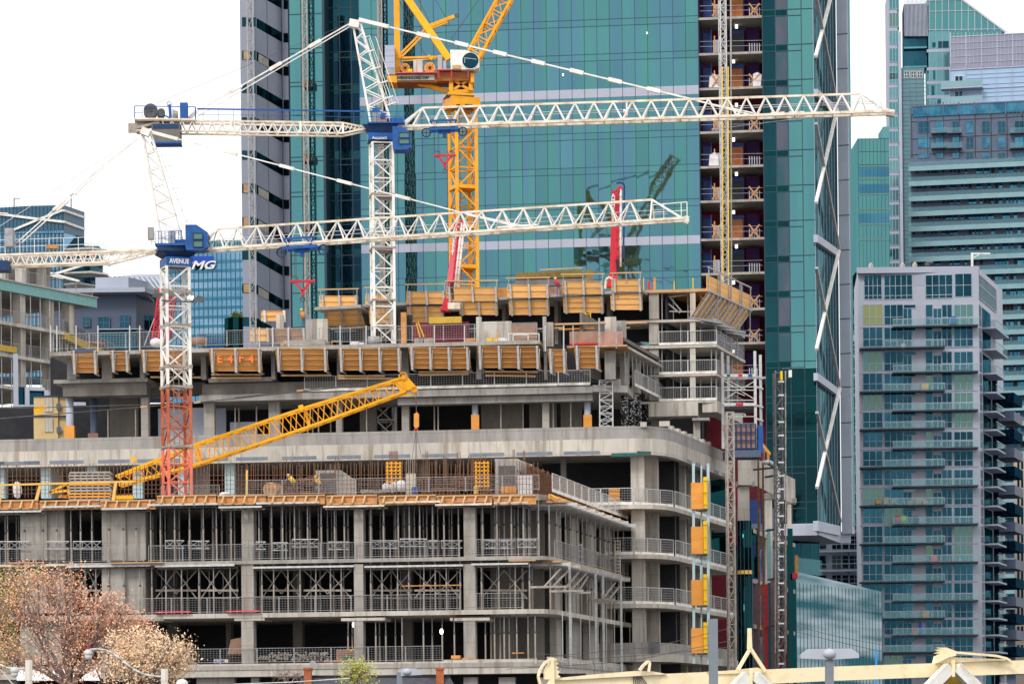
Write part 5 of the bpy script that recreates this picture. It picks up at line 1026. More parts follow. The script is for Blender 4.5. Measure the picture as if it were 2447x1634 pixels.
# ---- crane 1: left, red/white mast ----
K1 = thing('tower_crane', 'left tower crane, white mast turning red at its foot, sign reading AVENUE', 'tower crane', W(425, 1185, 206))
c1 = mast4(K1, [(1196, 1068), (1068, 926), (926, 640)], (421, 900), 206, 55, .37, 1.44, ['salmon', 'orange_r', 'white'], .2, .1)
m = MB()
for y in (700, 779, 878, 926, 1068):
    z = W(421, y, 206).z; wv = Vector((math.cos(.37), math.sin(.37), 0)) * .83; hv = Vector((-math.sin(.37), math.cos(.37), 0)) * .83
    P = [Vector((c1.x, 206, z)) + wv * a + hv * b for a, b in ((-1, -1), (1, -1), (1, 1), (-1, 1))]
    for k in range(4): m.beam(P[k], P[(k + 1) % 4], .14); m.box(P[k].x - .14, P[k].x + .14, P[k].y - .14, P[k].y + .14, z - .12, z + .12)
part(m, 'flange_ring', M['steel_w'], K1)
def rotbox(m, c, w_, d, z0, z1, rot, w2=None, d2=None):
    wv = Vector((math.cos(rot), math.sin(rot), 0)); hv = Vector((-math.sin(rot), math.cos(rot), 0)); w2 = w2 or w_; d2 = d2 or d
    A = [Vector((c[0], c[1], z0)) + wv * a * w_ / 2 + hv * b * d / 2 for a, b in ((-1, -1), (1, -1), (1, 1), (-1, 1))]; B = [Vector((c[0], c[1], z1)) + wv * a * w2 / 2 + hv * b * d2 / 2 for a, b in ((-1, -1), (1, -1), (1, 1), (-1, 1))]
    return m.hexa(A + B)
z = lambda y, Y=206: W(421, y, Y).z
cx1 = W(421, 628, 206)
m = rotbox(MB(), (cx1.x, 206), 1.9, 1.9, z(639), z(619), .37); sg = part(m, 'sign_box', M['blue'], K1)
wv = Vector((math.cos(.37), math.sin(.37), 0)); hv = Vector((-math.sin(.37), math.cos(.37), 0)); fc = Vector((cx1.x, 206, z(635))) - hv * .965
text('AVENUE', .46, M['wtxt'], sg, fc - wv * .74 + Vector((0, 0, .02)), wv, (0, 0, 1), bold=.012, sx=.82); fs = Vector((cx1.x, 206, z(635))) + wv * .965; text('AVENUE', .46, M['wtxt'], sg, fs - hv * .8 + Vector((0, 0, .02)), hv, (0, 0, 1), bold=.012, sx=.8)
m = rotbox(MB(), (cx1.x, 206), 1.5, 1.5, z(618.5), z(606), .37, 2.6, 2.2); m = rotbox(m, (cx1.x, 206), 2.7, 2.3, z(605.5), z(594), .2); part(m, 'slewing_unit', M['blue_d'], K1)
m = MB(); zz = z(594); x0, x1 = W(372, 594, 205).x, W(488, 594, 205).x; m.box(x0, x1, 204.6, 207.3, zz, zz + .16); 
for k in range(9): x = x0 + (x1 - x0) * .55 * k / 8; m.beam((x, 204.7, zz), (x, 204.7, zz + 1.0), .04)
m.beam((x0, 204.7, zz + 1.0), (x0 + (x1 - x0) * .55, 204.7, zz + 1.0), .04); m.beam((x0, 204.7, zz + .5), (x0 + (x1 - x0) * .55, 204.7, zz + .5), .03)
m.box(W(405, 0, 205).x + 0, W(405, 0, 205).x + 1.0, 205.2, 206.4, zz + .17, zz + .5); part(m, 'platform', M['blue'], K1)
part(MB().box(x0 + .95, x0 + 1.35, 205, 205.5, zz + .17, zz + 1.1), 'motor', M['steel'], K1); part(MB().box(x0 - .55, x0 - .15, 205, 205.4, zz + .5, zz + 1.35), 'cabinet', M['conc_g'], K1)
cab(K1, 443, 496, 537, 598, 204.4, 1.5, 'blue', ((.36, .78, .42, .66), (.36, .78, .12, .36)))
# tower head leaning back
m = MB(); ap = W(346, 318, 206); Lb, Rb = W(388, 592, 206), W(440, 590, 206)
for s in (-.55, .55):
    o = Vector((0, s, 0)); m.beam(ap + Vector((-.15, s * .4, 0)), Lb + o, .15); m.beam(ap + Vector((.45, s * .4, -.1)), Rb + o, .15)
n = 7
for k in range(n):
    for s in (-.55, .55):
        t0, t1 = k / n, (k + 1) / n; oo = lambda t: Vector((0, s * (.4 + .6 * t), 0)); L = lambda t: (ap + Vector((-.15, 0, 0))).lerp(Lb, t) + oo(t); Q = lambda t: (ap + Vector((.45, 0, -.1))).lerp(Rb, t) + oo(t)
        m.beam(L(t0 + .3 / n), Q(t1), .07); m.beam(Q(t1), L(t1 + .3 / n if k < n - 1 else 1), .07)
    m.beam(ap.lerp(Rb, t1) + Vector((.2, -.4, 0)), ap.lerp(Rb, t1) + Vector((.2, .4, 0)), .06)
m.beam(W(338, 312, 205.6), W(358, 320, 205.6), .55, .5); part(m, 'tower_head', M['white'], K1)
m = MB(); A, B = W(385, 375, 205.4), W(447, 536, 205.4)
for s in (0, .28): m.beam(A + Vector((s, 0, .15)), B + Vector((s, 0, .15)), .035)
for k in range(7): p = A.lerp(B, k / 6.2); m.beam(p + Vector((-.25, 0, 0)), p + Vector((.4, 0, .15)), .03)
m.beam(A, B, .03); part(m, 'ladder_cage', M['steel_l'], K1)
# jib
jb0 = W(470, 600, 206); jb1 = atz(1642, 524, jb0.z); jd = (jb1 - jb0).normalized(); js = jd.cross(Vector((0, 0, 1))).normalized() * .55
ja = jb0 + jd * ((jb1 - jb0).length * ((528 - 470) / (1642 - 470))); tz = Vector((0, 0, 1.45))
ch, br = MB(), MB(); e = jb1 - jd * 2.4; st = jb0 + jd * 1.6
for s in (-1, 1): ch.beam(jb0 + js * s, jb1 + js * s, .17)
n = 21; T0, T1 = st + tz, e + tz; ch.beam(T0, T1, .14); 
for k in range(n):
    a, b = st.lerp(e, k / n) - jd * .8, st.lerp(e, (k + 1) / n) - jd * .8; T = T0.lerp(T1, k / n)
    for s in (-1, 1): br.beam(a + js * s, T, .075); br.beam(T, b + js * s, .075); 
    br.beam(a + js, a - js, .06); br.beam(a + js, b - js, .05)
for s in (-1, 1): br.beam(T0, jb0 + js * s - jd * .2, .12); br.beam(T1, jb1 + js * s - jd * .2, .12); br.beam(T1, e + js * s, .09)
part(ch, 'jib_chords', M['cream'], K1); part(br, 'jib_lacing', M['white'], K1)
m = MB()
for q in (jb1 - jd * 1.6, jb1 - jd * .4): m.beam(q, q + Vector((0, 0, 1.15)), .05)
m.beam(jb1 - jd * 2.4 + Vector((0, 0, 1.1)), jb1 + Vector((0, 0, 1.15)), .05); m.beam(jb1 - jd * 2.4 + Vector((0, 0, .6)), jb1 + Vector((0, 0, .6)), .04); m.beam(jb1, jb1 + Vector((0, 0, 1.15)), .06); m.beam(jb1 - jd * .1 - Vector((0, 0, .3)), jb1 + Vector((0, 0, .2)), .3); part(m, 'jib_tip_cage', M['white'], K1)
P = lambda px, up=0: jb0.lerp(jb1, (px - 470) / 1172.) + Vector((0, 0, up))
trolley(K1, P(733, -.12), jd); hc = P(733); hc = Vector((hc.x, hc.y, W(730, 672, hc.y).z)); hookblock(K1, hc, rope_top=(hc.x, hc.y, P(733).z - .5), wd=.88)
tp = ap + Vector((.3, 0, .1)); TT = T0.lerp(T1, (1090 - 528) / (1560 - 528)); ropes(K1, (tp, tp.lerp(P(1165, .95), .09)), 'tie_link', .22); ropes(K1, (tp.lerp(P(1120, 1.45), .08), P(1120, 1.45)), 'jib_tie', .085, clamps=4)
ropes(K1, (P(1120, 1.45), P(1270, .2)), 'jib_tie', .1); ropes(K1, (P(1130, 1.3), P(1250, .25)), 'jib_tie', .08); m = MB(); m.beam(P(1205, .28), P(1300, .28), .2, .12); part(m, 'tie_anchor', M['white'], K1)
m = MB(); m.tube(P(520, .7), P(840, .75), .025, n=4); m.tube(P(840, .75), P(1600, .75), .022, n=4); m.tube(P(520, .5), P(1600, .45), .02, n=4); part(m, 'trolley_ropes', M['steel_l'], K1)
# counter jib
k0 = W(376, 600, 206); k1 = atz(-60, 614, k0.z); kd = (k1 - k0).normalized(); ks = kd.cross(Vector((0, 0, 1))).normalized() * .5
ch, br = MB(), MB(); dz = Vector((0, 0, -.75)); n = 19
for s in (-1, 1):
    ch.beam(k0 + ks * s, k1 + ks * s, .16); ch.beam(k0 + kd * 3.5 + dz + ks * s, k1 + dz + ks * s, .14); ch.beam(k0 + ks * s, k0 + kd * 3.5 + dz + ks * s, .12)
    for k in range(n):
        a, b = k0.lerp(k1, k / n) + ks * s, k0.lerp(k1, (k + 1) / n) + ks * s; f = lambda t: dz * min(1, t * (k1 - k0).length / 3.5); br.beam(a, a.lerp(b, .5) + f((k + .5) / n), .07); br.beam(b, a.lerp(b, .5) + f((k + .5) / n), .07)
part(ch, 'counter_jib_chords', M['cream'], K1); part(br, 'counter_jib_lacing', M['white'], K1)
m = MB(); L = (k1 - k0).length
for k in range(13): p = k0.lerp(k1, .02 + k / 12.5) + ks * -1; m.beam(p, p + Vector((0, 0, 1.05)), .04)
for h in (.55, 1.05): m.beam(k0 - ks + Vector((0, 0, h)), k1 - ks + Vector((0, 0, h)), .035)
part(m, 'walkway_rail', M['white'], K1)
part(MB().box(W(8, 0, 207).x, W(27, 0, 207).x, 206.5, 207.5, W(15, 592, 207).z, W(15, 548, 207).z), 'cabinet', M['steel'], K1); part(MB().box(W(103, 0, 206).x, W(130, 0, 206).x, 206.2, 206.8, W(115, 592, 206).z, W(115, 584, 206).z), 'toolbox', M['wood_o'], K1)
# counterweight hanging low + blue piece
part(MB().box(W(-40, 0, 206).x, W(12, 0, 206).x, 206, 207.5, W(0, 645, 206).z, W(0, 622, 206).z), 'counterweight', M['blue_d'], K1)
an = W(45, 572, 207.4)
for q, b in ((W(242, 400, 206.8), W(40, 580, 207.4)), (W(248, 402, 206.2), W(52, 580, 206.6))): ropes(K1, (ap, q), 'pendant', .05, clamps=0); ropes(K1, (q, b), 'pendant', .07, clamps=1)
ropes(K1, (ap + Vector((0, 0, .1)), W(-30, 560, 207)), 'pendant', .035, 'steel_l')
# floodlights on mast
for i, (x, y, mt) in enumerate(((375, 705, 'conc_d'), (455, 711, 'lamp_on'), (477, 714, 'steel_d'))):
    p = W(x, y, 204.7); o = part(MB().slab3([p + Vector((-.35, 0, -.1)), p + Vector((.2, 0, -.25)), p + Vector((.35, 0, .12)), p + Vector((-.15, 0, .25))], (0, .15, 0)), 'floodlight', M['steel_d'], K1)
    if i == 1: part(MB().slab3([p + Vector((-.25, -.02, -.08)), p + Vector((.15, -.02, -.16)), p + Vector((.25, -.02, .08)), p + Vector((-.1, -.02, .16))], (0, .01, 0)), 'lens', M['lamp_on'], o)
m = MB(); m.beam(W(386, 718, 204.8), W(470, 722, 204.8), .1); part(m, 'light_bracket', M['steel_d'], K1)
# ---- crane 2: centre, white ----
Y2 = 236
K2 = thing('tower_crane', 'centre tower crane with all white mast and blue sign reading ALLIANCE', 'tower crane', W(920, 1030, Y2))
c2 = mast4(K2, [(1050, 826), (826, 600), (600, 345)], (914, 600), Y2, 49, .17, 1.5, ['white', 'white', 'white'], .2, .1)
m = MB()
for y in (468, 595, 720, 826): p = Vector((c2.x, Y2, W(914, y, Y2).z)); rotbox(m, (p.x, Y2), 1.95, 1.95, p.z - .07, p.z + .07, .17)
part(m, 'flange_ring', M['steel_w'], K2)
zz = lambda y: W(914, y, Y2).z
cx2 = W(908, 320, Y2)
sg = part(rotbox(MB(), (cx2.x, Y2), 2.0, 1.9, zz(339), zz(323), .1), 'sign_box', M['blue'], K2); part(rotbox(MB(), (cx2.x, Y2), 1.5, 1.4, zz(341), zz(339.2), .1), 'sign_base', M['black'], K2)
text('ALLIANCE', .25, M['wtxt'], sg, W(896, 333, Y2 - 1.1), (1, 0, 0), (0, 0, 1), bold=.006, sx=.85); q = W(889, 333, Y2 - 1.1); part(MB().slab3([q, q + Vector((.1, 0, .22)), q + Vector((.17, 0, .16)), q + Vector((.24, 0, 0)), q + Vector((.12, 0, .08))], (0, -.02, 0)), 'emblem', M['wtxt'], sg)
m = rotbox(MB(), (cx2.x, Y2), 1.7, 1.6, zz(322.5), zz(303), 0, 2.7, 2.2); part(m, 'slewing_unit', M['blue_d'], K2)
m = MB(); a, b = W(880, 298, Y2), W(968, 298, Y2); m.box(a.x, b.x, Y2 - 1.3, Y2 + 1.3, zz(302.5), zz(299)); m.box(W(930, 0, Y2).x, b.x - .1, Y2 - 1.25, Y2 + 1.2, zz(298.9), zz(290))
for k in range(9): x = a.x + (b.x - a.x) * k / 8; m.beam((x, Y2 - 1.3, zz(299)), (x, Y2 - 1.3, zz(275)), .04)
for y in (275, 287): m.beam((a.x, Y2 - 1.3, zz(y)), (b.x, Y2 - 1.3, zz(y)), .04)
part(m, 'platform', M['blue'], K2)
part(MB().box(W(888, 0, Y2).x, W(905, 0, Y2).x, Y2 - .8, Y2, zz(285), zz(263)), 'motor', M['blue'], K2); part(MB().box(W(908, 0, Y2).x, W(918, 0, Y2).x, Y2 - .8, Y2, zz(297), zz(275)), 'motor', M['blue'], K2); part(MB().box(W(888, 0, Y2).x, W(906, 0, Y2).x, Y2 - 1.1, Y2 - .81, zz(298), zz(276)), 'cabinet', M['steel'], K2); part(MB().box(W(907, 0, Y2).x, W(923, 0, Y2).x, Y2 - 1.1, Y2 - .9, zz(298.5), zz(292.5)), 'orange_box', M['ply_o'], K2)
cab(K2, 938, 982, 302, 358, Y2 - 2.3, 1.7, 'blue', ((.36, .9, .5, .72), (.36, .9, .24, .45)))
ap2 = W(846, 51, Y2); Lb, Rb = W(886, 296, Y2), W(936, 296, Y2); m = MB(); A0 = ap2 + Vector((-.1, 0, -.2)); A1 = ap2 + Vector((.55, 0, -.3))
def twolat(m, A0, B0, A1, B1, s0, s1, n, cw, bw):
    for s in (-1, 1):
        L = lambda t: A0.lerp(B0, t) + Vector((0, s * (s0 + (s1 - s0) * t), 0)); Q = lambda t: A1.lerp(B1, t) + Vector((0, s * (s0 + (s1 - s0) * t), 0))
        m.beam(L(0), L(1), cw); m.beam(Q(0), Q(1), cw)
        for k in range(n): m.beam(L(k / n), Q((k + .5) / n), bw); m.beam(Q((k + .5) / n), L((k + 1) / n), bw)
twolat(m, A0, Lb, A1, Rb, .25, .6, 6, .16, .09); m.beam(W(835, 56, Y2 - .3), W(858, 60, Y2 - .3), .7, .6); part(m, 'tower_head', M['white'], K2)
m = MB()
for s in (0, .45):
    m.beam(W(884, 88, Y2 - .8) + Vector((s, 0, 0)), W(938, 246, Y2 - .8) + Vector((s, 0, 0)), .045); m.beam(W(868, 92, Y2 - .8) + Vector((s, 0, 0)), W(928, 250, Y2 - .8) + Vector((s * .3, 0, 0)), .04)
for x, y in ((880, 122), (896, 162), (912, 196), (926, 232), (934, 247)): m.beam(W(x - 8, y + 5, Y2 - .8), W(x + 14, y - 2, Y2 - .8), .2, .1)
m.beam(W(864, 90, Y2 - .8), W(885, 86, Y2 - .8), .06); part(m, 'ladder_cage', M['white'], K2)
j0 = W(958, 306, Y2); j1 = atz(2135, 269, j0.z); d = (j1 - j0).normalized(); s_ = d.cross(Vector((0, 0, 1))).normalized() * .6; P2 = lambda px, up=0: atz(px, 306 - (px - 958) * (37 / 1177), j0.z) + Vector((0, 0, up))
ch, br = MB(), MB(); tz = 1.55
for s in (-1, 1): ch.beam(j0 + s_ * s, j1 + s_ * s, .2)
px = [1010 + 45.55 * k for k in range(24)]; ch.beam(P2(1010, tz), P2(px[-1], tz), .17)
for k, x in enumerate(px):
    for s in (-1, 1):
        br.beam(P2(x - 22) + s_ * s, P2(x, tz), .1)
        if k < 23: br.beam(P2(x, tz), P2(x + 23) + s_ * s, .1)
    br.beam(P2(x - 22) + s_, P2(x - 22) - s_, .07)
for s in (-1, 1): br.beam(P2(1010, tz), P2(952, -.05) + s_ * s, .15); br.beam(P2(px[-1], tz), P2(2128) + s_ * s, .09); br.beam(P2(px[-1], tz), P2(px[-1] + 14) + s_ * s, .09)
part(ch, 'jib_chords', M['cream'], K2); part(br, 'jib_lacing', M['white'], K2)
part(MB().beam(P2(2118, .0), P2(2137, -.1), .6, .5), 'jib_tip', M['cream'], K2)
m = MB(); m.ring(P2(2100, .6), (0, 1, 0), .25, .05); part(m, 'tip_sheave', M['steel_l'], K2)
m = MB(); m.tube(P2(1010, .85), P2(1260, .8), .03, n=4); m.tube(P2(1280, .9), P2(2090, .9), .03, n=4); m.tube(P2(1000, .7), P2(2090, .75), .025, n=4); m.tube(P2(1990, .0), P2(1700, -.9), .02, n=4); part(m, 'trolley_ropes', M['steel_l'], K2)
trolley(K2, P2(1062, -.1), d, .95); hx = P2(1062); hc = Vector((hx.x, hx.y, W(1062, 372, hx.y).z)); hookblock(K2, hc, rope_top=(hc.x, hc.y, hx.z - .6), wd=.9)
tp = ap2 + Vector((.4, 0, .1)); e2 = P2(1655, tz); ropes(K2, (tp, tp.lerp(e2, .09)), 'tie_link', .3); ropes(K2, (tp.lerp(e2, .08), e2), 'jib_tie', .12, clamps=7); ropes(K2, (e2, P2(1790, .2)), 'jib_tie', .12); ropes(K2, (P2(1665, tz - .15), P2(1800, .3)), 'jib_tie', .1)
m = MB(); m.beam(P2(1842, .2), P2(1875, .2), .3, .2); m.beam(P2(1885, .2), P2(1922, .2), .3, .2); m.beam(P2(1498, tz), P2(1498, .4), .12); m.tube(P2(1490, .75), P2(1497, .75), .16, n=8); m.beam(P2(1168, .15), P2(1205, .15), .5, .2); part(m, 'tie_anchor', M['white'], K2)
q0 = W(874, 300, Y2); q1 = atz(326, 292, q0.z); P3 = lambda px, up=0: q0.lerp(q1, (874 - px) / 548) + Vector((0, 0, up)); kd = (q1 - q0).normalized(); ks = kd.cross(Vector((0, 0, 1))).normalized() * .6; ch, br = MB(), MB()
for s in (-1, 1):
    ch.beam(P3(818, .05) + ks * s, P3(326, .05) + ks * s, .16); ch.beam(P3(818, -.78) + ks * s, P3(326, -.78) + ks * s, .14); ch.beam(P3(874, -.3) + ks * s, P3(818, .05) + ks * s, .14); ch.beam(P3(874, -.35) + ks * s, P3(818, -.78) + ks * s, .14)
    x = 818
    while x > 400: br.beam(P3(x, .05) + ks * s, P3(x - 12, -.78) + ks * s, .08); br.beam(P3(x - 12, -.78) + ks * s, P3(x - 24, .05) + ks * s, .08); x -= 24
for x in (818, 716, 550): br.beam(P3(x, .08) - ks, P3(x, -.8) - ks, .18)
for x in (860, 850, 840, 830): br.beam(P3(x, -.1) - ks, P3(x - 6, -.5) - ks, .07)
part(ch, 'counter_jib_chords', M['cream'], K2); part(br, 'counter_jib_lacing', M['white'], K2)
m = MB()
for x in range(340, 875, 36): m.beam(P3(x, .1) - ks, P3(x, 1.0) - ks, .035)
m.beam(P3(470, 1.0) - ks, P3(872, 1.0) - ks, .07, .12); m.beam(P3(470, .55) - ks, P3(872, .55) - ks, .03); m.beam(P3(322, 1.15) - ks, P3(466, 1.15) - ks, .06); m.beam(P3(322, .1) - ks, P3(322, 1.15) - ks, .07); m.beam(P3(466, .1) - ks, P3(466, 1.15) - ks, .1); m.beam(P3(322, .6) - ks, P3(340, .6) - ks, .04); part(m, 'walkway_rail', M['blue'], K2)
part(MB().beam(P3(322, .12), P3(466, .12), 1.6, .14), 'machine_deck', M['cream'], K2); m = MB(); m.beam(P3(326, -.55), P3(380, -.1), 1.2, .2); m.beam(P3(326, -.1), P3(326, -.85), 1.3, .2); part(m, 'end_frame', M['steel_w'], K2)
wc = P3(360, .85); w1 = part(MB().disc(wc - ks * .6, ks, .50, .08, 22), 'winch_drum', M['steel_l'], K2); part(MB().disc(wc, ks, .56, .9, 22), 'rope_winding', M['steel_d'], w1); part(MB().disc(wc - ks * .8, ks, .1, .1, 10), 'hub', M['steel_d'], w1)
part(MB().disc(P3(385, .7), ks, .32, 1.0, 16), 'gearbox', M['steel_d'], K2); part(MB().tube(P3(412, .55) - ks * .7, P3(425, .55) - ks * .7, .38, .3, n=12), 'motor', M['steel'], K2)
m = MB(); m.beam(P3(407, .2) - ks, P3(405, 1.3) - ks, .22); m.ring(P3(404, 1.35) - ks, (0, 1, 0), .18, .05, 10); m.beam(P3(408, .2) - ks, P3(388, .5) - ks, .1); part(m, 'spooler', M['blue'], K2); m = MB(); a = P3(441, .2); m.box(a.x - .3, a.x + .3, a.y - .8, a.y - .2, a.z, a.z + 1.25); part(m, 'control_cabinet', M['blue'], K2)
m = MB(); a, b = P3(364), P3(432); m.box(a.x, b.x, a.y - .7, a.y + .7, a.z - 1.7, a.z - .25); part(m, 'counterweight', M['conc_d'], K2); m = MB().box(a.x + .1, b.x - .1, a.y - .75, a.y - .71, a.z - .65, a.z - .3); part(m, 'counterweight_band', M['blue_d'], K2); part(MB().box(a.x - .03, b.x + .03, a.y - .8, a.y + .8, a.z - 1.85, a.z - 1.71), 'counterweight_tray', M['blue'], K2)
e3 = P3(468, .9); ropes(K2, (ap2, e3), 'pendant', .10, clamps=3); ropes(K2, (ap2 + Vector((0, .5, -.1)), e3 + Vector((0, .8, -.25))), 'pendant', .08); ropes(K2, (e3, P3(448, .25)), 'pendant_foot', .26); ropes(K2, (ap2, P3(373, 1.5)), 'hoist_rope', .025, 'steel_d')
# ---- crane 3: yellow luffer ----
Y3 = 262
K3 = thing('luffing_crane', 'big yellow luffing crane with white round-windowed cab, sign reading AVENUE BUILDING CORP', 'tower crane', W(1110, 720, Y3))
c3 = mast4(K3, [(775, 500), (500, 262)], (1107, 450), Y3, 50, .37, 1.85, ['yel', 'yel'], .3, .12)
m = MB()
for y in (450, 545, 640): p = Vector((c3.x, Y3, W(1107, y, Y3).z)); rotbox(m, (p.x, Y3), 2.1, 2.1, p.z - .16, p.z + .16, .37)
part(m, 'flange_ring', M['yel'], K3); q3 = lambda x, y, dy=0: W(x, y, Y3 + dy)
m = rotbox(MB(), (c3.x - .1, Y3), 2.7, 2.5, q3(1100, 262).z, q3(1100, 238).z, .37); part(m, 'collar', M['yel'], K3); m = MB()
for s_ in (-.75, .35): p = W(1102, 252, Y3 - 1.6); m.slab3([p + Vector((s_, -.28 * s_ , -.35)), p + Vector((s_ + .65, .1 + .2 * s_, -.35)), p + Vector((s_ + .65, .1 + .2 * s_, .1)), p + Vector((s_, -.28 * s_, .1))], (0, .3, 0))
part(m, 'openings', M['black'], K3)
m = rotbox(MB(), (c3.x - .3, Y3), 2.3, 2.3, q3(1100, 237).z, q3(1100, 234).z, .2); part(m, 'slewing_ring', M['steel_d'], K3)
m = rotbox(MB(), (c3.x - .35, Y3), 2.5, 2.3, q3(1100, 233.5).z, q3(1100, 223).z, .2, 1.9, 1.9); part(m, 'slewing_base', M['yel'], K3); m = MB(); lat4(m, m, q3(1102, 223), q3(1102, 194), (1.75, 0, 0), (0, 1.75, 0), 1, .38, .22, cross=True); part(m, 'slewing_tower', M['yel'], K3)
m = MB(); a, b = q3(949, 192, -1.3), q3(1130, 172, -1.3); m.box(a.x, q3(1043, 0).x, Y3 - 1.3, Y3 + 1.3, q3(1000, 196, -1.35).z, q3(1000, 176, -1.35).z); m.box(q3(1043, 0).x + .01, q3(1128, 0).x, Y3 - 1.3, Y3 + 1.3, q3(1000, 194, -1.35).z, q3(1090, 172, -1.35).z); part(m, 'machinery_deck', M['brown'], K3)
m = MB(); m.slab3([q3(923, 181, -1.35), q3(930, 196, -1.35), q3(948.5, 198, -1.35), q3(948.5, 181, -1.35)][::-1], (0, 2.6, 0)); m.box(q3(1123, 0).x, q3(1131, 0).x, Y3 - 1.5, Y3 + 1, q3(1128, 198, -1.35).z, q3(1128, 176, -1.35).z); part(m, 'deck_end', M['yel'], K3)
m = MB(); m.box(q3(946, 0).x, q3(1043, 0).x, Y3 - 1.9, Y3 + .5, q3(1000, 177.5, -1.35).z, q3(1000, 175.8, -1.35).z); m.box(q3(1043, 0).x, q3(1130, 0).x, Y3 - 1.9, Y3 + .5, q3(1090, 170.5, -1.35).z, q3(1090, 168.5, -1.35).z)
for x in (1048, 1079, 1119): m.beam(q3(x, 171, -1.85), q3(x, 186, -1.5), .12)
part(m, 'walkway', M['pink'], K3)
sg = part(MB().box(q3(947, 0, -2).x, q3(1036, 0, -2).x, Y3 - 1.42, Y3 - 1.36, q3(990, 192.5, -1.35).z, q3(990, 180, -1.35).z), 'sign_board', M['conc_l'], K3)
text('AVENUE BUILDING CORP', .36, M['gtxt'], sg, W(949, 190, Y3 - 1.45), (1, 0, 0), (0, 0, 1), bold=.014, sx=.685)
for i, (yt, yb) in enumerate(((109, 120.5), (121, 134.5), (135, 149), (149.5, 163), (164, 179))): part(MB().box(q3(920 + (i == 4) * 2, 0).x, q3(943 + (i == 4) * 1, 0).x, Y3 - 1.4, Y3 + 1.4, q3(930, yb, -1.35).z, q3(930, yt, -1.35).z), 'counterweight', M['grey_l'] if i != 4 else M['steel'], K3)
for x in (968, 1027):
    p = q3(x, 163, -.9); w1 = part(MB().disc(p, (0, 1, 0), .43 + .06 * (x > 1000), .12, 18), 'winch_drum', M['ply_o'], K3); part(MB().disc(p + Vector((0, .6, 0)), (0, 1, 0), .46, 1.0, 18), 'rope_winding', M['black'], w1); part(MB().disc(p - Vector((0, .1, 0)), (0, 1, 0), .12, .08, 10), 'hub', M['black'], w1)
    m = MB()
    for k in range(8): t = math.pi * k / 4; m.beam(p + Vector((0, -.08, 0)), p + Vector((math.cos(t) * .4, -.08, math.sin(t) * .4)), .05)
    part(m, 'spokes', M['brown'], w1)
part(MB().box(q3(973, 0, -1).x, q3(984, 0, -1).x, Y3 - 1.5, Y3 - 1.2, q3(980, 173, -1.35).z, q3(980, 166, -1.35).z), 'yellow_box', M['ywall'], K3); part(MB().box(q3(987, 0).x, q3(1009, 0).x, Y3 - 1, Y3 + .5, q3(1000, 171, -1.35).z, q3(1000, 141, -1.35).z), 'generator', M['conc_l'], K3); part(MB().box(q3(1045, 0).x, q3(1055, 0).x, Y3 - 1, Y3, q3(1050, 167, -1.35).z, q3(1050, 130, -1.35).z), 'cabinet', M['conc_l'], K3); part(MB().box(q3(1057, 0).x, q3(1065, 0).x, Y3 - .8, Y3, q3(1050, 167, -1.35).z, q3(1050, 142, -1.35).z), 'cabinet', M['grey_l'], K3)
m = MB(); m.beam(q3(950, 176), q3(947, -60), .5, .5); m.box(q3(946, 0).x, q3(957, 0).x, Y3 - .3, Y3 + .4, q3(950, 142).z, q3(950, 131).z); part(m, 'rear_post', M['yel'], K3)
m = MB(); m.beam(q3(1073, 143), q3(975, 0), .62, .6); m.beam(q3(975, 0), q3(934, -62), .6, .6); part(m, 'a_frame_leg', M['yel_b'], K3)
m = MB(); m.beam(q3(954, 132), q3(1020, 66), .16); m.beam(q3(956, 140), q3(1024, 72), .16); m.beam(q3(1024, 64), q3(1086, 40), .3, .3); m.beam(q3(1030, 68), q3(1070, 53), .18); part(m, 'strut', M['yel'], K3); m = MB(); m.beam(q3(1078, 40), q3(1094, 34), .12); m.beam(q3(1080, 45), q3(1098, 38), .12); part(m, 'piston_rod', M['steel_d'], K3)
m = MB(); m.beam(q3(958, 139), q3(1073, 136), .18); m.beam(q3(958, 146), q3(1040, 142), .1); m.beam(q3(1022, 135), q3(1034, 142), .3); part(m, 'deck_beam', M['yel'], K3)
m = MB(); m.beam(q3(996, 198), q3(1008, 203), .45, .4); m.beam(q3(1004, 201), q3(1078, 222), .3, .35); part(m, 'diagonal_brace', M['yel'], K3)
# cab
a, b = q3(1076, 145, -2), q3(1146, 145, -2); H = lambda y: W(1100, y, Y3 - 2).z; Xc = lambda x: W(x, 145, Y3 - 2).x; pts = [(1076, 119), (1112, 120), (1128, 126), (1140, 140), (1146, 152), (1144, 162), (1134, 167), (1077, 166)]
o = part(MB().slab3([(Xc(x), Y3 - 2, H(y)) for x, y in pts][::-1], (0, 1.9, 0)), 'cab', M['white'], K3); m = MB(); n = 24; c = Vector((Xc(1124), Y3 - 2.02, H(146))); rx = 20 * .0371; pp = [c + Vector((math.cos(t) * rx * (1.0 if math.cos(t) < 0 else 1.02), 0, math.sin(t) * 20 * .0371)) for t in [2 * math.pi * k / n for k in range(n)]]
m.slab3(pp, (0, .015, 0)); wn = part(m, 'round_window', M['g_dkw'], o); m = MB()
for k in range(n): m.beam(pp[k] - Vector((0, .02, 0)), pp[(k + 1) % n] - Vector((0, .02, 0)), .05)
m.beam(c + Vector((-.55, -.03, .25)), c + Vector((.55, -.03, .12)), .03); m.beam(c + Vector((-.5, -.03, .28)), c + Vector((-.5, -.03, -.2)), .03); part(m, 'window_frame', M['white'], wn); part(MB().box(Xc(1081), Xc(1101), Y3 - 2.1, Y3 - 2.01, H(165), H(156)), 'vent_box', M['wood'], o)
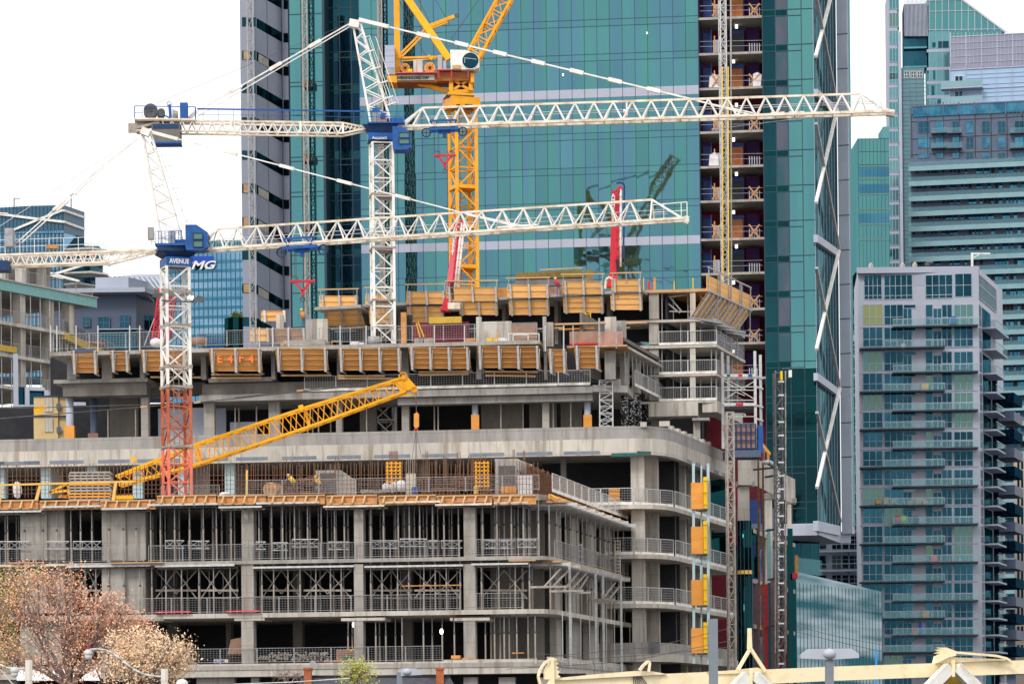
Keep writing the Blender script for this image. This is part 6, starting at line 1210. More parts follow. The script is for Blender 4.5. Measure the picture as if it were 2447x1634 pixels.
# boom
ch, br = MB(), MB(); b0, b1 = q3(1118, 160), q3(1310, -190); bd = (b1 - b0).normalized(); bn = Vector((-bd.z, 0, bd.x)); lat4(ch, br, b0, b1, bn * 1.15, (0, 1.5, 0), 11, .2, .09); part(ch, 'boom_chords', M['yel'], K3); part(br, 'boom_lacing', M['yel'], K3)
m = MB()
for k in range(4): m.tube(q3(925 + k * 4, -60, k * .3), q3(1290 + k * 3, -160, k * .3), .025, n=4)
m.tube(q3(953, 0), q3(1028, 158), .03, n=4); m.tube(q3(1000, 0), q3(1064, 128), .03, n=4); m.tube(q3(1030, -20), q3(1075, 60), .03, n=4); m.tube(q3(1078, 95), q3(1150, -10), .03, n=4); part(m, 'ropes', M['steel_d'], K3)
# ---- mobile crane boom (yellow lattice), front of ring ----
K4 = thing('crawler_crane', 'yellow lattice crane boom rising from the timber stack across the concrete ring', 'crane boom', W(285, 1150, 212))
a, b = W(283, 1150, 212.5), W(965, 921, 213.5); bd = (b - a).normalized(); bn = Vector((-bd.z, 0, bd.x)); hd = bd.cross(bn)
ch, br = MB(), MB(); n = 22
def boomseg(a, b, s0, s1, n):
    C4 = [(-.5, -.5), (.5, -.5), (.5, .5), (-.5, .5)]; A = [a + bn * p * s0 + Vector((0, 1.2, 0)) * q for p, q in C4]; B = [b + bn * p * s1 + Vector((0, 1.2, 0)) * q for p, q in C4]
    for i in range(4): ch.beam(A[i], B[i], .17)
    for i, j in ((0, 1), (2, 3), (1, 2), (3, 0)):
        for k in range(n):
            p0, p1, p2, p3 = A[i].lerp(B[i], k / n), A[i].lerp(B[i], (k + 1) / n), A[j].lerp(B[j], k / n), A[j].lerp(B[j], (k + 1) / n); br.beam(p0, A[j].lerp(B[j], (k + .5) / n), .07); br.beam(A[j].lerp(B[j], (k + .5) / n), p1, .07)
        if i in (0, 2): br.beam(A[j].lerp(B[j], 1), A[i].lerp(B[i], 1), .16)
m1, m2 = a.lerp(b, .28), a.lerp(b, .66); boomseg(a, m1, .7, 1.4, 6); boomseg(m1, m2, 1.4, 1.4, 8); boomseg(m2, b, 1.4, 1.0, 7)
part(ch, 'boom_chords', M['yel_b'], K4); part(br, 'boom_lacing', M['yel'], K4)
m = MB(); hd_ = W(963, 918, 213); m.slab3([W(940, 912, 212.9), W(958, 936, 212.9), W(985, 930, 212.9), W(992, 948, 212.9), W(997, 926, 212.9), W(972, 898, 212.9), W(962, 893, 212.9), W(955, 905, 212.9)], (0, .9, 0)); m.beam(W(942, 943, 213), W(985, 944, 213), .12); part(m, 'boom_head', M['yel_b'], K4)
m = MB(); m.ring(W(963, 898, 212.8), (0, 1, 0), .26, .08); m.ring(W(990, 930, 212.8), (0, 1, 0), .2, .08); part(m, 'sheaves', M['yel'], K4); m = MB(); m.beam(W(718, 968, 212), W(722, 980, 212), .35); m.beam(W(316, 1092, 212), W(322, 1102, 212), .3); part(m, 'rest_bracket', M['yel_b'], K4)
m = MB(); f0, f1 = W(118, 1176, 212), W(160, 1164, 212); boomf = lambda: None
for s in (-.25, .25): m.beam(f0, f1 + Vector((0, 0, s)), .16)
m.beam(W(160, 1160, 212), W(176, 1178, 212), .14); m.beam(W(165, 1183, 212), W(162, 1165, 212), .14); part(m, 'boom_foot', M['yel_b'], K4)
m = MB(); m.tube(W(994, 938, 212.8), W(995, 985, 212.8), .03, n=4); m.tube(W(940, 912, 213), W(466, 962, 215), .04, n=4); m.tube(W(940, 908, 213), W(560, 950, 215), .03, n=4); m.tube(W(466, 962, 215), W(0, 1000, 219), .035, n=4); m.tube(W(340, 967, 215), W(0, 976, 219), .03, n=4); m.tube(W(345, 967, 215), W(470, 960, 215), .03, n=4); part(m, 'ropes', M['steel_d'], K4)
m = MB()
for x, y in ((718, 932), (472, 960), (345, 970)): m.beam(W(x - 9, y + 2, 213.5), W(x + 7, y, 213.5), .14)
part(m, 'rope_sockets', M['wood'], K4)
m = MB(); m.slab3([W(989, 989, 212.7), W(989, 1018, 212.7), W(994, 1024, 212.7), W(1001, 1018, 212.7), W(1001, 989, 212.7), W(996, 984, 212.7)], (0, .4, 0)); hb = part(m, 'hook_block', M['ply_o'], K4); m = MB(); m.ring(W(994, 1027, 212.8), (0, 1, 0), .12, .06, 8); part(m, 'hook', M['pink'], hb); m = MB()
for x in (984, 993, 996, 1009): m.tube(W(994, 1030, 212.8), W(x, 1100, 211), .018, n=4)
part(m, 'sling', M['steel_d'], K4)
solo(MB().tube(W(90, 980, 219), W(90, 980, 219.3), .3, n=14).beam(W(97, 975, 219), W(115, 972, 219), .16), 'sheave_block', M['yel_b'], 'orange sheave block strung before the tan machine boxes', 'sheave block')
# ---- concrete placing booms ----
def pump(name, a, b, w0, w1, mat, label, Y, pipes, letters=None, lx=0):
    r = thing('placing_boom', label, 'concrete pump boom', a); a, b = Vector(a), Vector(b); d = (b - a).normalized(); sd = Vector((d.z, 0, -d.x))
    m = MB().slab3([a - sd * w0 / 2, a + sd * w0 / 2, b + sd * w1 / 2, b - sd * w1 / 2], (0, .5, 0)); bm = part(m, 'main_arm', M[mat], r)
    m = MB(); m.beam(a + sd * (w0 / 2 + .12) + Vector((0, .2, .3)), b + sd * (w1 / 2 + .1) + Vector((0, .2, -.2)), .2, .4); part(m, 'folded_arm', M['red'], r)
    for (o, rr, pm_) in pipes:
        m = MB(); m.tube(a + sd * o + Vector((0, -.1, .6)), b + sd * o * .85 + Vector((0, -.1, .1)), rr, n=8); part(m, 'concrete_pipe', M[pm_], r, smooth=True)
    m = MB()
    for k in range(9): p = a.lerp(b, .12 + k * .1); m.beam(p + sd * w0 * .45 + Vector((0, -.15, 0)), p + sd * (pipes[-1][0] * .95 + .1) + Vector((0, -.15, 0)), .06)
    part(m, 'pipe_clamps', M['red'], r); m = MB(); t = b + sd * .1; m.beam(t + Vector((.15, 0, -.1)), t + Vector((.5, 0, .25)), .35); m.beam(a - d * .1, a - d * 1.1 - sd * .1, .75, .6); m.beam(a - d * 1.0 - sd * .5, a - d * 1.0 + sd * .4, .3); part(m, 'knuckle', M['red'], r)
    m = MB(); m.beam(a + sd * .5 + Vector((0, -.1, -.1)), a + sd * .3 + Vector((0, -.1, 1.2)), .2); part(m, 'cylinder', M['black'], r)
    if letters:
        for k, L in enumerate(letters): p = b.lerp(a, .085 + k * .055) - sd * lx + Vector((0, -.03, 0)); text(L, .42, M['wtxt'], bm, p, (1, 0, 0), (0, 0, 1), bold=.02, cx=True)
    return r
pump('a', W(1070, 712, 240), W(1090, 536, 240), .46, .36, 'pink', 'leaning faded pink placing boom with white lettering before the yellow mast', 240, [(.55, .1, 'white'), (.78, .1, 'white')], 'AMHERST', .02)
pump('b', W(1465, 655, 241), W(1468, 455, 241), .52, .38, 'red', 'upright bright red concrete placing boom before the glass facade', 241, [(.62, .09, 'white')], 'AMHERST', .08)
solo(MB().path([W(1473, 438, 241), W(1484, 436, 241), W(1492, 442, 241), W(1491, 560, 241), W(1488, 618, 241), W(1478, 622, 241)], .07, 6), 'blue_hose', M['blue_d'], 'dark blue hose looped down beside the upright red boom', 'hose')
bx(1070, 723, 1100, 738, 239, 1.2, 'cream', 'pump_base', 'cream base plate under the pink placing boom', 'base'); 
solo(MB().path([W(1446, 690, 238), W(1448, 668, 238), W(1456, 662, 238), W(1464, 668, 238)], .09, 6), 'cream_hose', M['cream'], 'curved cream hose at the foot of the red boom', 'hose')
# far red lattice crane behind left deck
K5 = thing('lattice_boom', 'distant red lattice boom standing behind the left deck, partly behind the crane mast', 'crane boom', W(375, 815, 300)); m = MB(); lat4(m, m, W(371, 815, 300), W(388, 690, 300), (.6, 0, 0), (0, .6, 0), 9, .16, .08); lat4(m, m, W(398, 815, 300), W(415, 705, 300), (.5, 0, 0), (0, .5, 0), 8, .14, .07); part(m, 'lattice', M['red'], K5)
m = MB(); m.tube(W(345, 825, 300), W(386, 715, 300), .05, n=5); part(m, 'stay', M['steel_l'], K5)
# ---- hoist masts ----
def hoist(label, x, yb, yt, Y, wpx, mat, rot=.2, pitch=1.0, side=None, dark=False):
    r = thing('hoist_mast', label, 'hoist mast', W(x, yb, Y)); c = W(x, yb, Y); t = W(x, yt, Y); wd = wpx * Y / FPX; wv = Vector((math.cos(rot), math.sin(rot), 0)) * wd; hv = Vector((-math.sin(rot), math.cos(rot), 0)) * wd
    ch, br = MB(), MB(); lat4(ch, br, c, (c.x, Y, t.z), wv, hv, max(2, int((t.z - c.z) / pitch)), .13, .07); part(ch, 'chords', M[mat], r); part(br, 'lacing', M[mat], r); return r
hoist('thin grey hoist mast up the grey striped wing of the glass tower', 605, 830, -60, 348, 13, 'steel', pitch=1.3)
r = hoist('grey hoist mast up the green glass strip at the tower\'s left', 735, 770, -60, 346, 10, 'steel_w', pitch=1.3)
hoist('dark teal lattice mast just right of the grey one on the tower\'s left', 751, 770, -60, 350, 10, 'g_dk2', pitch=1.3)
hoist('grey hoist mast hidden partly by the white crane\'s head', 914, 700, -60, 344, 9, 'steel_w', pitch=1.3); hoist('dark lattice mast just behind the white crane\'s head', 927, 700, -60, 348, 9, 'g_dk2', pitch=1.3)
r = hoist('tall white hoist mast in front of the open lift bay of the glass tower', 1733, 690, -60, 336, 14, 'steel_l', pitch=.95)
m = MB()
for x in (1727, 1741): m.beam(W(x, 668, 335), W(x - 1, 160, 335), .14)
part(m, 'yellow_guides', M['ywall'], r); m = MB(); m.beam(W(1748, 690, 336), W(1746, -60, 336), .16); part(m, 'cable_guide', M['steel'], r)
r = hoist('grey lattice hoist mast from street level left of the dark glass column', 1750, 1640, 985, 226, 16, 'steel_w', .15, .95)
r = hoist('dark steel hoist mast against the dark glass, farthest right of the hoist masts', 1866, 1640, 890, 232, 17, 'steel_d', .15, .95)
m = MB()
for k in range(22): p = W(1866, 915 + k * 32, 231.4); m.box(p.x - .22, p.x + .22, 231, 231.3, p.z, p.z + .12)
part(m, 'tie_brackets', M['steel_l'], r); m = MB(); m.beam(W(1853, 1560, 232), W(1853, 886, 232), .1); m.beam(W(1878, 1560, 232), W(1877, 886, 232), .1); part(m, 'guide_rails', M['steel_w'], r); part(MB().box(W(1853, 0, 232).x, W(1858, 0, 232).x, 231, 231.5, W(1855, 912, 232).z, W(1855, 890, 232).z), 'yellow_cap', M['ywall'], r); part(MB().box(W(1873, 0, 232).x, W(1880, 0, 232).x, 231, 231.5, W(1855, 905, 232).z, W(1855, 888, 232).z), 'white_cap', M['white'], r)
M['g_brc'] = glass('braced glass', (.04, .12, .14), (.12, .26, .30), .6, .05, (.07, .2, .25), .3, (1, 1, .1), .15)
# ================= the glass tower =================
FT = F((-28, 358.0), (22.5, 352.0)); TW = thing('glass_tower', 'tall teal glass office tower filling the middle, with grey bands and an open lift bay', 'building', (0, 356, 0))
U = lambda x, y=300, o=0: FT.uv(x, y, o)[0]; ZT = lambda y, x=1670: FT.uv(x, y)[1]
zrows = [y for y in (-120, -62, -45, 38, 54, 121, 137, 309, 325, 392, 408, 475, 491, 645, 661, 728, 744, 811, 827)]
um, ur = U(860), U(1671); ztop, zbot = ZT(-200), ZT(900)
_w = (FT.P(ur, 0).x - FT.P(um, 0).x) / 27
M['g_teal'] = glass('teal curtain glass', (.03, .08, .085), (.088, .275, .275), .76, .02, (.10, .235, .33), .55, (1.5, 1.5, .07), .05, tilt=-.075, cell=(FT.P(um, 0).x, _w, ZT(309), 4.22))
part(MB().add([FT.P(um, zbot), FT.P(ur, zbot), FT.P(ur, ztop), FT.P(um, ztop)], [(0, 1, 2, 3)]), 'facade_glass', M['g_teal'], TW)
m = MB(); n = 27
for k in range(n + 1): u = um + (ur - um) * k / n; FT.box(m, u - .03, u + .03, zbot, ztop, -.05, -.005)
part(m, 'mullions', M['mull'], TW); m = MB()
for y in zrows: FT.box(m, um, ur, ZT(y) - .032, ZT(y) + .032, -.055, -.004)
part(m, 'transoms', M['mull'], TW)
for a, b in ((225, 204), (582, 562)): m = MB(); FT.box(m, um, ur, ZT(a), ZT(b), -.05, -.002); part(m, 'spandrel_band', M['band'], TW)
m = MB()
for k in range(n + 1):
    u = um + (ur - um) * k / n
    for a, b in ((225, 204), (582, 562)): FT.box(m, u - .03, u + .03, ZT(a), ZT(b), -.064, -.051)
part(m, 'band_joints', M['mull'], TW)
random.seed(11)
# a few small lit spots and blinds
for x, y in ((1545, 82), (1344, 182)): p = FT.at(x, y, -.02); part(MB().slab3([p, p + Vector((.14, 0, 0)), p + Vector((.14, 0, .25)), p + Vector((0, 0, .25))], (0, -.02, 0)), 'lit_spot', M['lamp_on'], TW)
# recessed dark bay 775-860
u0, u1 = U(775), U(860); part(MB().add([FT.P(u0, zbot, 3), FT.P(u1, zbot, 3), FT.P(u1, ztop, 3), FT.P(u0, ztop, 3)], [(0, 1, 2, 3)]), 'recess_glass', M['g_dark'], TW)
part(MB().add([FT.P(u1, zbot, 3), FT.P(u1, zbot, 0), FT.P(u1, ztop, 0), FT.P(u1, ztop, 3)], [(0, 1, 2, 3)]), 'recess_side', M['g_dark'], TW); m = MB()
for k in range(4): u = u0 + (u1 - u0) * k / 3; FT.box(m, u - .07, u + .07, zbot, ztop, 2.93, 2.99)
for y in (-30, 5, 78, 92, 158, 172, 240, 262, 340, 354, 425, 441, 500, 575, 600, 665, 680): FT.box(m, u0, u1, ZT(y) - .05, ZT(y) + .05, 2.94, 2.99)
FT.box(m, u0 - .15, u0 + .15, zbot, ztop, -.1, 3); part(m, 'recess_mullions', M['mull'], TW)
m = MB()
for k in range(9):
    z1 = ZT(20 + k * 80); FT.box(m, u0 + (u1 - u0) * .17, u0 + (u1 - u0) * .9, z1 - 3.0, z1, 2.95, 2.985)
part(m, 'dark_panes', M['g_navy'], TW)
# green strip 692-775
u2 = U(692); part(MB().add([FT.P(u2, zbot, .4), FT.P(u0, zbot, .4), FT.P(u0, ztop, .4), FT.P(u2, ztop, .4)], [(0, 1, 2, 3)]), 'strip_glass', M['g_teal2'], TW); m = MB()
for x in (692, 720, 752): u = U(x); FT.box(m, u - .04, u + .04, zbot, ztop, .34, .39)
for y in (-5, 78, 90, 160, 170, 240, 342, 352, 427, 438, 507, 580, 600, 672, 755): FT.box(m, u2, u0, ZT(y) - .05, ZT(y) + .05, .35, .39)
part(m, 'strip_mullions', M['mull'], TW); m = MB()
for y in (165, 345, 513): FT.box(m, U(724), U(752), ZT(y) - .6, ZT(y) + .2, -1.0, .3)
part(m, 'tie_platforms', M['steel_d'], TW)
# grey striped wing
FS = F((-32.9, 352), (-26.6, 358.6)); 
wl = W(577, 300, 352); FS = F((W(577, 400, 352).x, 352), (W(612, 400, 353.0).x, 353.0)); FS1 = F((W(612, 400, 353).x, 353.0), (W(677, 400, 360).x, 360.0)); FS2 = F((W(677, 400, 360).x, 360.0), (W(693, 400, 359.0).x, 359.0))
for f, nm in ((FS, 'front'), (FS1, 'mid'), (FS2, 'end')):
    part(MB().add([f.P(0, zbot), f.P(f.L, zbot), f.P(f.L, ztop + 6), f.P(0, ztop + 6)], [(0, 1, 2, 3)]), 'grey_cladding', M['grey_p'], TW)
m = MB()
for f in (FS1,):
    for u in (0.02, f.L * .45, f.L * .98): f.box(m, u - .03, u + .03, zbot, ztop, -.03, -.003)
FS2.box(m, FS2.L - .05, FS2.L + .05, zbot, ztop, -.05, 0); part(m, 'panel_joints', M['mull'], TW)
m, m2, m3 = MB(), MB(), MB(); random.seed(4)
for k in range(-2, 10):
    y0 = 41 + k * 79.5
    p = [FS.at(578.5, y0 + 1, -.03), FS.at(611.5, y0 + 1, -.03), FS.at(611.5, y0 + 23, -.03), FS.at(578.5, y0 + 23, -.03)]; m.slab3([p[3], p[2], p[1], p[0]], (0, .02, 0))
    if k in (1, 5, 6, 8): m2.slab3([FS.at(582, y0 + 22, -.08), FS.at(597, y0 + 22, -.08), FS.at(597, y0 + 2, -.08), FS.at(582, y0 + 2, -.08)], (0, .02, 0))
    q = [FS1.at(613.5, y0 + 3, -.03), FS1.at(675.5, y0 + 39, -.03), FS1.at(675.5, y0 + 61, -.03), FS1.at(613.5, y0 + 25, -.03)]; m.slab3(q[::-1], (-.02, .02, 0))
    q = [FS2.at(677.5, y0 + 39, -.03), FS2.at(691, y0 + 39, -.03), FS2.at(691, y0 + 61, -.03), FS2.at(677.5, y0 + 61, -.03)]; m.slab3(q[::-1], (0, .02, 0))
    if k in (1, 5, 6, 8): m3.slab3([FS1.at(618, y0 + 28, -.06), FS1.at(642, y0 + 41, -.06), FS1.at(642, y0 + 22, -.06), FS1.at(618, y0 + 8, -.06)], (-.02, .02, 0))
part(m, 'window_strips', M['g_dark'], TW, kind=None); part(m2, 'unglazed_openings', M['wood'], TW); part(m3, 'board_infill', M['conc_l'], TW)
# open lift bay 1671-1824
u3, u4 = U(1671), U(1824); ys = [40, 126, 208, -45, 315, 395, 478, 572, 653, 738, 815, 898]
bay = MB(); FT.box(bay, u3, u4, zbot - 20, ztop, 6, 6.2); part(bay, 'bay_back_wall', M['night'], TW); m = MB(); FT.box(m, u3 - .02, u3 + .12, zbot - 20, ztop, .05, 6); part(m, 'bay_side_wall', M['dark'], TW)
m = MB(); FT.box(m, u3, u4, ZT(-200), ZT(-199), 0, 6)
FX = {}
floors = [-45, 45, 130, 213, 317, 400, 482, 573, 655, 741, 822, 905]
for i, y in enumerate(floors):
    m = MB(); zf = ZT(y - 2, 1671); FT.box(m, u3, u4, zf - .28, zf, .02, 6); part(m, 'bay_floor', M['conc'], TW)
random.seed(9)
def P4(m, x0, y0, x1, y1, o, d): FT.pb(m, x0, y0, x1, y1, o, o + d)
for i, y in enumerate(floors[1:]):
    h = 74
    m = MB(); P4(m, 1674, y - 58, 1695, y - 4, 2.5, .1); P4(m, 1784, y - 62, 1815, y - 4, 4.5, .1); part(m, 'purple_partition', M['purple'], TW)
    m = MB(); P4(m, 1698, y - 60, 1701, y - 4, 1.6, .3); P4(m, 1744, y - 58, 1778, y - 2, 3, .15); P4(m, 1680, y - 50, 1700, y - 4, 2.2, .1); part(m, 'blue_gate', M['iblue'], TW)
    m = MB(); P4(m, 1747, y - 48, 1775, y - 3, 2.9, .06); part(m, 'door', M['black'] if i % 2 else M['brown'], TW); m = MB()
    if i % 3 != 1:
        for a, b in ((1790, 1815), (1702, 1722)):
            m.beam(FT.at(a, y - 5, 1), FT.at(b, y - 36, 1), .18); m.beam(FT.at(b - 1, y - 5, 1), FT.at(a, y - 36, 1), .18)
    P4(m, 1706, y - 44, 1709, y - 4, 1.2, .1); part(m, 'timber_cross', M['wood_o'], TW)
    m = MB()
    for k in range(5): P4(m, 1790 + k * 6, y - 26, 1792 + k * 6, y - 4, 1.6, .08)
    P4(m, 1704, y - 34, 1720, y - 4, 1.9, .1); part(m, 'sheet_panels', M['lampg'], TW)
    m = MB(); m.beam(FT.at(1672, y - 18, .3), FT.at(1822, y - 21, .3), .04); m.beam(FT.at(1672, y - 30, .3), FT.at(1822, y - 33, .3), .04); part(m, 'guard_wire', M['steel'], TW)
    p = FT.at(1753 + (i * 7) % 14, y - 62, 3); part(MB().box(p.x - .15, p.x + .15, p.y, p.y + .1, p.z, p.z + .4), 'lamp', M['lamp_on'], TW)
    if i in (2, 4): m = MB(); m.slab3([FT.at(1694, y - 4, 1), FT.at(1718, y - 4, 1), FT.at(1716, y - 28, 1.2), FT.at(1708, y - 36, 1.2), FT.at(1696, y - 30, 1.2)], (0, .3, 0)); part(m, 'white_sheeting', M['tarpw'], TW)
    if i == 2: m = MB(); m.slab3([FT.at(1799, y - 4, .8), FT.at(1818, y - 4, .8), FT.at(1820, y - 34, 1), FT.at(1810, y - 40, 1), FT.at(1800, y - 36, 1)], (0, .3, 0)); part(m, 'white_sheeting', M['tarpw'], TW)
# dark glass columns 1825-1884, light 1884-1948
yb_t = 1252; zb2 = ZT(yb_t, 1850)
for x0, x1, mt, nm in ((1824, 1855, 'g_dark', 'dark_glass'), (1855, 1884, 'g_purp', 'purple_glass'), (1884, 1917, 'g_teal2', 'light_glass'), (1917, 1948, 'g_teal2', 'light_glass')):
    a, b = U(x0), U(x1); hi = ztop
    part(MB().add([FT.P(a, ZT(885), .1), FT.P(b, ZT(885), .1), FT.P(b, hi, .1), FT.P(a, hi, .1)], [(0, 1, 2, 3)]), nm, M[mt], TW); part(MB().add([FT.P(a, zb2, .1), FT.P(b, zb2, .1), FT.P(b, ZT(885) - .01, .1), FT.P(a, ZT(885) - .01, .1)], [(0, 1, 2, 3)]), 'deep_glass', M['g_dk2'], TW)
FT2 = F(FT.P(U(1948), 0).xy, (FT.P(U(1948), 0).x + 4.6, FT.P(U(1948), 0).y + 13)); 
m = MB()
for x in (1824, 1855, 1884, 1917, 1948): u = U(x); FT.box(m, u - .05, u + .05, zb2, ztop, .02, .09)
for y in range(-60, 1250, 84): FT.box(m, U(1824), U(1948), ZT(y, 1850) - .05, ZT(y, 1850) + .05, .03, .09); FT.box(m, U(1824), U(1917), ZT(y + 15, 1850) - .05, ZT(y + 15, 1850) + .05, .03, .09)
part(m, 'column_mullions', M['mull'], TW); m = MB()
for y in range(-60, 1250, 84): m = MB(); FT.box(m, U(1824) + .06, U(1884) - .06, ZT(y + 14.5, 1850), ZT(y + .5, 1850), .04, .085); part(m, 'spandrel', M['g_dk2'], TW)
# diagonal-braced right face 1948-2000
xr = W(2001, 1245, 366).x; FT2 = F(FT.P(U(1948, 600), 0).xy, (W(2002, 600, 366).x, 366.0)); zlow = FT2.uv(1950, 1252)[1]
part(MB().add([FT2.P(0, zlow), FT2.P(FT2.L, zlow), FT2.P(FT2.L, ztop + 8), FT2.P(0, ztop + 8)], [(0, 1, 2, 3)]), 'braced_glass', M['g_brc'], TW); m = MB()
for k in range(9): u = FT2.L * k / 8; FT2.box(m, u - .03, u + .03, zlow, ztop + 8, -.05, -.004)
part(m, 'braced_mullions', M['band'], TW)
m, m2 = MB(), MB(); nod = [(2000, -155), (1965, 62), (1948, 155), (1998, 245), (1949, 430), (2001, 590), (1950, 880), (2003, 935), (1949, 1130), (2004, 1235)]
br_ = [((1989, -20), (1949, 136)), ((1948, -20), (2000, 251)), ((2000, 262), (1950, 485)), ((1950, 295), (2005, 594)), ((2005, 599), (1951, 835)), ((1951, 640), (2006, 921)), ((2007, 926), (1952, 1165)), ((1952, 985), (2008, 1245))]
for i, (a, b) in enumerate(br_):
    p, q = FT2.at(a[0], a[1], -.7), FT2.at(b[0], b[1], -.7); part(MB().beam(p, q, .36), 'brace_tube', M['white' if i % 2 == 0 else 'steel'], TW)
for ya, yb in ((222, 268), (570, 606), (900, 938)):
    p, q = FT2.at(1949, ya, -.3), FT2.at(2001, yb, -.3); part(MB().beam(p, q, .5, .9), 'cross_beam', M['grey_l'], TW)
p, q = FT2.at(1949, 1256, -.1), FT2.at(2003, 1268, -.1); m = MB(); m.beam(p, q, .6, 1.2); part(m, 'cross_beam', M['grey_l'], TW)
# fin
FF = F((W(2000, 600, 366).x + .2, 365.6), (W(2024, 600, 366).x + .2, 365.2)); zl = FF.uv(2010, 1275)[1]; m = MB(); FF.box(m, 0, FF.L, zl, ztop + 8, 0, 1.5); part(m, 'grey_fin', M['grey_l'], TW); m = MB()
for y in (82, 165, 348, 431, 515, 598, 680, 762, 845, 925, 1010, 1092): FF.box(m, 0, FF.L + .1, FF.uv(2010, y)[1] - .05, FF.uv(2010, y)[1] + .05, -.03, -.002)
part(m, 'fin_joints', M['mull'], TW); FF2 = F((W(2025, 600, 366).x + .2, 366), (W(2031, 600, 366).x + .3, 366)); m = MB(); FF2.box(m, 0, FF2.L, zl + 1, ztop + 8, 0, 1); part(m, 'edge_glass', M['g_teal2'], TW)
part(MB().prism([FT.P(U(1824), 0, .1).xy, FT.P(U(1948), 0, .1).xy, (W(2002, 600, 366).x, 366), (W(2026, 600, 366).x, 366), (20, 385)], zb2 - 1.4, zb2 - .02), 'soffit', M['grey_l'], TW)
# tower body (closing volume behind glazing)
part(MB().prism([FT.P(um - 6, 0, 7).xy, FT.P(u4, 0, 7).xy, (36, 385), (-25, 390)], 0, ztop), 'core', M['dark'], TW)
# lower glazed part under the overhang
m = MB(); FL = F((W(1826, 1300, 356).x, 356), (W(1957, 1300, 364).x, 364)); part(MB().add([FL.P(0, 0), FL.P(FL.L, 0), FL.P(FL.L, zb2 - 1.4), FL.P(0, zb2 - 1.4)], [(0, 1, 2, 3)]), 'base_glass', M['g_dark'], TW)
for k in range(7): u = FL.L * k / 6; FL.box(m, u - .02, u + .02, 0, zb2 - 1.4, -.03, -.002)
part(m, 'base_mullions', M['steel_d'], TW)
# ---- lower street-side pieces right of the concrete building ----
BP = thing('glass_podium', 'reflective glass podium block low on the right behind the street lamp', 'building', W(1900, 1600, 300)); FP = F((W(1903, 1480, 300).x, 300), (W(2108, 1500, 322).x, 322)); zt0, zt1 = FP.uv(1903, 1372)[1], FP.uv(2108, 1412)[1]
FP0 = F((W(1830, 1480, 300).x, 300), (W(1903, 1480, 300).x, 300)); zt = FP.uv(2108, 1413)[1]
part(MB().add([FP.P(0, 0), FP.P(FP.L, 0), FP.P(FP.L, zt), FP.P(0, FP.uv(1903, 1365)[1])], [(0, 1, 2, 3)]), 'glass_wall', M['g_pod'] if 'g_pod' in M else M.setdefault('g_pod', glass('podium glass', (.03, .12, .15), (.36, .45, .50), .75, .03, (.03, .12, .15), .34, (.12, .12, 1.5), .2, .5)), BP)  # pale and dark bands put reflected stripes into the glass colour
part(MB().box(FP0.p.x, FP0.p.x + FP0.L - .02, 299.9, 301, 0, FP0.uv(1870, 1385)[1]), 'side_wall', M['g_dk2'], BP); m = MB()
for k in range(26): u = FP.L * k / 25; FP.box(m, u - .02, u + .02, 0, zt, -.03, -.003)
part(m, 'glass_joints', M['steel_d'], BP); m = MB(); FP.box(m, 0, 7, zt + 1.0, zt + 2.6, -.1, .1); part(m, 'glass_upstand', M['clear'], BP)
# column, parapet to the right of first hoist (ring continues beyond)
BR = thing('concrete_building', 'far concrete building with a curved parapet, right of the grey hoist mast', 'building', W(1800, 1600, 262)); Yq = 262
def arcwall(m, pts, y0, y1, o=.5):
    for k in range(len(pts) - 1):
        a, b = pts[k], pts[k + 1]; m.hexa([Vector(a[:2] + (a[2],)), Vector(b[:2] + (b[2],)), Vector((b[0], b[1] + o, b[2])), Vector((a[0], a[1] + o, a[2])), Vector((a[0], a[1], a[3])), Vector((b[0], b[1], b[3])), Vector((b[0], b[1] + o, b[3])), Vector((a[0], a[1] + o, a[3]))])
ptsx = [(1764, 1092, 1158, 262), (1795, 1092, 1160, 262.3), (1808, 1097, 1166, 263.3), (1818, 1104, 1175, 266), (1850, 1122, 1188, 274), (1900, 1138, 1198, 286)]; m = MB(); A = []
for x, yt, yb, Y in ptsx: p = W(x, yt, Y); A.append((p.x, Y, W(x, yb, Y).z, p.z))
zq1, zq0 = W(1780, 1092, 262).z, W(1780, 1158, 262).z; arcwall(m, [(a[0], a[1], zq0, zq1) for a in A], 0, 0); part(m, 'curved_parapet', M['conc_l'], BR)
for i, (x0, x1, Y, yt) in enumerate(((1766, 1792, 262.6, 1160), (1830, 1846, 272, 1190), (1884, 1892, 284, 1200))): a, b = W(x0, 1300, Y), W(x1, 1300, Y); part(MB().box(a.x, b.x, Y, Y + 1, 0, W(x0, yt - 12, Y).z), 'column', M['conc_l'], BR); part(MB().box(a.x - .15, b.x + .5, Y - .1, Y + 1.2, W(x0, yt + 2, Y).z, W(x0, yt - 10, Y).z), 'column_cap', M['conc_g'], BR)
for i, y in enumerate((1262, 1382, 1490)): part(MB().prism([(W(1800, y, 264).x, 264), (W(1840, y, 274).x, 274), (W(1900, y, 286).x, 286), (W(1800, y, 290).x, 290)], W(1800, y + 10, 264).z, W(1800, y, 264).z), 'floor_slab', M['conc'], BR)
part(MB().box(W(1795, 1300, 275).x, W(1900, 1300, 275).x, 291, 291.3, 0, zq0), 'back_wall', M['slate'], BR)
def bq(x0, y0, x1, y1, Y, d, mat, name, label, cat, grp=None): return bx(x0, y0, x1, y1, Y, d, mat, name, label, cat, grp)
r = thing('glass_cylinder', 'dark green curved glass stair drum right of the first hoist mast', 'glass drum', W(1785, 1600, 240)); a, b = W(1764, 1400, 240), W(1800, 1400, 240); c = (a + b) / 2; rr = (b.x - a.x) / 2
for yt, yb in ((1242, 1362), (1370, 1640)): part(MB().tube((c.x, 241, W(1780, yb, 240).z), (c.x, 241, W(1780, yt, 240).z), rr, n=24), 'curved_glass', M['g_dk2'], r, smooth=True)
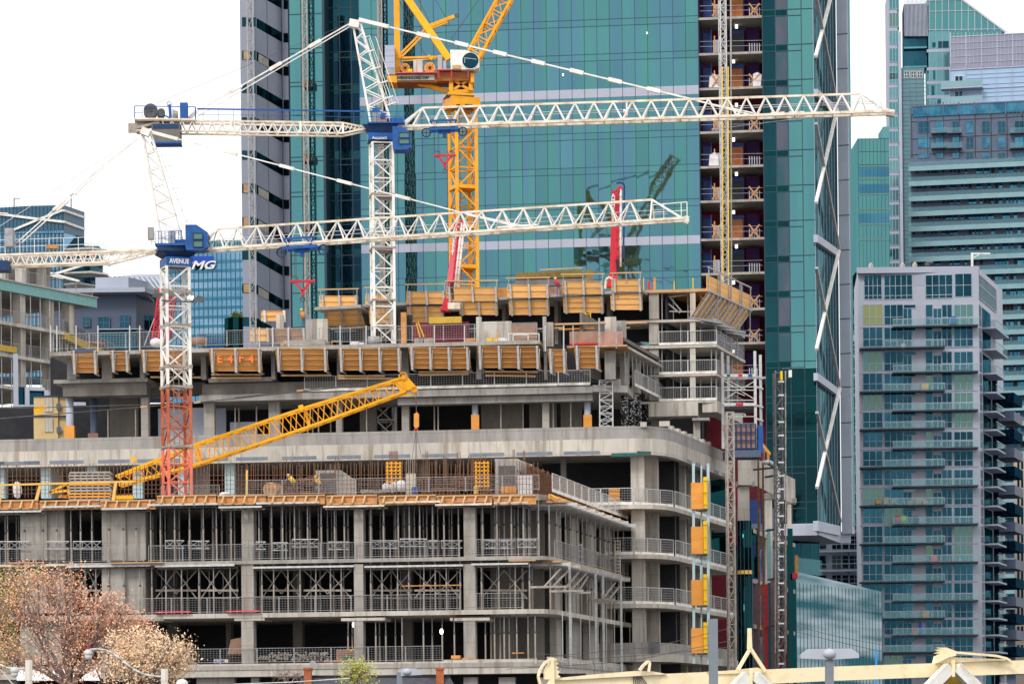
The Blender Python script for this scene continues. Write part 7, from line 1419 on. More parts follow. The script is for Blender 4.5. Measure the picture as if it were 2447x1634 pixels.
part(MB().tube((c.x, 241, W(1780, 1370, 240).z), (c.x, 241, W(1780, 1361, 240).z), rr * 1.03, n=24), 'ring_beam', M['wood_y'], r); m = MB()
for t in (3.5, 4.1, 4.6, 5.2, 5.9): m.beam((c.x + rr * math.cos(t) * 1.01, 241 + rr * math.sin(t) * 1.01, 0), (c.x + rr * math.cos(t) * 1.01, 241 + rr * math.sin(t) * 1.01, W(1780, 1242, 240).z), .05)
part(m, 'glass_joints', M['mull'], r)
for i, (x0, y0, x1, y1, Y, mt, nm, lb, ct) in enumerate(((1792, 1194, 1811, 1250, 268, 'iblue', 'blue_door', 'tall blue gate below the curved parapet', 'gate'), (1818, 1198, 1825, 1250, 262, 'iblue', 'blue_door', 'narrow bright blue gate leaf beside the rusty guide posts, highest of its column', 'gate'), (1820, 1316, 1827, 1368, 262, 'blue', 'blue_door', 'second bright blue gate leaf down the rusty guide posts', 'gate'), (1822, 1432, 1828, 1482, 262, 'blue', 'blue_door', 'third bright blue gate leaf down, against red sheeting', 'gate'), (1823, 1545, 1829, 1600, 262, 'blue', 'blue_door', 'lowest bright blue gate leaf, just above the yellow bridge', 'gate'), (1819, 1395, 1836, 1500, 263, 'red', 'red_sheet', 'orange-red sheeting hanging beside the blue gates', 'sheeting'), (1822, 1500, 1836, 1610, 263.5, 'red', 'red_sheet', 'lower orange-red sheeting above the yellow bridge', 'sheeting'), (1842, 1384, 1862, 1620, 270, 'purpg', 'panel_strip', 'dull purple-grey panel strip left of the dark hoist mast', 'panel'), (1852, 1398, 1856, 1620, 269, 'ply_o', 'orange_strip', 'thin orange strip on the purple panel', 'strip'), (1862, 1384, 1882, 1620, 262, 'night', 'red_cladding', 'deep red cladding behind the dark hoist mast', 'cladding'), (1700, 1130, 1742, 1372, 251, 'g_dk2', 'dark_glazing', 'dark glazing between balconies and grey hoist mast', 'glazing'), (1700, 1375, 1746, 1560, 251, 'night', 'red_glazing', 'wine-red glazing between balconies and grey hoist mast', 'glazing'), (1797, 1262, 1813, 1382, 266, 'g_dk2', 'dark_glazing', 'dark green glazing below the tall blue gate', 'glazing'), (1800, 1392, 1816, 1620, 266, 'purpg', 'panel_strip', 'purple grey strip right of the glass drum', 'panel'), (1834, 1262, 1842, 1384, 266, 'teal_ins', 'teal_strip', 'mint green strip beside the silver pipe', 'strip'), (1836, 1392, 1842, 1620, 264, 'g_dk2', 'dark_glazing', 'thin dark glazing strip beside the purple panel', 'glazing'), (1884, 1262, 1896, 1620, 259, 'g_dk2', 'dark_glazing', 'dark glazing right of the deep red cladding', 'glazing'), (1800, 1290, 1806, 1330, 262, 'iblue', 'blue_door', 'blue panel inside the floor left of the rusty posts', 'panel'), (1894, 1368, 1906, 1382, 258, 'red', 'red_edge', 'short red edge strip at the glass podium roof', 'strip'), (1900, 1326, 1907, 1372, 262, 'ply_o', 'orange_board', 'narrow orange board standing at the podium roof', 'panel'))):
    if mt == 'purpg' and 'purpg' not in M: M['purpg'] = pm('purple grey panel', (.16, .12, .15), .7, (.12, .09, .12), 1, .7)
    bq(x0, y0, x1, y1, Y, .3, mt, nm, lb, ct)
for i, x in enumerate((1815, 1826)): solo(MB().beam(W(x, 1640, 258), W(x - 3, 1070, 258), .17), 'rusty_guide', M['rust'], f"{'left' if i == 0 else 'right'} rusty vertical guide post below the hoist cabin", 'post', 'rusty guide posts')
m = MB(); pts = [W(x, y, 256) for x, y in ((1820, 1106), (1838, 1103), (1852, 1112), (1857, 1130), (1858, 1640))]; m.path(pts, .18, 8); solo(m, 'concrete_pipe', M['steel_l'], 'silver jointed concrete pipe bending down left of the dark hoist mast', 'pipe', smooth=True)
r = thing('debris_chute', 'orange timber hood beside the hoist cabin', 'timber hood', W(1830, 1100, 262)); m = MB(); m.slab3([W(1822, 1056, 262), W(1842, 1082, 262), W(1842, 1086, 262), W(1822, 1072, 262)], (0, 1, 0)); part(m, 'roof', M['ply_o'], r); m = MB(); m.beam(W(1824, 1070, 262), W(1824, 1108, 262), .2); m.beam(W(1836, 1082, 262), W(1836, 1108, 262), .2); part(m, 'posts', M['wood_o'], r)
for i, (y, x0) in enumerate(((1122, 1800), (1140, 1828), (1268, 1830), (1385, 1835), (1498, 1832))): solo(MB().beam(W(x0, y, 257), W(1862, y - 6, 256), .16), 'tie_beam', M['steel_d'], f"{nth(i)} dark horizontal tie beam from the top beside the silver pipe", 'tie beam', 'dark tie beams')
bq(1707, 1262, 1745, 1272, 250, .5, 'steel_d', 'tie_beam', 'dark tie beam at the balcony ends', 'tie beam')
# ================= right: apartment tower =================
def win(f, root, x0, y0, x1, y1, mat, vs=1, hs=(.7,), name='window', fm='grey_l', o=-.02):
    m = MB(); f.pb(m, x0, y0, x1, y1, o, o + .06); p = part(m, name, M[mat], root); g = MB(); u0, u1 = f.uv(x0, (y0 + y1) / 2)[0], f.uv(x1, (y0 + y1) / 2)[0]; z1, z0 = f.uv((x0 + x1) / 2, y0)[1], f.uv((x0 + x1) / 2, y1)[1]; w_ = .075
    for k in range(vs + 2): u = u0 + (u1 - u0) * k / (vs + 1); f.box(g, u - w_ / 2, u + w_ / 2, z0, z1, o - .06, o - .005)
    for h in list(hs) + [0, 1]: z = z1 + (z0 - z1) * h; f.box(g, u0, u1, z - w_ / 2, z + w_ / 2, o - .05, o - .004)
    part(g, 'window_frame', M[fm], p); return p
def gpl(o): return None
CD = thing('apartment_tower', 'pale grey apartment tower with dark edged glass balconies at the right', 'building', W(2200, 1700, 424))
FA_ = F((W(2054, 1000, 424).x, 424), (W(2338, 1000, 424).x, 422.5)); FAs = F((W(2338, 1000, 422.5).x, 422.5), (W(2400, 1000, 446).x, 446))
zc = lambda y, x=2200: FA_.uv(x, y)[1]; m = MB(); FA_.box(m, 0, FA_.L, 0, zc(640), 0, 20); part(m, 'wall', M['grey_l'], CD)
m = MB(); FAs.box(m, 0, FAs.L * .98, 0, zc(640), .02, 10); part(m, 'side_wall', M['grey_l'], CD)
m = MB(); m.box(FA_.P(0, 0).x - .2, FA_.P(FA_.L, 0).x + .2, 423, 424, zc(652), zc(638)); part(m, 'parapet', M['grey_l'], CD)
rows = [(731, 776), (785, 828), (843, 886), (895, 932), (941, 978), (988, 1022), (1034, 1068), (1080, 1113), (1125, 1159), (1170, 1205), (1214, 1250), (1260, 1296), (1304, 1341), (1350, 1387), (1395, 1433), (1441, 1475), (1482, 1515), (1525, 1556), (1568, 1600), (1612, 1650)]
random.seed(21)
opts = ['g_win', 'g_dkw', 'g_dkw', 'g_win', 'g_cur', 'g_dkw', 'g_win']
win(FA_, CD, 2065, 657, 2107, 715, 'g_dkw', 3, (.45, .85)); win(FA_, CD, 2113, 657, 2180, 715, 'g_dkw', 4, (.45, .85)); win(FA_, CD, 2212, 657, 2276, 713, 'g_dkw', 3, (.45, .85)); win(FA_, CD, 2282, 654, 2322, 709, 'g_dkw', 1, (.5,))
m = MB(); FA_.pb(m, 2182, 657, 2210, 683, -.03, .02); part(m, 'grey_panel', M['grey_p'], CD)
for i, (a, b) in enumerate(rows):
    a -= 3; od = i % 2; cm = (['g_cury'] * 2 if i < 1 else []) + opts
    win(FA_, CD, 2062, a, 2109, b, 'g_cury' if i in (0,) else random.choice(['g_cur', 'g_win', 'g_dkw', 'g_dkw', 'g_win']), 2, (.62,))
    win(FA_, CD, 2113, a, 2158, b, random.choice(opts), 2, (.62,)); win(FA_, CD, 2158.5, a + 9, 2179, b, random.choice(['g_dkw', 'g_win']), 1, (), name='balcony_door'); win(FA_, CD, 2159, a, 2188, a + 8.5, random.choice(opts), 0, ())
    m = MB(); FA_.pb(m, 2190, a, 2211, b, -.03, .02); part(m, 'pale_panel', M['band'], CD)
    win(FA_, CD, 2212, a, 2229, b, random.choice(opts), 0, (.62,)); win(FA_, CD, 2230, a + 9, 2250, b, random.choice(['g_dkw', 'g_win']), 1, (), name='balcony_door'); win(FA_, CD, 2251, a, 2275, b, random.choice(['g_win', 'g_dkw', 'g_dkw']), 1, (.62,))
    win(FA_, CD, 2280, a, 2325, b, random.choice(['g_cur', 'g_dkw', 'g_win']), 2, (.62,))
    x0, x1 = (2134, 2338) if od == 0 else (2054 + 0, 2258)
    if od: x0 = 2112
    r = MB(); FA_.pb(r, x0 - (58 if od else 1), b + 1, x1, b + 4.4, -1.6 if not od else -1.6, .0); s = part(r, 'balcony_slab', M['mull'], CD)
    g = MB(); FA_.pb(g, x0, b - 15, x1, b - .5, -1.55, -1.5); part(g, 'balcony_glass', M['clear'], s); g = MB(); u0, u1 = FA_.uv(x0, b, -1.55)[0], FA_.uv(x1, b, -1.55)[0]; zt_, zb_ = FA_.uv((x0 + x1) / 2, b - 15.5, -1.55)[1], FA_.uv((x0 + x1) / 2, b, -1.55)[1]; FA_.box(g, u0, u1, zt_ - .05, zt_ + .05, -1.6, -1.5); n = 9
    for k in range(n + 1): u = u0 + (u1 - u0) * k / n; FA_.box(g, u - .03, u + .03, zb_, zt_, -1.6, -1.5)
    part(g, 'balcony_rail', M['grey_l'], s)
    g = MB(); FA_.pb(g, 2054, b + 4.5, 2338, b + 5.6, -.02, .0); part(g, 'joint', M['slate'], CD)
    # side: windows + balconies
    zs1, zs0 = zc(a), zc(b); g = MB(); FAs.box(g, .6, 3.2, zs0, zs1, -.05, 0); sw = part(g, 'side_window', M[random.choice(['g_cur', 'g_win'])], CD); g = MB()
    for u in (.6, 1.5, 2.3, 3.2): FAs.box(g, u - .05, u + .05, zs0, zs1, -.1, -.052)
    FAs.box(g, .6, 3.2, (zs0 * .62 + zs1 * .38) - .05, (zs0 * .62 + zs1 * .38) + .05, -.1, -.053); part(g, 'window_frame', M['grey_l'], sw)
    L1 = 12.5 if i == 0 else 11 if i == 1 else 8.2
    g = MB(); FAs.box(g, 4.2, 4.2 + L1, zs0 - .25, zs0 - .02, -2.0, 0); s = part(g, 'side_balcony', M['grey_p'], CD); g = MB(); FAs.box(g, 4.2, 4.2 + L1, zs0, zs0 + 1.0, -2.0, -1.96); FAs.box(g, 4.18, 4.22, zs0, zs0 + 1.0, -1.96, 0); part(g, 'balcony_glass', M['clear'], s); g = MB(); FAs.box(g, 4.2, 4.2 + L1, zs0 + 1.0, zs0 + 1.08, -2.02, -1.94); part(g, 'balcony_rail', M['grey_l'], s)
    g = MB(); FAs.box(g, 4.5, 12.0, zs0, zs1, -.03, 0); part(g, 'recess_glass', M['g_win'], CD)
    if i >= 3:
        g = MB(); FAs.box(g, 14.5, 23, zs0 - .5, zs0 + .9, -3.0, 0); part(g, 'dark_balcony', M['g_navy'] if i % 2 else M['slate'], CD)
g = MB(); FAs.box(g, 13.0, 14.3, 0, zc(870), -.6, 0); part(g, 'dark_strip', M['g_navy'], CD)
g = MB()
for k in range(16): u = 1 + k * 1.1; FAs.box(g, u - .06, u + .06, zc(712), zc(655), -.12, -.06)
for y in (655, 680, 712): FAs.box(g, 1, 17.5, zc(y) - .06, zc(y) + .06, -.12, -.06)
part(g, 'penthouse_frame', M['grey_l'], CD); g = MB(); FAs.box(g, 1, 17.5, zc(712), zc(655), -.05, 0); part(g, 'penthouse_glass', M['g_mint'], CD)
for k in range(1, 9): pass
# davit + roof bits + balcony things
r = thing('roof_davit', 'white gallows-shaped davit on the apartment tower roof', 'davit', W(2323, 636, 423)); m = MB(); m.beam(W(2323, 640, 424), W(2323, 606, 424), .3); m.beam(W(2320, 606, 424), W(2366, 606, 424), .2); m.beam(W(2326, 616, 424), W(2340, 608, 424), .12); part(m, 'post_and_arm', M['white'], r)
for i, (x, y, nm, lb) in enumerate(((2081, 634, 'roof_vent', 'small round vent at the left of the apartment tower roof'), (2157, 634, 'roof_vent', 'small vent cluster in the middle of the tower roof'), (2186, 632, 'roof_vent', 'small vent right of the middle one on the tower roof'), (2216, 630, 'roof_hose', 'dark bent duct on the apartment tower roof'))): solo(MB().tube(W(x, y + 6, 425), W(x, y - 2, 425), .35, n=8).tube(W(x - 3, y - 2, 425), W(x + 3 + 10 * (i == 3), y - 2, 425), .22, n=8), nm, M['conc_l' if i < 3 else 'steel_d'], lb, 'roof vent')
for i, (x, y, c_, lb, ct) in enumerate(((2276, 763, 'blue', 'blue cover on the penthouse-level balcony', 'cover'), (2210, 923, 'wood_y', 'tan box on the fourth balcony down', 'box'), (2146, 1240, 'red', 'red folding chair on a lower balcony', 'chair'), (2160, 1240, 'lime', 'lime green chair beside the red one', 'chair'), (2189, 1241, 'blue_d', 'dark blue chair right of the lime one', 'chair'), (2212, 1466, 'ply_o', 'orange box on a low balcony', 'box'), (2155, 1466, 'teal_ins', 'turquoise pot on a low balcony', 'pot'), (2200, 1504, 'blue_k', 'folded bright blue parasol on a low balcony', 'parasol'), (2188, 1509, 'wood_o', 'brown box left of the blue parasol', 'box'), (2195, 1196, 'wood', 'pale brown furniture on a middle balcony', 'furniture'), (2120, 1193, 'wood', 'brown chairs at the left of a middle balcony', 'furniture'), (2232, 1334, 'pink', 'pink box on a lower right balcony', 'box'), (2158, 826, 'white', 'round white pot on the second balcony down', 'pot'))):
    if c_ == 'lime': M['lime'] = pm('lime', (.35, .7, .05), .6)
    if c_ == 'blue_k': M['blue_k'] = pm('bright blue', (.02, .12, .75), .6)
    p = W(x, y, 422.6)
    if ct == 'parasol': m = MB().tube(p - Vector((0, 0, .8)), p + Vector((0, 0, 1.2)), .45, .1, n=8)
    elif ct == 'chair': m = MB(); m.box(p.x - .4, p.x + .4, 422.6, 422.7, p.z - .6, p.z + .5); m.box(p.x - .4, p.x + .4, 422.3, 422.59, p.z - .25, p.z - .15)
    elif ct == 'furniture': m = MB(); [m.box(p.x - 1.6 + k * 1.1, p.x - .9 + k * 1.1, 422.5, 423, p.z - .6, p.z + .3 * (k % 2)) for k in range(3)]
    elif ct == 'pot': m = MB().tube(p - Vector((0, 0, .5)), p + Vector((0, 0, .3)), .3, .4, n=8)
    else: m = MB().box(p.x - .5, p.x + .5, 422.4, 423, p.z - .6, p.z + .4); m.box(p.x - .54, p.x + .54, 422.38, 423.02, p.z + .3, p.z + .42)
    solo(m, ct, M[c_], lb, ct)
# ================= mint balcony tower behind =================
MT = thing('apartment_tower', 'dark blue tower with long mint green balcony bands behind the pale one', 'building', W(2320, 1700, 560)); FM = F((W(2177, 500, 560).x, 560), (W(2640, 500, 560).x, 553)); zm = lambda y, x=2300: FM.uv(x, y)[1]
m = MB(); FM.box(m, 0, FM.L, 0, zm(252), .02, 18); part(m, 'wall', M['slate'], MT)
m = MB(); FM.pb(m, 2181, 246, 2600, 270, -.2, -.1); part(m, 'roof_glass', M['g_sky'], MT); m = MB()
for k in range(44): x = 2178 + k * 9.3; FM.pb(m, x, 244, x + (3.4 if k % 4 == 0 else 1), 273, -.35, -.21)
FM.pb(m, 2177, 243, 2600, 246, -.4, -.21); part(m, 'roof_posts', M['slate'], MT); random.seed(5)
for r_, (a, b) in enumerate(((290, 318), (328, 354), (366, 378))):
    for x0, x1 in ((2194, 2221), (2236, 2254), (2276, 2292), (2309, 2326), (2347, 2365), (2385, 2402), (2425, 2447), (2470, 2490)): win(FM, MT, x0, a, x1, b, random.choice(['g_sky', 'g_sky', 'g_win']), 1, (.6,), fm='slate', o=-.05)
    if r_ < 2:
        for x0, x1 in ((2225, 2262), (2263, 2298), (2413, 2447)): m = MB(); FM.pb(m, x0, b - 13, x1, b - 2, -1.4, -1.3); part(m, 'balcony_screen', M['clear'], MT); m = MB(); FM.pb(m, x0, b - 1.8, x1, b, -1.4, 0); part(m, 'balcony_slab', M['slate'], MT)
m = MB()
for x in range(2178, 2600, 38): FM.pb(m, x, 275, x + 1.4, 378, -.05, 0)
for y in (281, 322, 360): FM.pb(m, 2177, y, 2600, y + 1.2, -.05, 0)
part(m, 'panel_joints', M['black'], MT)
nb = 0; rest, brown = MB(), MB()
for k in range(34):
    y = 388 + k * 36.4
    if y > 1640: break
    m = MB(); FM.pb(m, 2171, y, 2600, y + 11.5, -1.9, -1.6); s = part(m, 'balcony_band', M['mintband'], MT); m = MB(); FM.pb(m, 2171, y - 10, 2600, y - .3, -1.85, -1.8); part(m, 'balcony_glass', M['clear'], s); m = MB(); FM.pb(m, 2171, y - 1.5, 2600, y - .2, -1.6, 0.02); part(m, 'balcony_floor', M['slate'], s)
    if y > 700 and k % 1 == 0 and y > 1500: continue
    for x in range(2180, 2600, 9):
        t = random.random()
        if x < 2340 and y > 640: continue
        if t < .5:
            g = MB() if nb < 80 and x < 2450 else rest; FM.pb(g, x, y + 12, x + random.choice((5, 8)), y + 26, -.06, 0)
            if g is not rest: part(g, 'window', M['g_sky'], MT); nb += 1
        elif t < .65: FM.pb(brown, x, y + 12, x + 7, y + 26, -.05, 0)
part(rest, 'window', M['g_sky'], MT, kind='stuff'); part(brown, 'dark_panel', M['black'], MT, kind='stuff')
# ================= crystal-topped tower, metallic block =================
CT = thing('glass_tower', 'green glass tower with sloping wedge top at the upper right', 'building', W(2200, 1700, 600)); FC2 = F((W(2124, 400, 600).x, 600), (W(2395, 400, 600).x, 598)); q = lambda x, y, o=0: FC2.at(x, y, o)
m = MB(); m.slab3([q(2219, 130), q(2402, 77), q(2290, -6), q(2219, -6)], (0, 14, 0)); part(m, 'wedge_glass', M['g_teal2'], CT); m = MB()
for k in range(13):
    x = 2220 + k * 15.6; yt = max(-6, -6 + (x - 2290) * .745); m.beam(q(x, 75, -.15), q(x, yt, -.15), .12)
for y in (2, 28, 72): m.beam(q(2219, y, -.15), q(min(2402, 2290 + (y + 6) / .745), y - 2, -.15), .12)
m.beam(q(2288, -8, -.1), q(2404, 78, -.1), .35); part(m, 'wedge_frame', M['grey_l'], CT); m = MB(); FC2.pb(m, 2219, 75, 2275, 252, -.05, 12); part(m, 'glass_column', M['g_mint'], CT); m = MB()
for y in (118, 161, 194, 228): FC2.pb(m, 2215, y, 2272, y + 7, -.12, -.06)
for x in (2221, 2237, 2252, 2268): FC2.pb(m, x, 80, x + .8, 250, -.11, -.06)
part(m, 'column_bands', M['grey_p'], CT)
for k, (x0, y0, x1, y1) in enumerate(((2228, 102, 2236, 114), (2242, 99, 2268, 115), (2230, 168, 2235, 190), (2226, 205, 2233, 228), (2240, 238, 2250, 248))): m = MB(); FC2.pb(m, x0, y0, x1, y1, -.1, -.06); part(m, 'window', M['g_win'], CT)
m = MB(); FC2.pb(m, 2160, 10, 2216, 86, .3, 8); part(m, 'plant_screen', M['slate'], CT); m = MB()
for k in range(18): FC2.pb(m, 2162 + k * 3.1, -5, 2163.4 + k * 3.1, 87, -.1, .29)
part(m, 'screen_fins', M['grey_l'], CT); m = MB(); FC2.pb(m, 2160, 86, 2215, 160, 1.2, 8); part(m, 'glass_wall', M['g_win'], CT); m = MB(); FC2.pb(m, 2160, 112, 2215, 116, -.1, 1); FC2.pb(m, 2160, 158, 2215, 162, -.1, 1); part(m, 'ledge', M['g_mint'], CT)
m = MB(); FC2.pb(m, 2154, 162, 2213, 1000, 0, 8); part(m, 'lower_wall', M['tealp'] if 'tealp' in M else M.setdefault('tealp', pm('teal grey panel', (.12, .24, .28), .5, (.1, .2, .24), .4, .8)), CT); m = MB()
for k in range(60): FC2.pb(m, 2154, 190 + k * 10, 2213, 190.9 + k * 10, -.04, 0)
for x in (2178, 2193): FC2.pb(m, x, 188, x + .6, 1000, -.04, 0)
part(m, 'panel_joints', M['slate'], CT)
for x in (2161, 2177, 2192): win(FC2, CT, x, 171, x + 12, 186, 'g_purp', 1, (.5,), fm='white', o=-.06)
m = MB(); FC2.pb(m, 2124, -10, 2149, 1000, 0, 8); part(m, 'strip_wall', M['grey_p'], CT); m = MB(); FC2.pb(m, 2149, 20, 2153, 1000, .5, 8); part(m, 'dark_gap', M['slate'], CT); m = MB(); FC2.pb(m, 2151, 76, 2158, 1000, -.8, .3); part(m, 'white_fin', M['grey_l'], CT)
random.seed(8); ywin = [-10 + k * 42 for k in range(5)] + [174 + k * 35 for k in range(14)]
for y in ywin:
    h = 33 if y < 170 else 27; win(FC2, CT, 2125, y, 2148, y + h, random.choice(['g_mint', 'g_teal2', 'g_cur', 'g_mint']), 2, (), fm='grey_l', o=-.05)
m = MB(); FC2.pb(m, 2219, 252, 2275, 300, -.05, 12); part(m, 'glass_column', M['g_win'], CT)
ML = thing('clad_tower', 'tower with a purple grey louvre block over a pale blue clad block, upper right', 'building', W(2360, 1700, 590)); FL2 = F((W(2270, 200, 590).x, 590), (W(2640, 200, 590).x, 584)); m = MB(); FL2.pb(m, 2270, 78, 2640, 158, 0, 18); part(m, 'louvre_block', M['purpb'] if 'purpb' in M else M.setdefault('purpb', pm('lavender grey', (.27, .27, .36), .6, (.23, .23, .32), .4, .7)), ML)
m = MB(); FL2.pb(m, 2270, 158.3, 2640, 330, .1, 18); part(m, 'blue_block', M['blcl'] if 'blcl' in M else M.setdefault('blcl', pm('pale blue cladding', (.33, .47, .66), .5, (.30, .43, .62), .3, .7)), ML); m = MB()
for k in range(45): x = 2270 + k * 9.3; FL2.pb(m, x, 78, x + (2.4 if k % 4 == 0 else .9), 158, -.1, -.01)
for y in (78, 94, 109, 126, 142, 157): FL2.pb(m, 2270, y, 2640, y + (2 if y in (78, 157) else 1), -.12, -.01)
for x in range(2270, 2640, 37): FL2.pb(m, x, 159, x + 1.6, 330, -.1, .09)
for y in (205,): FL2.pb(m, 2270, y, 2640, y + 1.4, -.1, .09)
part(m, 'white_frame', M['grey_l'], ML); m = MB()
for y in (170, 180, 195, 215, 225): FL2.pb(m, 2310, y, 2640, y + .6, -.02, .09)
part(m, 'joints', M['grey_p'], ML)
for y in (182, 219): win(FL2, ML, 2282, y, 2301, y + 18, 'g_dkw', 1, (), fm='white', o=-.03); m = MB(); FL2.pb(m, 2249, y + 11, 2348, y + 25, -2.2, -2.1); s = part(m, 'balcony_glass', M['mintband'], ML); m = MB(); FL2.pb(m, 2249, y + 25.2, 2348, y + 29, -2.2, 0.05); part(m, 'balcony_floor', M['grey_p'], s)
# ================= small blocks between =================
GB = thing('office_block', 'green glass office block between tower fin and apartment strip', 'building', W(2090, 1000, 540)); FGb = F((W(2051, 500, 540).x, 540), (W(2125, 500, 540).x, 540)); m = MB(); FGb.pb(m, 2051, 331, 2125, 640, 0, 12); part(m, 'glass_body', M['g_teal2'], GB); m = MB(); FGb.pb(m, 2110, 303, 2125, 331, 1, 8); part(m, 'stair_head', M['g_mint'], GB); m = MB()
for y in (395, 426, 462, 498, 534, 571): FGb.pb(m, 2052, y, 2125, y + 4, -.1, -.02)
part(m, 'pale_bands', M['g_cur'], GB); m = MB()
for x in range(2052, 2126, 9): FGb.pb(m, x, 331, x + .8, 640, -.06, -.01)
for y in (331, 362, 393): FGb.pb(m, 2051, y, 2125, y + 1, -.06, -.01)
part(m, 'mullions', M['mull'], GB)
for y in (400, 440, 510): m = MB(); FGb.pb(m, 2052, y, 2125, y + 22, -.05, -.02); part(m, 'blue_glass', M['g_blue'], GB)
NB = thing('office_block', 'narrow navy blue block with brown window strips behind the tower fin', 'building', W(2040, 1000, 560)); FN = F((W(2028, 500, 560).x, 560), (W(2056, 500, 560).x, 560)); m = MB(); FN.pb(m, 2028, 371, 2056, 900, 0, 8); part(m, 'body', M['g_navy'], NB); m = MB()
for k in range(11):
    for x in (2034, 2044, 2052): FN.pb(m, x, 428 + k * 36, x + 7, 450 + k * 36, -.1, -.02)
part(m, 'brown_windows', M['g_purp'], NB)
LA = thing('apartment_block', 'lower grey apartment block with white railed balconies behind the glass tower base', 'building', W(1990, 1600, 450)); FLa = F((W(1955, 1200, 450).x, 450), (W(2062, 1200, 450).x, 449)); m = MB(); FLa.pb(m, 2028, 800, 2062, 1700, .1, 12); FLa.pb(m, 1955, 1270, 2028, 1700, .1, 12); part(m, 'wall', M['grey_l'], LA); random.seed(2)
for k in range(16):
    y = 815 + k * 46.5; x0 = 1958 if y > 1240 else 2033
    win(FLa, LA, x0 + (30 if x0 < 2000 else 0), y, x0 + (52 if x0 < 2000 else 22), y + 32, random.choice(['g_dkw', 'g_cur', 'g_dkw']), 1, (.3,), o=-.02)
    if x0 < 2000: win(FLa, LA, 2013, y, 2028, y + 32, random.choice(['g_dkw', 'g_win']), 0, (.3,)); win(FLa, LA, 1958, y, 1975, y + 32, 'g_dkw', 0, ()); win(FLa, LA, 2030, y, 2055, y + 32, random.choice(['g_dkw', 'g_win']), 1, (.3,))
    m = MB(); FLa.pb(m, x0 - 4, y + 34, 2060, y + 38, -1.5, 0); s = part(m, 'balcony_slab', M['grey_l'], LA); m = MB(); FLa.pb(m, x0 - 4, y + 20, 2060, y + 33.5, -1.5, -1.45); part(m, 'balcony_glass', M['clear'], s); m = MB(); FLa.pb(m, x0 - 4, y + 19, 2060, y + 20.4, -1.52, -1.43); part(m, 'balcony_rail', M['grey_l'], s)
BGE = thing('apartment_block', 'beige block with small dark windows cut by the right edge of the photo', 'building', W(2445, 1600, 480)); FBg = F((W(2425, 1300, 480).x, 480), (W(2520, 1300, 480).x, 478)); m = MB(); FBg.pb(m, 2425, 1085, 2520, 1700, 0, 10); part(m, 'wall', M['beigew'] if 'beigew' in M else M.setdefault('beigew', pm('beige wall', (.42, .36, .31), .8, (.38, .32, .28), .5, .6)), BGE)
for k in range(12):
    for x in (2431, 2440): m = MB(); FBg.pb(m, x, 1100 + k * 44, x + 5, 1120 + k * 44, -.05, 0); part(m, 'window', M['g_dkw'], BGE)
# ================= left: teal banded concrete frame =================
LF = F((-45.4, 260.0), (-24.0, 296.2)); LB = thing('concrete_building', 'half built curved concrete frame with a teal band at the left', 'building', W(100, 1100, 262)); zl_ = lambda y, x=0: LF.uv(x, y)[1]
ext = 16
def lfl(zt, zb, u1, o0=0): m = MB(); LF.box(m, -ext, u1, zb, zt, o0, 14); return m
e0 = LF.uv(232, 725)[0]; zT = zl_(668); zTb = zl_(692); m = MB(); LF.box(m, -ext, e0, zTb, zT, 0, .3); part(m, 'teal_band', M['teal_ins'], LB); part(lfl(zT - .05, zTb + .1, e0 - .05, .31), 'floor_slab', M['conc'], LB)
m = MB(); LF.box(m, -ext, e0, zT, zT + .08, -.15, .4); part(m, 'white_edge', M['conc_l'], LB)
fl = [(766, 153, 'conc_l'), (None, 0, 0)]; z1 = zl_(766); zz_ = [zl_(766), zl_(766) - 2.85, zl_(766) - 5.7, zl_(766) - 8.5, zl_(766) - 11.3]; e1 = LF.uv(153, 805)[0]
for i, z_ in enumerate(zz_):
    part(lfl(z_, z_ - .3, e1 + 1.2 * (i > 0), -.1), 'floor_slab', M['conc_l'], LB)
allz = [zTb + .1] + [z_ - .3 for z_ in zz_]; bot = zz_ + [0]
for i in range(6):
    for k, u in enumerate((-6.0, -.2, 3.9, 7.9, 10.8)):
        if u > (e0 if i == 0 else e1 + 1): continue
        m = MB(); LF.box(m, u, u + .7, bot[i], allz[i], .5, 1.4); part(m, 'column', M['conc_l'] if i < 3 else M['grey_l'], LB)
    if i > 2: m = MB(); LF.box(m, -ext, -1, bot[i], allz[i], 9, 9.3); part(m, 'back_wall', M['conc_d'], LB)
    for k in range(9):
        u = -1.8 + k * 1.35
        if u > e1 + (2 if i == 0 else 0): break
        p = LF.P(u, bot[i], .2); solo(MB().tube(p, Vector((p.x, p.y, allz[i])), .04, n=5), 'prop', M['steel_l'], f"{nth(k)} thin prop from the left, {nth(i)} storey under the teal band", 'prop', 'thin props in the left frame')
    if i < 5: rail_run(RAILS, LF.P(-8, zz_[i], -.05), LF.P(e1, zz_[i], -.05), f"on the teal banded frame, {nth(i)} floor below the band", 'guard panels on the left frame', .95)
rail_run(RAILS, LF.P(-3, zT + .05, .1), LF.P(e0 - .5, zT + .05, .1), 'on top of the teal band', 'guard panels on the left frame', 1.05)
for x0, x1, yt, yb, o in ((52, 63, 628, 680, 3), (103, 111, 634, 690, 5.5), (5, 14, 640, 680, 3)):
    m = MB(); LF.pb(m, x0, yt, x1, yb + 6, o, o + .8); part(m, 'column', M['conc_l'], LB); m = MB(); LF.pb(m, x1 + .5, yt, x1 + 7, yb + 4, o + .05, o + .8); part(m, 'column', M['conc_d'], LB)  # second box is the column's side, its shade put in as darker concrete
m = MB(); m.slab3([W(-20, 620, 268), W(118, 634, 274), W(122, 626, 274), W(60, 612, 272), W(-20, 604, 268)], (-2, 12, 0)); part(m, 'top_slab', M['conc'], LB)
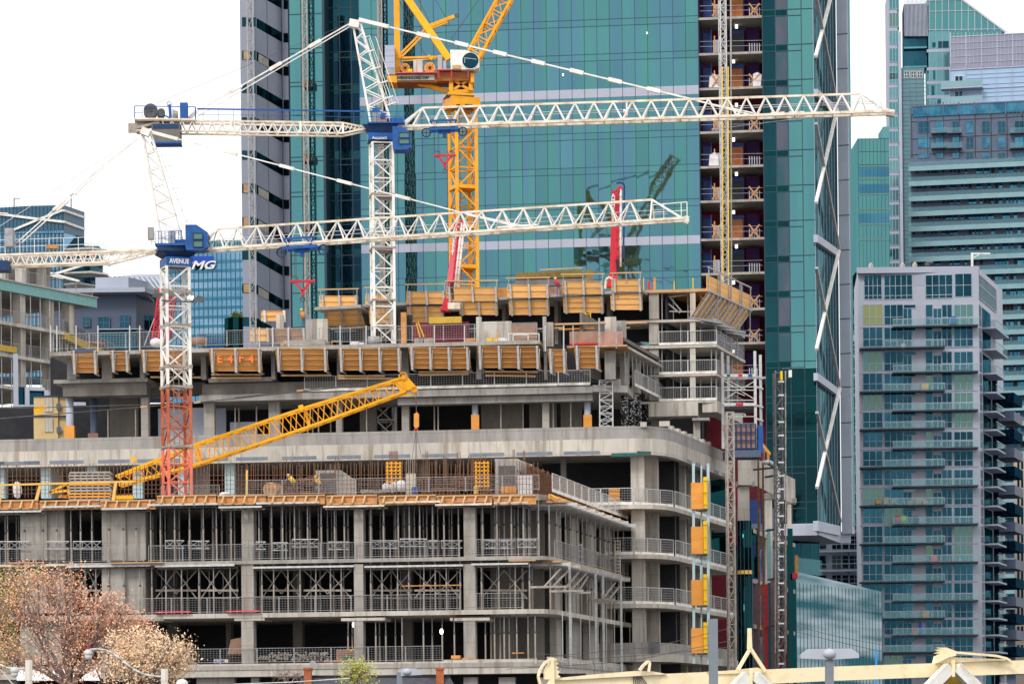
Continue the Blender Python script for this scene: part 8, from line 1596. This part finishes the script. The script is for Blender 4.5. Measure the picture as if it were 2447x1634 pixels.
YB = F((LF.P(e1, 0).x, LF.P(e1, 0).y), (W(274, 825, 286).x, 286)); zy = zz_[0]; m = MB(); YB.box(m, 0, YB.L, zy - .65, zy + .05, -.1, .3); part(m, 'yellow_band', M['yel_ins'], LB); m = MB(); YB.box(m, 0, YB.L, zy - .6, zy, .3, 8); part(m, 'floor_slab', M['conc'], LB); rail_run(RAILN, YB.P(0, zy + .05, 0), YB.P(YB.L, zy + .05, 0), 'on the yellow banded balcony at left', 'netted guard panels on the left frame', 1.0)
m = MB()
for k in range(9): YB.box(m, 1 + k * 1.8, 1.3 + k * 1.8, zy - 3, zy - .66, .5, .7)
part(m, 'studs', M['conc_l'], LB); m = MB(); LF.pb(m, -30, 824, 40, 838, -.3, -.12); part(m, 'yellow_band', M['yel_ins'], LB)
# white lower frames
WF = thing('white_frame_facade', 'lower white framed facade with dark window bays under the teal banded frame', 'facade', W(90, 1040, 255)); FWf = F((W(-40, 950, 255).x, 255), (W(250, 950, 258).x, 258)); m = MB()
for x0, x1, yt in ((33, 44, 845), (61, 71, 925), (107, 117, 932), (205, 212, 1000)): FWf.pb(m, x0, yt, x1, 1060, 0, .5)
for x0, y0, x1, y1, o in ((44.2, 967, 106, 986, .02), (71, 925, 107, 933, .03), (-40, 1030, 32, 1060, .02), (44.2, 1032, 250, 1060, .05), (118, 960, 205, 970, .05)): FWf.pb(m, x0, y0, x1, y1, o, .5)
part(m, 'white_frame', M['grey_l'], WF); m = MB()
FWf.pb(m, 45, 925, 106, 1050, .8, 1); part(m, 'dark_glazing', M['g_dkw'], WF)
for i, (y0, y1) in enumerate(((948, 994), (996, 1050))):
    r = thing('machine_box', f"{'upper' if i == 0 else 'lower'} tan machine box stacked above the ring at left", 'machine box', W(110, y1, 238)); a, b = W(81, y1, 236), W(139, y1, 236); zt_, zb_ = W(110, y0, 236).z, W(110, y1 - 1, 236).z; part(MB().box(a.x, b.x, 236, 238, zb_, zt_), 'body', M['beige'], r); part(MB().box(b.x + .005, b.x + .7, 236.2, 238.2, zb_, zt_), 'side', M['beige'], r)
    part(MB().box(a.x - .05, b.x + .8, 235.9, 238.3, zt_ + .005, zt_ + .1), 'roof', M['blue_d'], r); part(MB().box(W(96, 0, 236).x, W(116, 0, 236).x, 235.9, 235.99, zt_ - 1.2, zt_ - .1), 'panel', M['conc_l'], r); part(MB().box(W(125, 0, 236).x, W(135, 0, 236).x, 235.88, 235.98, zb_ + .5, zb_ + .95), 'meter', M['slate'], r)
# ================= left far buildings =================
G1 = thing('office_tower', 'blue glass tower with white X bands at far left', 'building', W(100, 1000, 420)); f1 = F((W(-120, 600, 430).x, 430), (W(152, 600, 420).x, 420)); f2 = F((W(152, 600, 420).x, 420), (W(202, 600, 432).x, 432)); q1_, q2_ = lambda x, y, o=0: f1.at(x, y, o), lambda x, y, o=0: f2.at(x, y, o)
m = MB(); m.slab3([q1_(-60, 900), q1_(152, 900), q1_(152, 490), q1_(70, 492), q1_(-60, 500)], (1, 10, 0)); part(m, 'body', M['g_blue2'], G1); m = MB(); m.slab3([q1_(-60, 556, -.1), q1_(151.5, 550, -.1), q1_(151.5, 490, -.1), q1_(70, 492, -.1), q1_(-60, 500, -.1)], (0, .2, 0)); part(m, 'upper_panel', M['slblue'] if 'slblue' in M else M.setdefault('slblue', pm('steel blue panel', (.045, .13, .21), .5, (.04, .11, .18), .3, .7)), G1)
m = MB(); m.slab3([q2_(152.3, 900), q2_(200, 900), q2_(202, 507), q2_(152.3, 490)], (-3, 8, 0)); part(m, 'side_body', M['g_dkw'], G1); m = MB(); m.slab3([q2_(152.3, 556, -.1), q2_(201, 566, -.1), q2_(201.5, 507, -.1), q2_(152.3, 490, -.1)], (0, .1, 0)); part(m, 'side_panel', M['slblue'], G1); m = MB()
for a, b in (((-60, 506), (20, 512)), ((0, 512), (95, 524)), ((95, 524), (150, 530)), ((30, 551), (95, 524)), ((95, 524), (150, 503)), ((108, 662), (196, 635)), ((110, 650), (190, 672)), ((108, 655), (152, 665))): m.beam(q1_(*a, -.25), q1_(*b, -.25), .3, .32)
for a, b in (((152, 503), (201, 520)), ((152, 530), (201, 548))): m.beam(q2_(*a, -.25), q2_(*b, -.25), .3, .32)
part(m, 'white_bands', M['white'], G1); m = MB()
for x in range(-50, 152, 9): m.beam(q1_(x, 900, -.15), q1_(x, 556, -.15), .1); m.beam(q1_(x, 556, -.22), q1_(x, 492, -.22), .06)
for y in range(560, 900, 22): m.beam(q1_(-50, y, -.12), q1_(152, y - 2, -.12), .07)
part(m, 'mullions', M['mull'], G1); m, m2 = MB(), MB()
for y in (588, 614, 645, 672):
    x1 = 256 if y in (588, 614, 645) else 226; m.slab3([q2_(152, y + 6, -.3), W(x1 - 40, y + 2, 423), W(x1, y + 8, 426), W(x1, y + 12, 426), W(x1 - 40, y + 7, 423), q2_(152, y + 9, -.3)], (0, 4, 0)); m2.slab3([W(170, y - 6, 421.5), W(216, y - 10, 423.2), W(x1, y - 3, 426.5), W(x1, y + 7, 426.5), W(216, y + 2, 423.2), W(170, y + 6, 421.5)], (0, .05, 0))
part(m, 'balcony_slab', M['white'], G1); part(m2, 'balcony_glass', M['clear'], G1)
m = MB(); m.slab3([q2_(201, 720), W(232, 720, 436), W(236, 588, 436), q2_(201, 588)], (0, 5, 0)); part(m, 'rear_glass', M['g_dkw'], G1)
for i, (x, y) in enumerate(((34, 474), (170, 464))): solo(MB().beam(W(x, 496, 424), W(x, y, 424), .2).beam(W(x - 1, y, 424), W(x + 14, y + 1, 424), .14), 'roof_davit', M['steel'], ('small davit at the left of the blue tower roof', 'taller davit at the corner of the blue tower roof')[i], 'davit')
G2 = thing('office_block', 'low slate grey building with flat overhanging roof behind the left deck', 'building', W(300, 900, 380)); P_ = lambda x, y, Y=380: W(x, y, Y)
m = MB(); m.slab3([P_(228, 700), P_(307, 700), P_(307, 662), P_(228, 663)], (0, 8, 0)); m.slab3([P_(307.2, 700, 380.1), P_(354, 700, 386), P_(354, 674, 386), P_(307.2, 662, 380.1)], (0, 8, 0)); part(m, 'penthouse', M['grey_l'], G2); m = MB(); m.slab3([P_(110, 700, 378), P_(346, 697, 378), P_(346, 686, 378), P_(110, 690, 378)], (0, 10, 0)); m.slab3([P_(346.2, 697, 378), P_(392, 713, 388), P_(390, 701, 388), P_(346.2, 686, 378)], (-3, 6, 0)); part(m, 'roof_edge', M['grey_l'], G2)
m = MB(); m.slab3([P_(120, 950), P_(325, 950), P_(325, 698), P_(120, 698)], (0, 10, 0)); m.slab3([P_(325.2, 950, 380.2), P_(392, 950, 392), P_(392, 708, 392), P_(325.2, 698, 380.2)], (0, 6, 0)); part(m, 'wall', M['slg'] if 'slg' in M else M.setdefault('slg', pm('slate wall', (.085, .11, .175), .6, (.07, .09, .14), .3, .6)), G2)
FG2 = F((P_(120, 800).x, 379.8), (P_(325, 800).x, 379.8)); random.seed(6)
for x0, x1, y0, y1 in ((234, 262, 757, 785), (286, 309, 753, 784), (197, 215, 757, 780), (155, 170, 757, 780)): win(FG2, G2, x0, y0, x1, y1, 'g_win', 1, (.5,), fm='slate')
m = MB(); FG2.pb(m, 232, 787, 325, 835, -.2, 0); part(m, 'lower_glazing', M['g_win'], G2); m = MB(); FG2.pb(m, 232, 785, 339, 787, -1.2, 0); FG2.pb(m, 232, 800, 325, 801.5, -.3, -.21); part(m, 'ledge', M['band'], G2)
m = MB(); 
for k in range(4): m.slab3([P_(330 + k * 14, 787, 381.5 + k * 2.3), P_(341 + k * 14, 790, 383.5 + k * 2.3), P_(341 + k * 14, 756, 383.5 + k * 2.3), P_(330 + k * 14, 754, 381.5 + k * 2.3)], (.1, -.2, 0))
part(m, 'side_windows', M['g_win'], G2)
G3 = thing('metal_roof', 'ribbed grey sloping metal roof left of the blue sign tower', 'roof', W(340, 700, 430)); m = MB(); m.slab3([W(250, 664, 430), W(400, 700, 425), W(400, 655, 440), W(320, 656, 440)], (0, 1, -.2)); part(m, 'roof_sheet', M['grey_p'], G3); m = MB()
for k in range(12): m.beam(W(262 + k * 12, 662, 432), W(300 + k * 10, 690, 425), .3)
part(m, 'ribs', M['grey_l'], G3)
m = MB(); m.slab3([W(250, 900, 440), W(400, 900, 440), W(400, 690, 440), W(250, 690, 440)], (0, 3, 0)); part(m, 'wall', M['g_teal2'], G3)
G4 = thing('office_tower', 'pale blue glass office tower with a rooftop sign ending in MG, behind the left crane', 'building', W(520, 900, 500)); f4 = F((W(395, 700, 500).x, 500), (W(600, 700, 500).x, 498)); m = MB(); f4.pb(m, 395, 604, 600, 960, 0, 14); part(m, 'glass_body', M['g_blue2'], G4)
m = MB(); f4.pb(m, 494, 574, 600, 604, .5, 3); part(m, 'roof_screen', M['g_mint'], G4); m = MB()
for k in range(12): f4.pb(m, 397, 622 + k * 22, 600, 629 + k * 22, -.1, -.02)
part(m, 'blue_bands', M['g_blue'], G4); m = MB()
for x in range(398, 600, 11): f4.pb(m, x, 604, x + .8, 960, -.16, -.11)
for x in range(494, 600, 6): f4.pb(m, x, 574, x + .7, 604, .3, .49)
part(m, 'mullions', M['mull'], G4)
sg = part(MB().box(W(408, 625, 498).x, W(508, 625, 498).x, 498.6, 499.2, W(480, 633, 498).z, W(480, 611, 498).z), 'sign_board', M['kblue'], G4); text('KPMG', 1.9, M['wtxt'], sg, W(413, 643, 498.3), (1, 0, 0), (0, 0, 1), bold=.05, shear=.3, sx=1.38, name='lettering')
G5 = thing('office_block', 'small dark green curved glass block with rooftop shrubs beside the striped wing', 'building', W(560, 830, 400)); m = MB(); m.tube(W(566, 860, 402), W(566, 762, 402), 1.7, n=14); part(m, 'curved_glass', M['g_dk2'], G5); 
m = MB(); random.seed(12)
for k in range(260): p = W(560 + random.uniform(-8, 18), 763 - random.random() * 20 * (1 - abs(k / 260 - .6)), 401); a = Vector([random.uniform(-.3, .3) for _ in range(3)]); b = Vector([random.uniform(-.3, .3) for _ in range(3)]); m.add([p, p + a, p + b], [(0, 1, 2)])
solo(m, 'roof_shrubs', M['lf_k'], 'yellow green shrubs on the roof of the dark green curved block', 'shrubs')
# ================= foreground: yellow bridge, lamps, trees, houses =================
BYm = 'beam_y'; BY = thing('arch_bridge', 'pale yellow steel bridge top chord with fan shaped plate ornaments crossing the bottom right', 'bridge', W(1800, 1700, 88)); yb_ = lambda x: (1623 if False else 0)
fb = F((W(1325, 1620, 86).x, 86), (W(2700, 1570, 92).x, 92))
def bp(m, pts, o, d): q = [fb.at(x, y, o) for x, y in pts]; m.slab3(q[::-1], fb.n.to_3d() * d)
m = MB(); bp(m, [(1325, 1623), (1560, 1610), (1980, 1592), (2460, 1576), (2460, 1608), (1980, 1626), (1560, 1646), (1325, 1660)], 0, .5); part(m, 'main_chord', M[BYm], BY)
m = MB(); bp(m, [(1325, 1620), (1450, 1608), (1520, 1602), (1560, 1603), (1594, 1609.5), (1560, 1612), (1325, 1625)], -.1, .5); bp(m, [(1690, 1604), (1758, 1600), (1810, 1594), (1830, 1600), (1828, 1606), (1700, 1610)], -.06, .3); bp(m, [(2237, 1584), (2400, 1577), (2417, 1577), (2400, 1574), (2290, 1570), (2242, 1566)], -.1, .3); part(m, 'cover_plate', M[BYm], BY)
def tubep(m, pts, w_): 
    for i in range(len(pts) - 1): m.beam(fb.at(*pts[i], -.25), fb.at(*pts[i + 1], -.25), w_, w_)
m = MB(); pts = [(1318, 1574), (1302, 1582), (1291, 1598), (1286, 1615), (1290, 1632), (1298, 1650)]; tubep(m, pts, .07); bp(m, [(1316, 1572), (1324, 1570), (1327, 1700), (1318, 1700)], -.3, .25)
bp(m, [(1318, 1583), (1306, 1592), (1301, 1606), (1302, 1622), (1312, 1622), (1318, 1620)], -.2, .1); bp(m, [(1326, 1572), (1333, 1575), (1326, 1579), (1335, 1584), (1328, 1589), (1336, 1594), (1330, 1598), (1338, 1604), (1333, 1610), (1340, 1616), (1330, 1622), (1326, 1622)], -.2, .1); bp(m, [(1306, 1636), (1316, 1624), (1324, 1630), (1322, 1660), (1304, 1660)], -.28, .1); part(m, 'fan_ornament', M[BYm], BY)
m = MB(); pts = [(1528, 1601), (1538, 1588), (1548, 1580), (1553, 1582), (1550, 1604)]; tubep(m, pts, .08); part(m, 'loop_ornament', M[BYm], BY)
m = MB()
for k in range(7): m.beam(fb.at(1513 + k * 3, 1613, -.03), fb.at(1516 + k * 7, 1650, -.03), .02)
part(m, 'cable_bundle', M['steel_d'], BY)
m = MB(); tubep(m, [(1792, 1500), (1793, 1549)], .065); tubep(m, [(1793, 1548), (1763, 1600)], .09); tubep(m, [(1793, 1548), (1828, 1602)], .09); bp(m, [(1789, 1500), (1796, 1500), (1798, 1550), (1788, 1550)], -.3, .1); part(m, 'finial', M[BYm], BY)
m = MB(); bp(m, [(2240, 1567), (2246, 1560), (2236, 1560), (2247, 1556), (2238, 1551), (2250, 1550), (2241, 1546), (2262, 1546), (2288, 1556), (2284, 1566), (2268, 1569), (2240, 1583)], -.3, .15); tubep(m, [(2285, 1558), (2380, 1566), (2404, 1572), (2414, 1578)], .07); part(m, 'feather_ornament', M[BYm], BY)
m = MB()
for cx_, cy in ((1794, 1606), (2277, 1586)):
    k = 1 if cx_ < 2000 else 1.25; 
    for s in (-1, 1): part(MB().beam(fb.at(cx_ + s * 8, cy + 8, -.4), fb.at(cx_ + s * 62 * k, cy + 62 * k, -.4), .3, .34), 'hanger_strut', M['white'], BY)
    part(MB().beam(fb.at(cx_, cy - 10, -.45), fb.at(cx_, cy + 30, -.45), .09, .3), 'hanger_plate', M[BYm], BY); m = MB(); random.seed(1)
for cx_, cy in ((1794, 1606), (2277, 1586)):
    for s in (-1, 1):
        for k in range(6): p = fb.at(cx_ + s * (18 + k * 4), cy + 1 + k * 4, -.62); m.disc(p, (0, 1, 0), .012, .02, 6)
part(m, 'bolts', M['rust'], BY); m = MB(); bp(m, [(2269, 1612), (2240, 1640), (2310, 1640), (2292, 1612)], -.05, .2); bp(m, [(1788, 1622), (1778, 1640), (1816, 1640), (1800, 1622)], -.05, .2); part(m, 'gusset_plate', M['yel_ins'], BY)
# blue pole, grey poles, lamps
solo(MB().beam(W(2094, 1720, 97), W(2094, 1549, 97), .055, .07), 'blue_pole', M['blue_k2'] if 'blue_k2' in M else M.setdefault('blue_k2', pm('cyan blue', (.02, .32, .80), .5)), 'thin bright blue pole behind the yellow bridge', 'pole')
solo(MB().beam(W(1706, 1760, 84), W(1704, 1478, 84), .25, .25), 'steel_pole', M['pole'], 'square blue grey pole before the balconies, crossing the yellow bridge', 'pole')
def headlamp(label, x, y, Y, wd, n):
    r = thing('street_lamp', label, 'street lamp', W(x, 1900, Y)); c = W(x, y, Y); m = MB(); m.beam(W(x, 1900, Y), c, .23, .23); part(m, 'pole', M['pole'], r)
    for s in ((-1, 1) if n == 2 else (1,)):
        m = MB(); L = wd; pts = [(0, .15), (L * .72, .15), (L, 0), (L, -.12), (0, -.16)]
        m.slab3([c + Vector((s * (.05 + px_), -.18, pz)) for px_, pz in (pts if s > 0 else pts)][::(-1 if s > 0 else 1)], (0, .36, 0)); part(m, 'lamp_head', M['lampg'], r)
    m = MB(); m.blob(c + Vector((-.02 if n == 2 else .3, -.1, .0)), .21, .22, .16, 14, 8, 0); part(m, 'photocell_dome', M['lampg'], r, smooth=True)
    return r
headlamp('grey twin-headed street lamp before the glass podium', 1982, 1562, 84, .78, 2)
r = headlamp('small grey single-headed street lamp at the bottom before the slate roofs', 955, 1605, 120, .85, 1)
def cobra(label, pole_x, pole_y, pts, Y, lx, ly, red=True):
    r = thing('street_lamp', label, 'street lamp', W(pole_x, 1900, Y)); part(MB().tube(W(pole_x, 1900, Y), W(pole_x, pole_y, Y), .17, n=10), 'pole', M['conc_l'], r, smooth=True)
    m = MB().path([W(x, y, Y) for x, y in pts], .05, 8); part(m, 'curved_arm', M['steel_l'], r, smooth=True); c = W(lx, ly, Y)
    h = part(MB().blob(c + Vector((0, 0, .05)), .21, .21, .19, 14, 8, 0), 'lamp_shade', M['steel_l'], r, smooth=True); part(MB().blob(c + Vector((0, 0, -.08)), .17, .17, .2, 14, 8, 0), 'glass_bowl', M['tarpw'], h, smooth=True); m = MB().tube(c + Vector((0, 0, .18)), c + Vector((0, 0, .4)), .06, n=8); part(m, 'photocell', M['red'] if red else M['steel'], r); return r
cobra('street lamp with round bowl and red sensor before the blossoming tree', 393, 1597, [(216, 1551), (235, 1550), (255, 1553), (272, 1562), (292, 1577), (318, 1598), (345, 1611), (372, 1615), (393, 1616)], 138, 211, 1562)
cobra('street lamp with bowl close to its concrete pole at the bottom left corner', 69, 1576, [(-30, 1575), (0, 1587), (15, 1594), (35, 1597), (66, 1598)], 138, 35, 1604, False)
m = MB(); m.beam(W(0, 1598, 137), W(33, 1636, 137), .05); solo(m, 'support_wire', M['steel_l'], 'slanting pale stay in the bottom left corner', 'stay')
solo(MB().blob(W(435, 1634, 138), .3, .3, .25, 12, 8, 0), 'lamp_bowl', M['tarpw'], 'top of a white lamp bowl at the bottom edge right of the blossoming tree', 'lamp')
# overhead wires
for i, pts in enumerate((([(560, 1634), (700, 1629), (836, 1620)]), ([(1210, 1598), (1500, 1580), (1745, 1530)]), ([(1330, 1566), (1560, 1545), (1745, 1500)]), ([(1280, 1560), (1420, 1573), (1600, 1560), (1745, 1545)]), ([(1903, 1495), (2000, 1520), (2110, 1540)]), ([(1903, 1508), (1990, 1530), (2110, 1556)]))):
    solo(MB().path([W(x, y, 130) for x, y in pts], .028 if i == 0 else .012, 4), 'overhead_wire', M['steel_l'] if i == 0 else M['steel_d'], ('pale thick wire over the slate roof', 'lowest dark wire before the right balconies', 'uppermost dark wire before the right balconies', 'sagging dark wire between corner and grey pole', 'upper wire before the glass podium', 'lower wire before the glass podium')[i], 'wire')
# small houses
for i, (x0, x1, yt, Y, lb) in enumerate(((722, 900, 1617, 170, 'slate shingled roof with a brick chimney and satellite dish, bottom centre'), (893, 1075, 1617, 168, 'dark shingled roof right of the small grey lamp, with its own brick chimney'))):
    r = thing('house', lb, 'house', W((x0 + x1) / 2, 1900, Y)); a, b = W(x0, yt, Y), W(x1, yt, Y); part(MB().slab3([a, b, b + Vector((1.5, -3.5, -2.6)), a + Vector((-1.5, -3.5, -2.6))], (0, .1, -.12)), 'roof', M['shing'], r); part(MB().box(a.x, b.x, Y - 3.2, Y + 5, 0, a.z - 2.6), 'walls', M['brick'], r); part(MB().slab3([a, b, b + Vector((1.5, 3.5, -2.6)), a + Vector((-1.5, 3.5, -2.6))][::-1], (0, .1, -.12)), 'roof', M['shing'], r)
    cx_ = (726, 1042)[i]; wv_ = 18; p0, p1 = W(cx_, yt + 2, Y - .6), W(cx_ + wv_, yt + 2, Y - .6); zt_ = W(cx_, 1594, Y - .6).z; m = MB().box(p0.x, p1.x, Y - .6, Y, p0.z - .8, zt_ - .12); ch_ = part(m, 'chimney', M['brick'], r); part(MB().box(p0.x - .05, p1.x + .05, Y - .65, Y + .05, zt_ - .12, zt_), 'chimney_cap', M['brick'], ch_)
    part(MB().beam(a + Vector((0, 0, .05)), b + Vector((0, 0, .05)), .12), 'ridge', M['black'], r)
r = thing('satellite_dish', 'round grey satellite dish beside the left brick chimney', 'satellite dish', W(749, 1610, 169)); c = W(749, 1587, 169); part(MB().tube(c, c + Vector((-.1, .12, -.05)), .26, .12, n=16), 'dish', M['conc_g'], r); part(MB().beam(c + Vector((0, .1, 0)), W(743, 1612, 169), .04), 'mast', M['steel_d'], r)
m = MB(); m.tube(W(858, 1640, 160), W(858, 1622, 160), .1, .0, n=8); solo(m, 'gable_tip', M['black'], 'dark pointed gable tip between the two shingled roofs', 'roof tip')
# trees
def tree(label, base, blobs, Y, mats, nleaf, leaf, limbs, seed, group=None, wt=1):
    random.seed(seed); r = thing('tree', label, 'tree', W(base[0], base[1], Y)); m = MB(); tips = []
    def br(a, b, r0, r1, n=3):
        pts = [a]; 
        for k in range(1, n + 1): pts.append(a.lerp(b, k / n) + Vector([random.uniform(-1, 1) * .04 * (b - a).length for _ in range(3)]) * (1 if k < n else 0))
        for k in range(n): m.tube(pts[k], pts[k + 1], r0 + (r1 - r0) * k / n, r0 + (r1 - r0) * (k + 1) / n, n=6, cap=False)
        return pts
    root = W(base[0], base[1], Y); fork = W(base[2], base[3], Y); t = MB(); t.tube(root, fork, limbs, limbs * .6, n=9); part(t, 'trunk', M['bark'], r, smooth=True)
    for bi, (x, y, rx, ry, w_) in enumerate(blobs):
        c = W(x, y, Y + random.uniform(-1.2, 1.2)); P = br(fork, c, limbs * .5, .035, 4); sx, sz = rx * Y / FPX, ry * Y / FPX
        for k in range(int(12 * w_)):
            d = Vector((random.uniform(-1, 1) * sx, random.uniform(-1, 1) * sx * .8, random.uniform(-.3, 1) * sz)); s = random.choice(P[2:]) if len(P) > 2 else P[-1]; e = c + d * .95; Q = br(s, e, .03, .012, 3)
            for q in Q[1:]:
                for _ in range(2): tt = q + Vector([random.uniform(-.5, .5) for _ in range(3)]); m.tube(q, tt, .010, .006, n=3, cap=False); tips.append((tt, bi))
            tips.append((e, bi))
    part(m, 'branches', M['bark'], r)
    L = {k: MB() for k in mats}; names = list(mats)
    for k in range(nleaf):
        tip, bi = random.choice(tips); x, y, rx, ry, w_ = blobs[bi]; nm = random.choice(names if wt == 1 else [names[0]] * wt + names[1:]); p = tip + Vector([random.gauss(0, .24) for _ in range(3)]); a = Vector([random.gauss(0, 1) for _ in range(3)]).normalized() * leaf * random.uniform(.6, 1.3); b = a.cross(Vector([random.gauss(0, 1) for _ in range(3)])).normalized() * leaf * random.uniform(.3, .7)
        L[nm].add([p - a * .5, p + b * .5, p + a * .5, p - b * .5], [(0, 1, 2, 3)])
    for k in names: part(L[k], 'crown', M[k], r, label={'lf_o': 'orange buds', 'lf_p': 'pinkish tan buds', 'lf_g': 'yellow green young leaves', 'lf_w': 'cream blossom'}.get(k))
    return r
tree('orange budding tree at the bottom left', (170, 1900, 168, 1640), [(60, 1400, 60, 40, 1.5), (120, 1390, 50, 38, 1.2), (180, 1440, 60, 45, 1.6), (250, 1450, 55, 38, 1.3), (60, 1480, 75, 50, 1.6), (150, 1520, 70, 50, 1.6), (230, 1510, 60, 45, 1.3), (20, 1560, 60, 50, 1.2), (100, 1590, 70, 50, 1.4), (200, 1590, 60, 40, 1.2), (290, 1470, 40, 30, 1.0), (165, 1385, 22, 20, .6), (310, 1500, 30, 25, .8)], 152, ['lf_o', 'lf_p'], 7000, .14, .2, 31)
tree('second orange budding tree crown at the bottom left, behind the first', (250, 1900, 255, 1650), [(200, 1540, 50, 35, 1), (290, 1520, 45, 30, 1), (250, 1480, 40, 30, .8), (330, 1505, 30, 18, .7)], 154, ['lf_p', 'lf_o'], 2600, .14, .12, 41)
tree('yellow green leafing tree at the left edge behind the orange one', (-30, 1900, -20, 1640), [(10, 1400, 40, 40, 1), (50, 1420, 30, 30, .8), (0, 1480, 40, 50, 1), (20, 1560, 35, 50, 1), (90, 1385, 16, 14, .4)], 156, ['lf_g', 'lf_p'], 5000, .14, .15, 32)
tree('cream blossoming tree right of the orange one at the bottom left', (330, 1900, 325, 1660), [(290, 1560, 45, 40, 1.3), (340, 1570, 45, 35, 1.3), (380, 1545, 28, 22, .9), (400, 1590, 35, 25, 1), (330, 1610, 60, 30, 1.2), (270, 1600, 40, 30, 1), (436, 1572, 16, 8, .6), (300, 1530, 30, 20, .8), (446, 1556, 12, 7, .4), (412, 1538, 14, 8, .4), (360, 1522, 18, 12, .5), (425, 1600, 20, 12, .6)], 148, ['lf_w', 'lf_p'], 7500, .15, .16, 33, wt=3)
tree('small yellow green tree rising between the shingled roofs', (838, 1900, 845, 1640), [(850, 1603, 16, 10, .8), (868, 1608, 14, 9, .7), (836, 1610, 12, 8, .6)], 158, ['lf_g'], 1500, .12, .1, 34)
tree('bare grey twigs left of the left shingled roof', (690, 1900, 690, 1650), [(675, 1615, 18, 14, .8), (705, 1612, 14, 12, .6)], 160, ['lf_p'], 20, .06, .08, 35)
r = thing('tarp_shelter', 'small white hut roof glimpsed through the orange tree', 'shelter', W(100, 1640, 175)); part(MB().slab3([W(40, 1600, 175), W(240, 1600, 175), W(240, 1625, 173), W(40, 1625, 173)], (0, .1, .05)), 'roof', M['tarpw'], r)

# ---- site workers ----
def person(x, y, Y, h, vest, label, bend=0, seed=0, cat='person'):
    """one skinned body; clothing pieces follow it"""
    b = W(x, y, Y); k = h / 1.75; fx = -bend * .45
    J = [(0, 0, .95), (fx * .5, 0, 1.15), (fx, 0, 1.42 - bend * .12), (fx * 1.15, 0, 1.52 - bend * .15), (fx * 1.25 , -.02, 1.66 - bend * .18),
         (fx - .2, 0, 1.40 - bend * .12), (fx - .28 - bend * .1, -.1, 1.14 - bend * .1), (fx - .22 - bend * .2, -.28, .95 - bend * .1), (fx + .2, 0, 1.40 - bend * .12), (fx + .28, -.08, 1.13 - bend * .1), (fx + .2 - bend * .2, -.26, .93 - bend * .1),
         (-.1, 0, .9), (-.13, -.04, .5), (-.14, .02, .08), (-.15, -.14, .03), (.1, 0, .9), (.14, -.06, .5), (.17, .04, .08), (.18, -.12, .03)]
    E = [(0, 1), (1, 2), (2, 3), (3, 4), (2, 5), (5, 6), (6, 7), (2, 8), (8, 9), (9, 10), (0, 11), (11, 12), (12, 13), (13, 14), (0, 15), (15, 16), (16, 17), (17, 18)]
    Rr = [.13, .13, .14, .055, .105, .065, .045, .04, .065, .045, .04, .095, .065, .05, .04, .095, .065, .05, .04]
    r = thing('person', label, cat, b); me = bpy.data.meshes.new('body'); me.from_pydata([(p[0] * k, p[1] * k, p[2] * k) for p in J], E, []); me.materials.append(M['slate'])
    o = bpy.data.objects.new('body', me); C.objects.link(o); o.parent = r; sk = o.modifiers.new('skin', 'SKIN'); me.skin_vertices.new() if not me.skin_vertices else None
    for i, v in enumerate(me.skin_vertices[0].data): v.radius = (Rr[i] * k, Rr[i] * k * .8); v.use_root = i == 0
    ss = o.modifiers.new('sub', 'SUBSURF'); ss.levels = ss.render_levels = 1
    t0, t1 = Vector(J[0]) * k + b, Vector(J[2]) * k + b; part(MB().tube(t0, t1 + Vector((0, 0, .08)) * k, .165 * k, .19 * k, n=12), 'vest', M[vest], r, smooth=True)
    hd = Vector(J[4]) * k + b; part(MB().blob(hd + Vector((0, .01, .07)) * k, .13 * k, .14 * k, .085 * k, 12, 6, 0), 'helmet', M['white'] if seed % 2 else M['ywall'], r, smooth=True)
    part(MB().blob(hd + Vector((0, -.03, -.02)) * k, .085 * k, .1 * k, .11 * k, 10, 6, 0), 'face', M['wood'], r, smooth=True)
person(726, 790, 232, 1.75, 'ply_o', 'worker in orange vest behind the pink-brown ply barrier', .3, 0)
person(706, 1186, 207, 1.7, 'ywall', 'crouched worker in yellow vest beside the rusty rebar heap', .9, 1)
person(1335, 709, 236.5, 1.6, 'red', 'worker in red vest between two orange parapet boxes', .5, 1)
person(766, 1188, 206.5, 1.6, 'ywall', 'worker in yellow vest before the stained grey wall stub', .7, 0)
person(1530, 880, 236, 1.75, 'red', 'worker in red standing on the side storey left of the right wing', .2, 1)
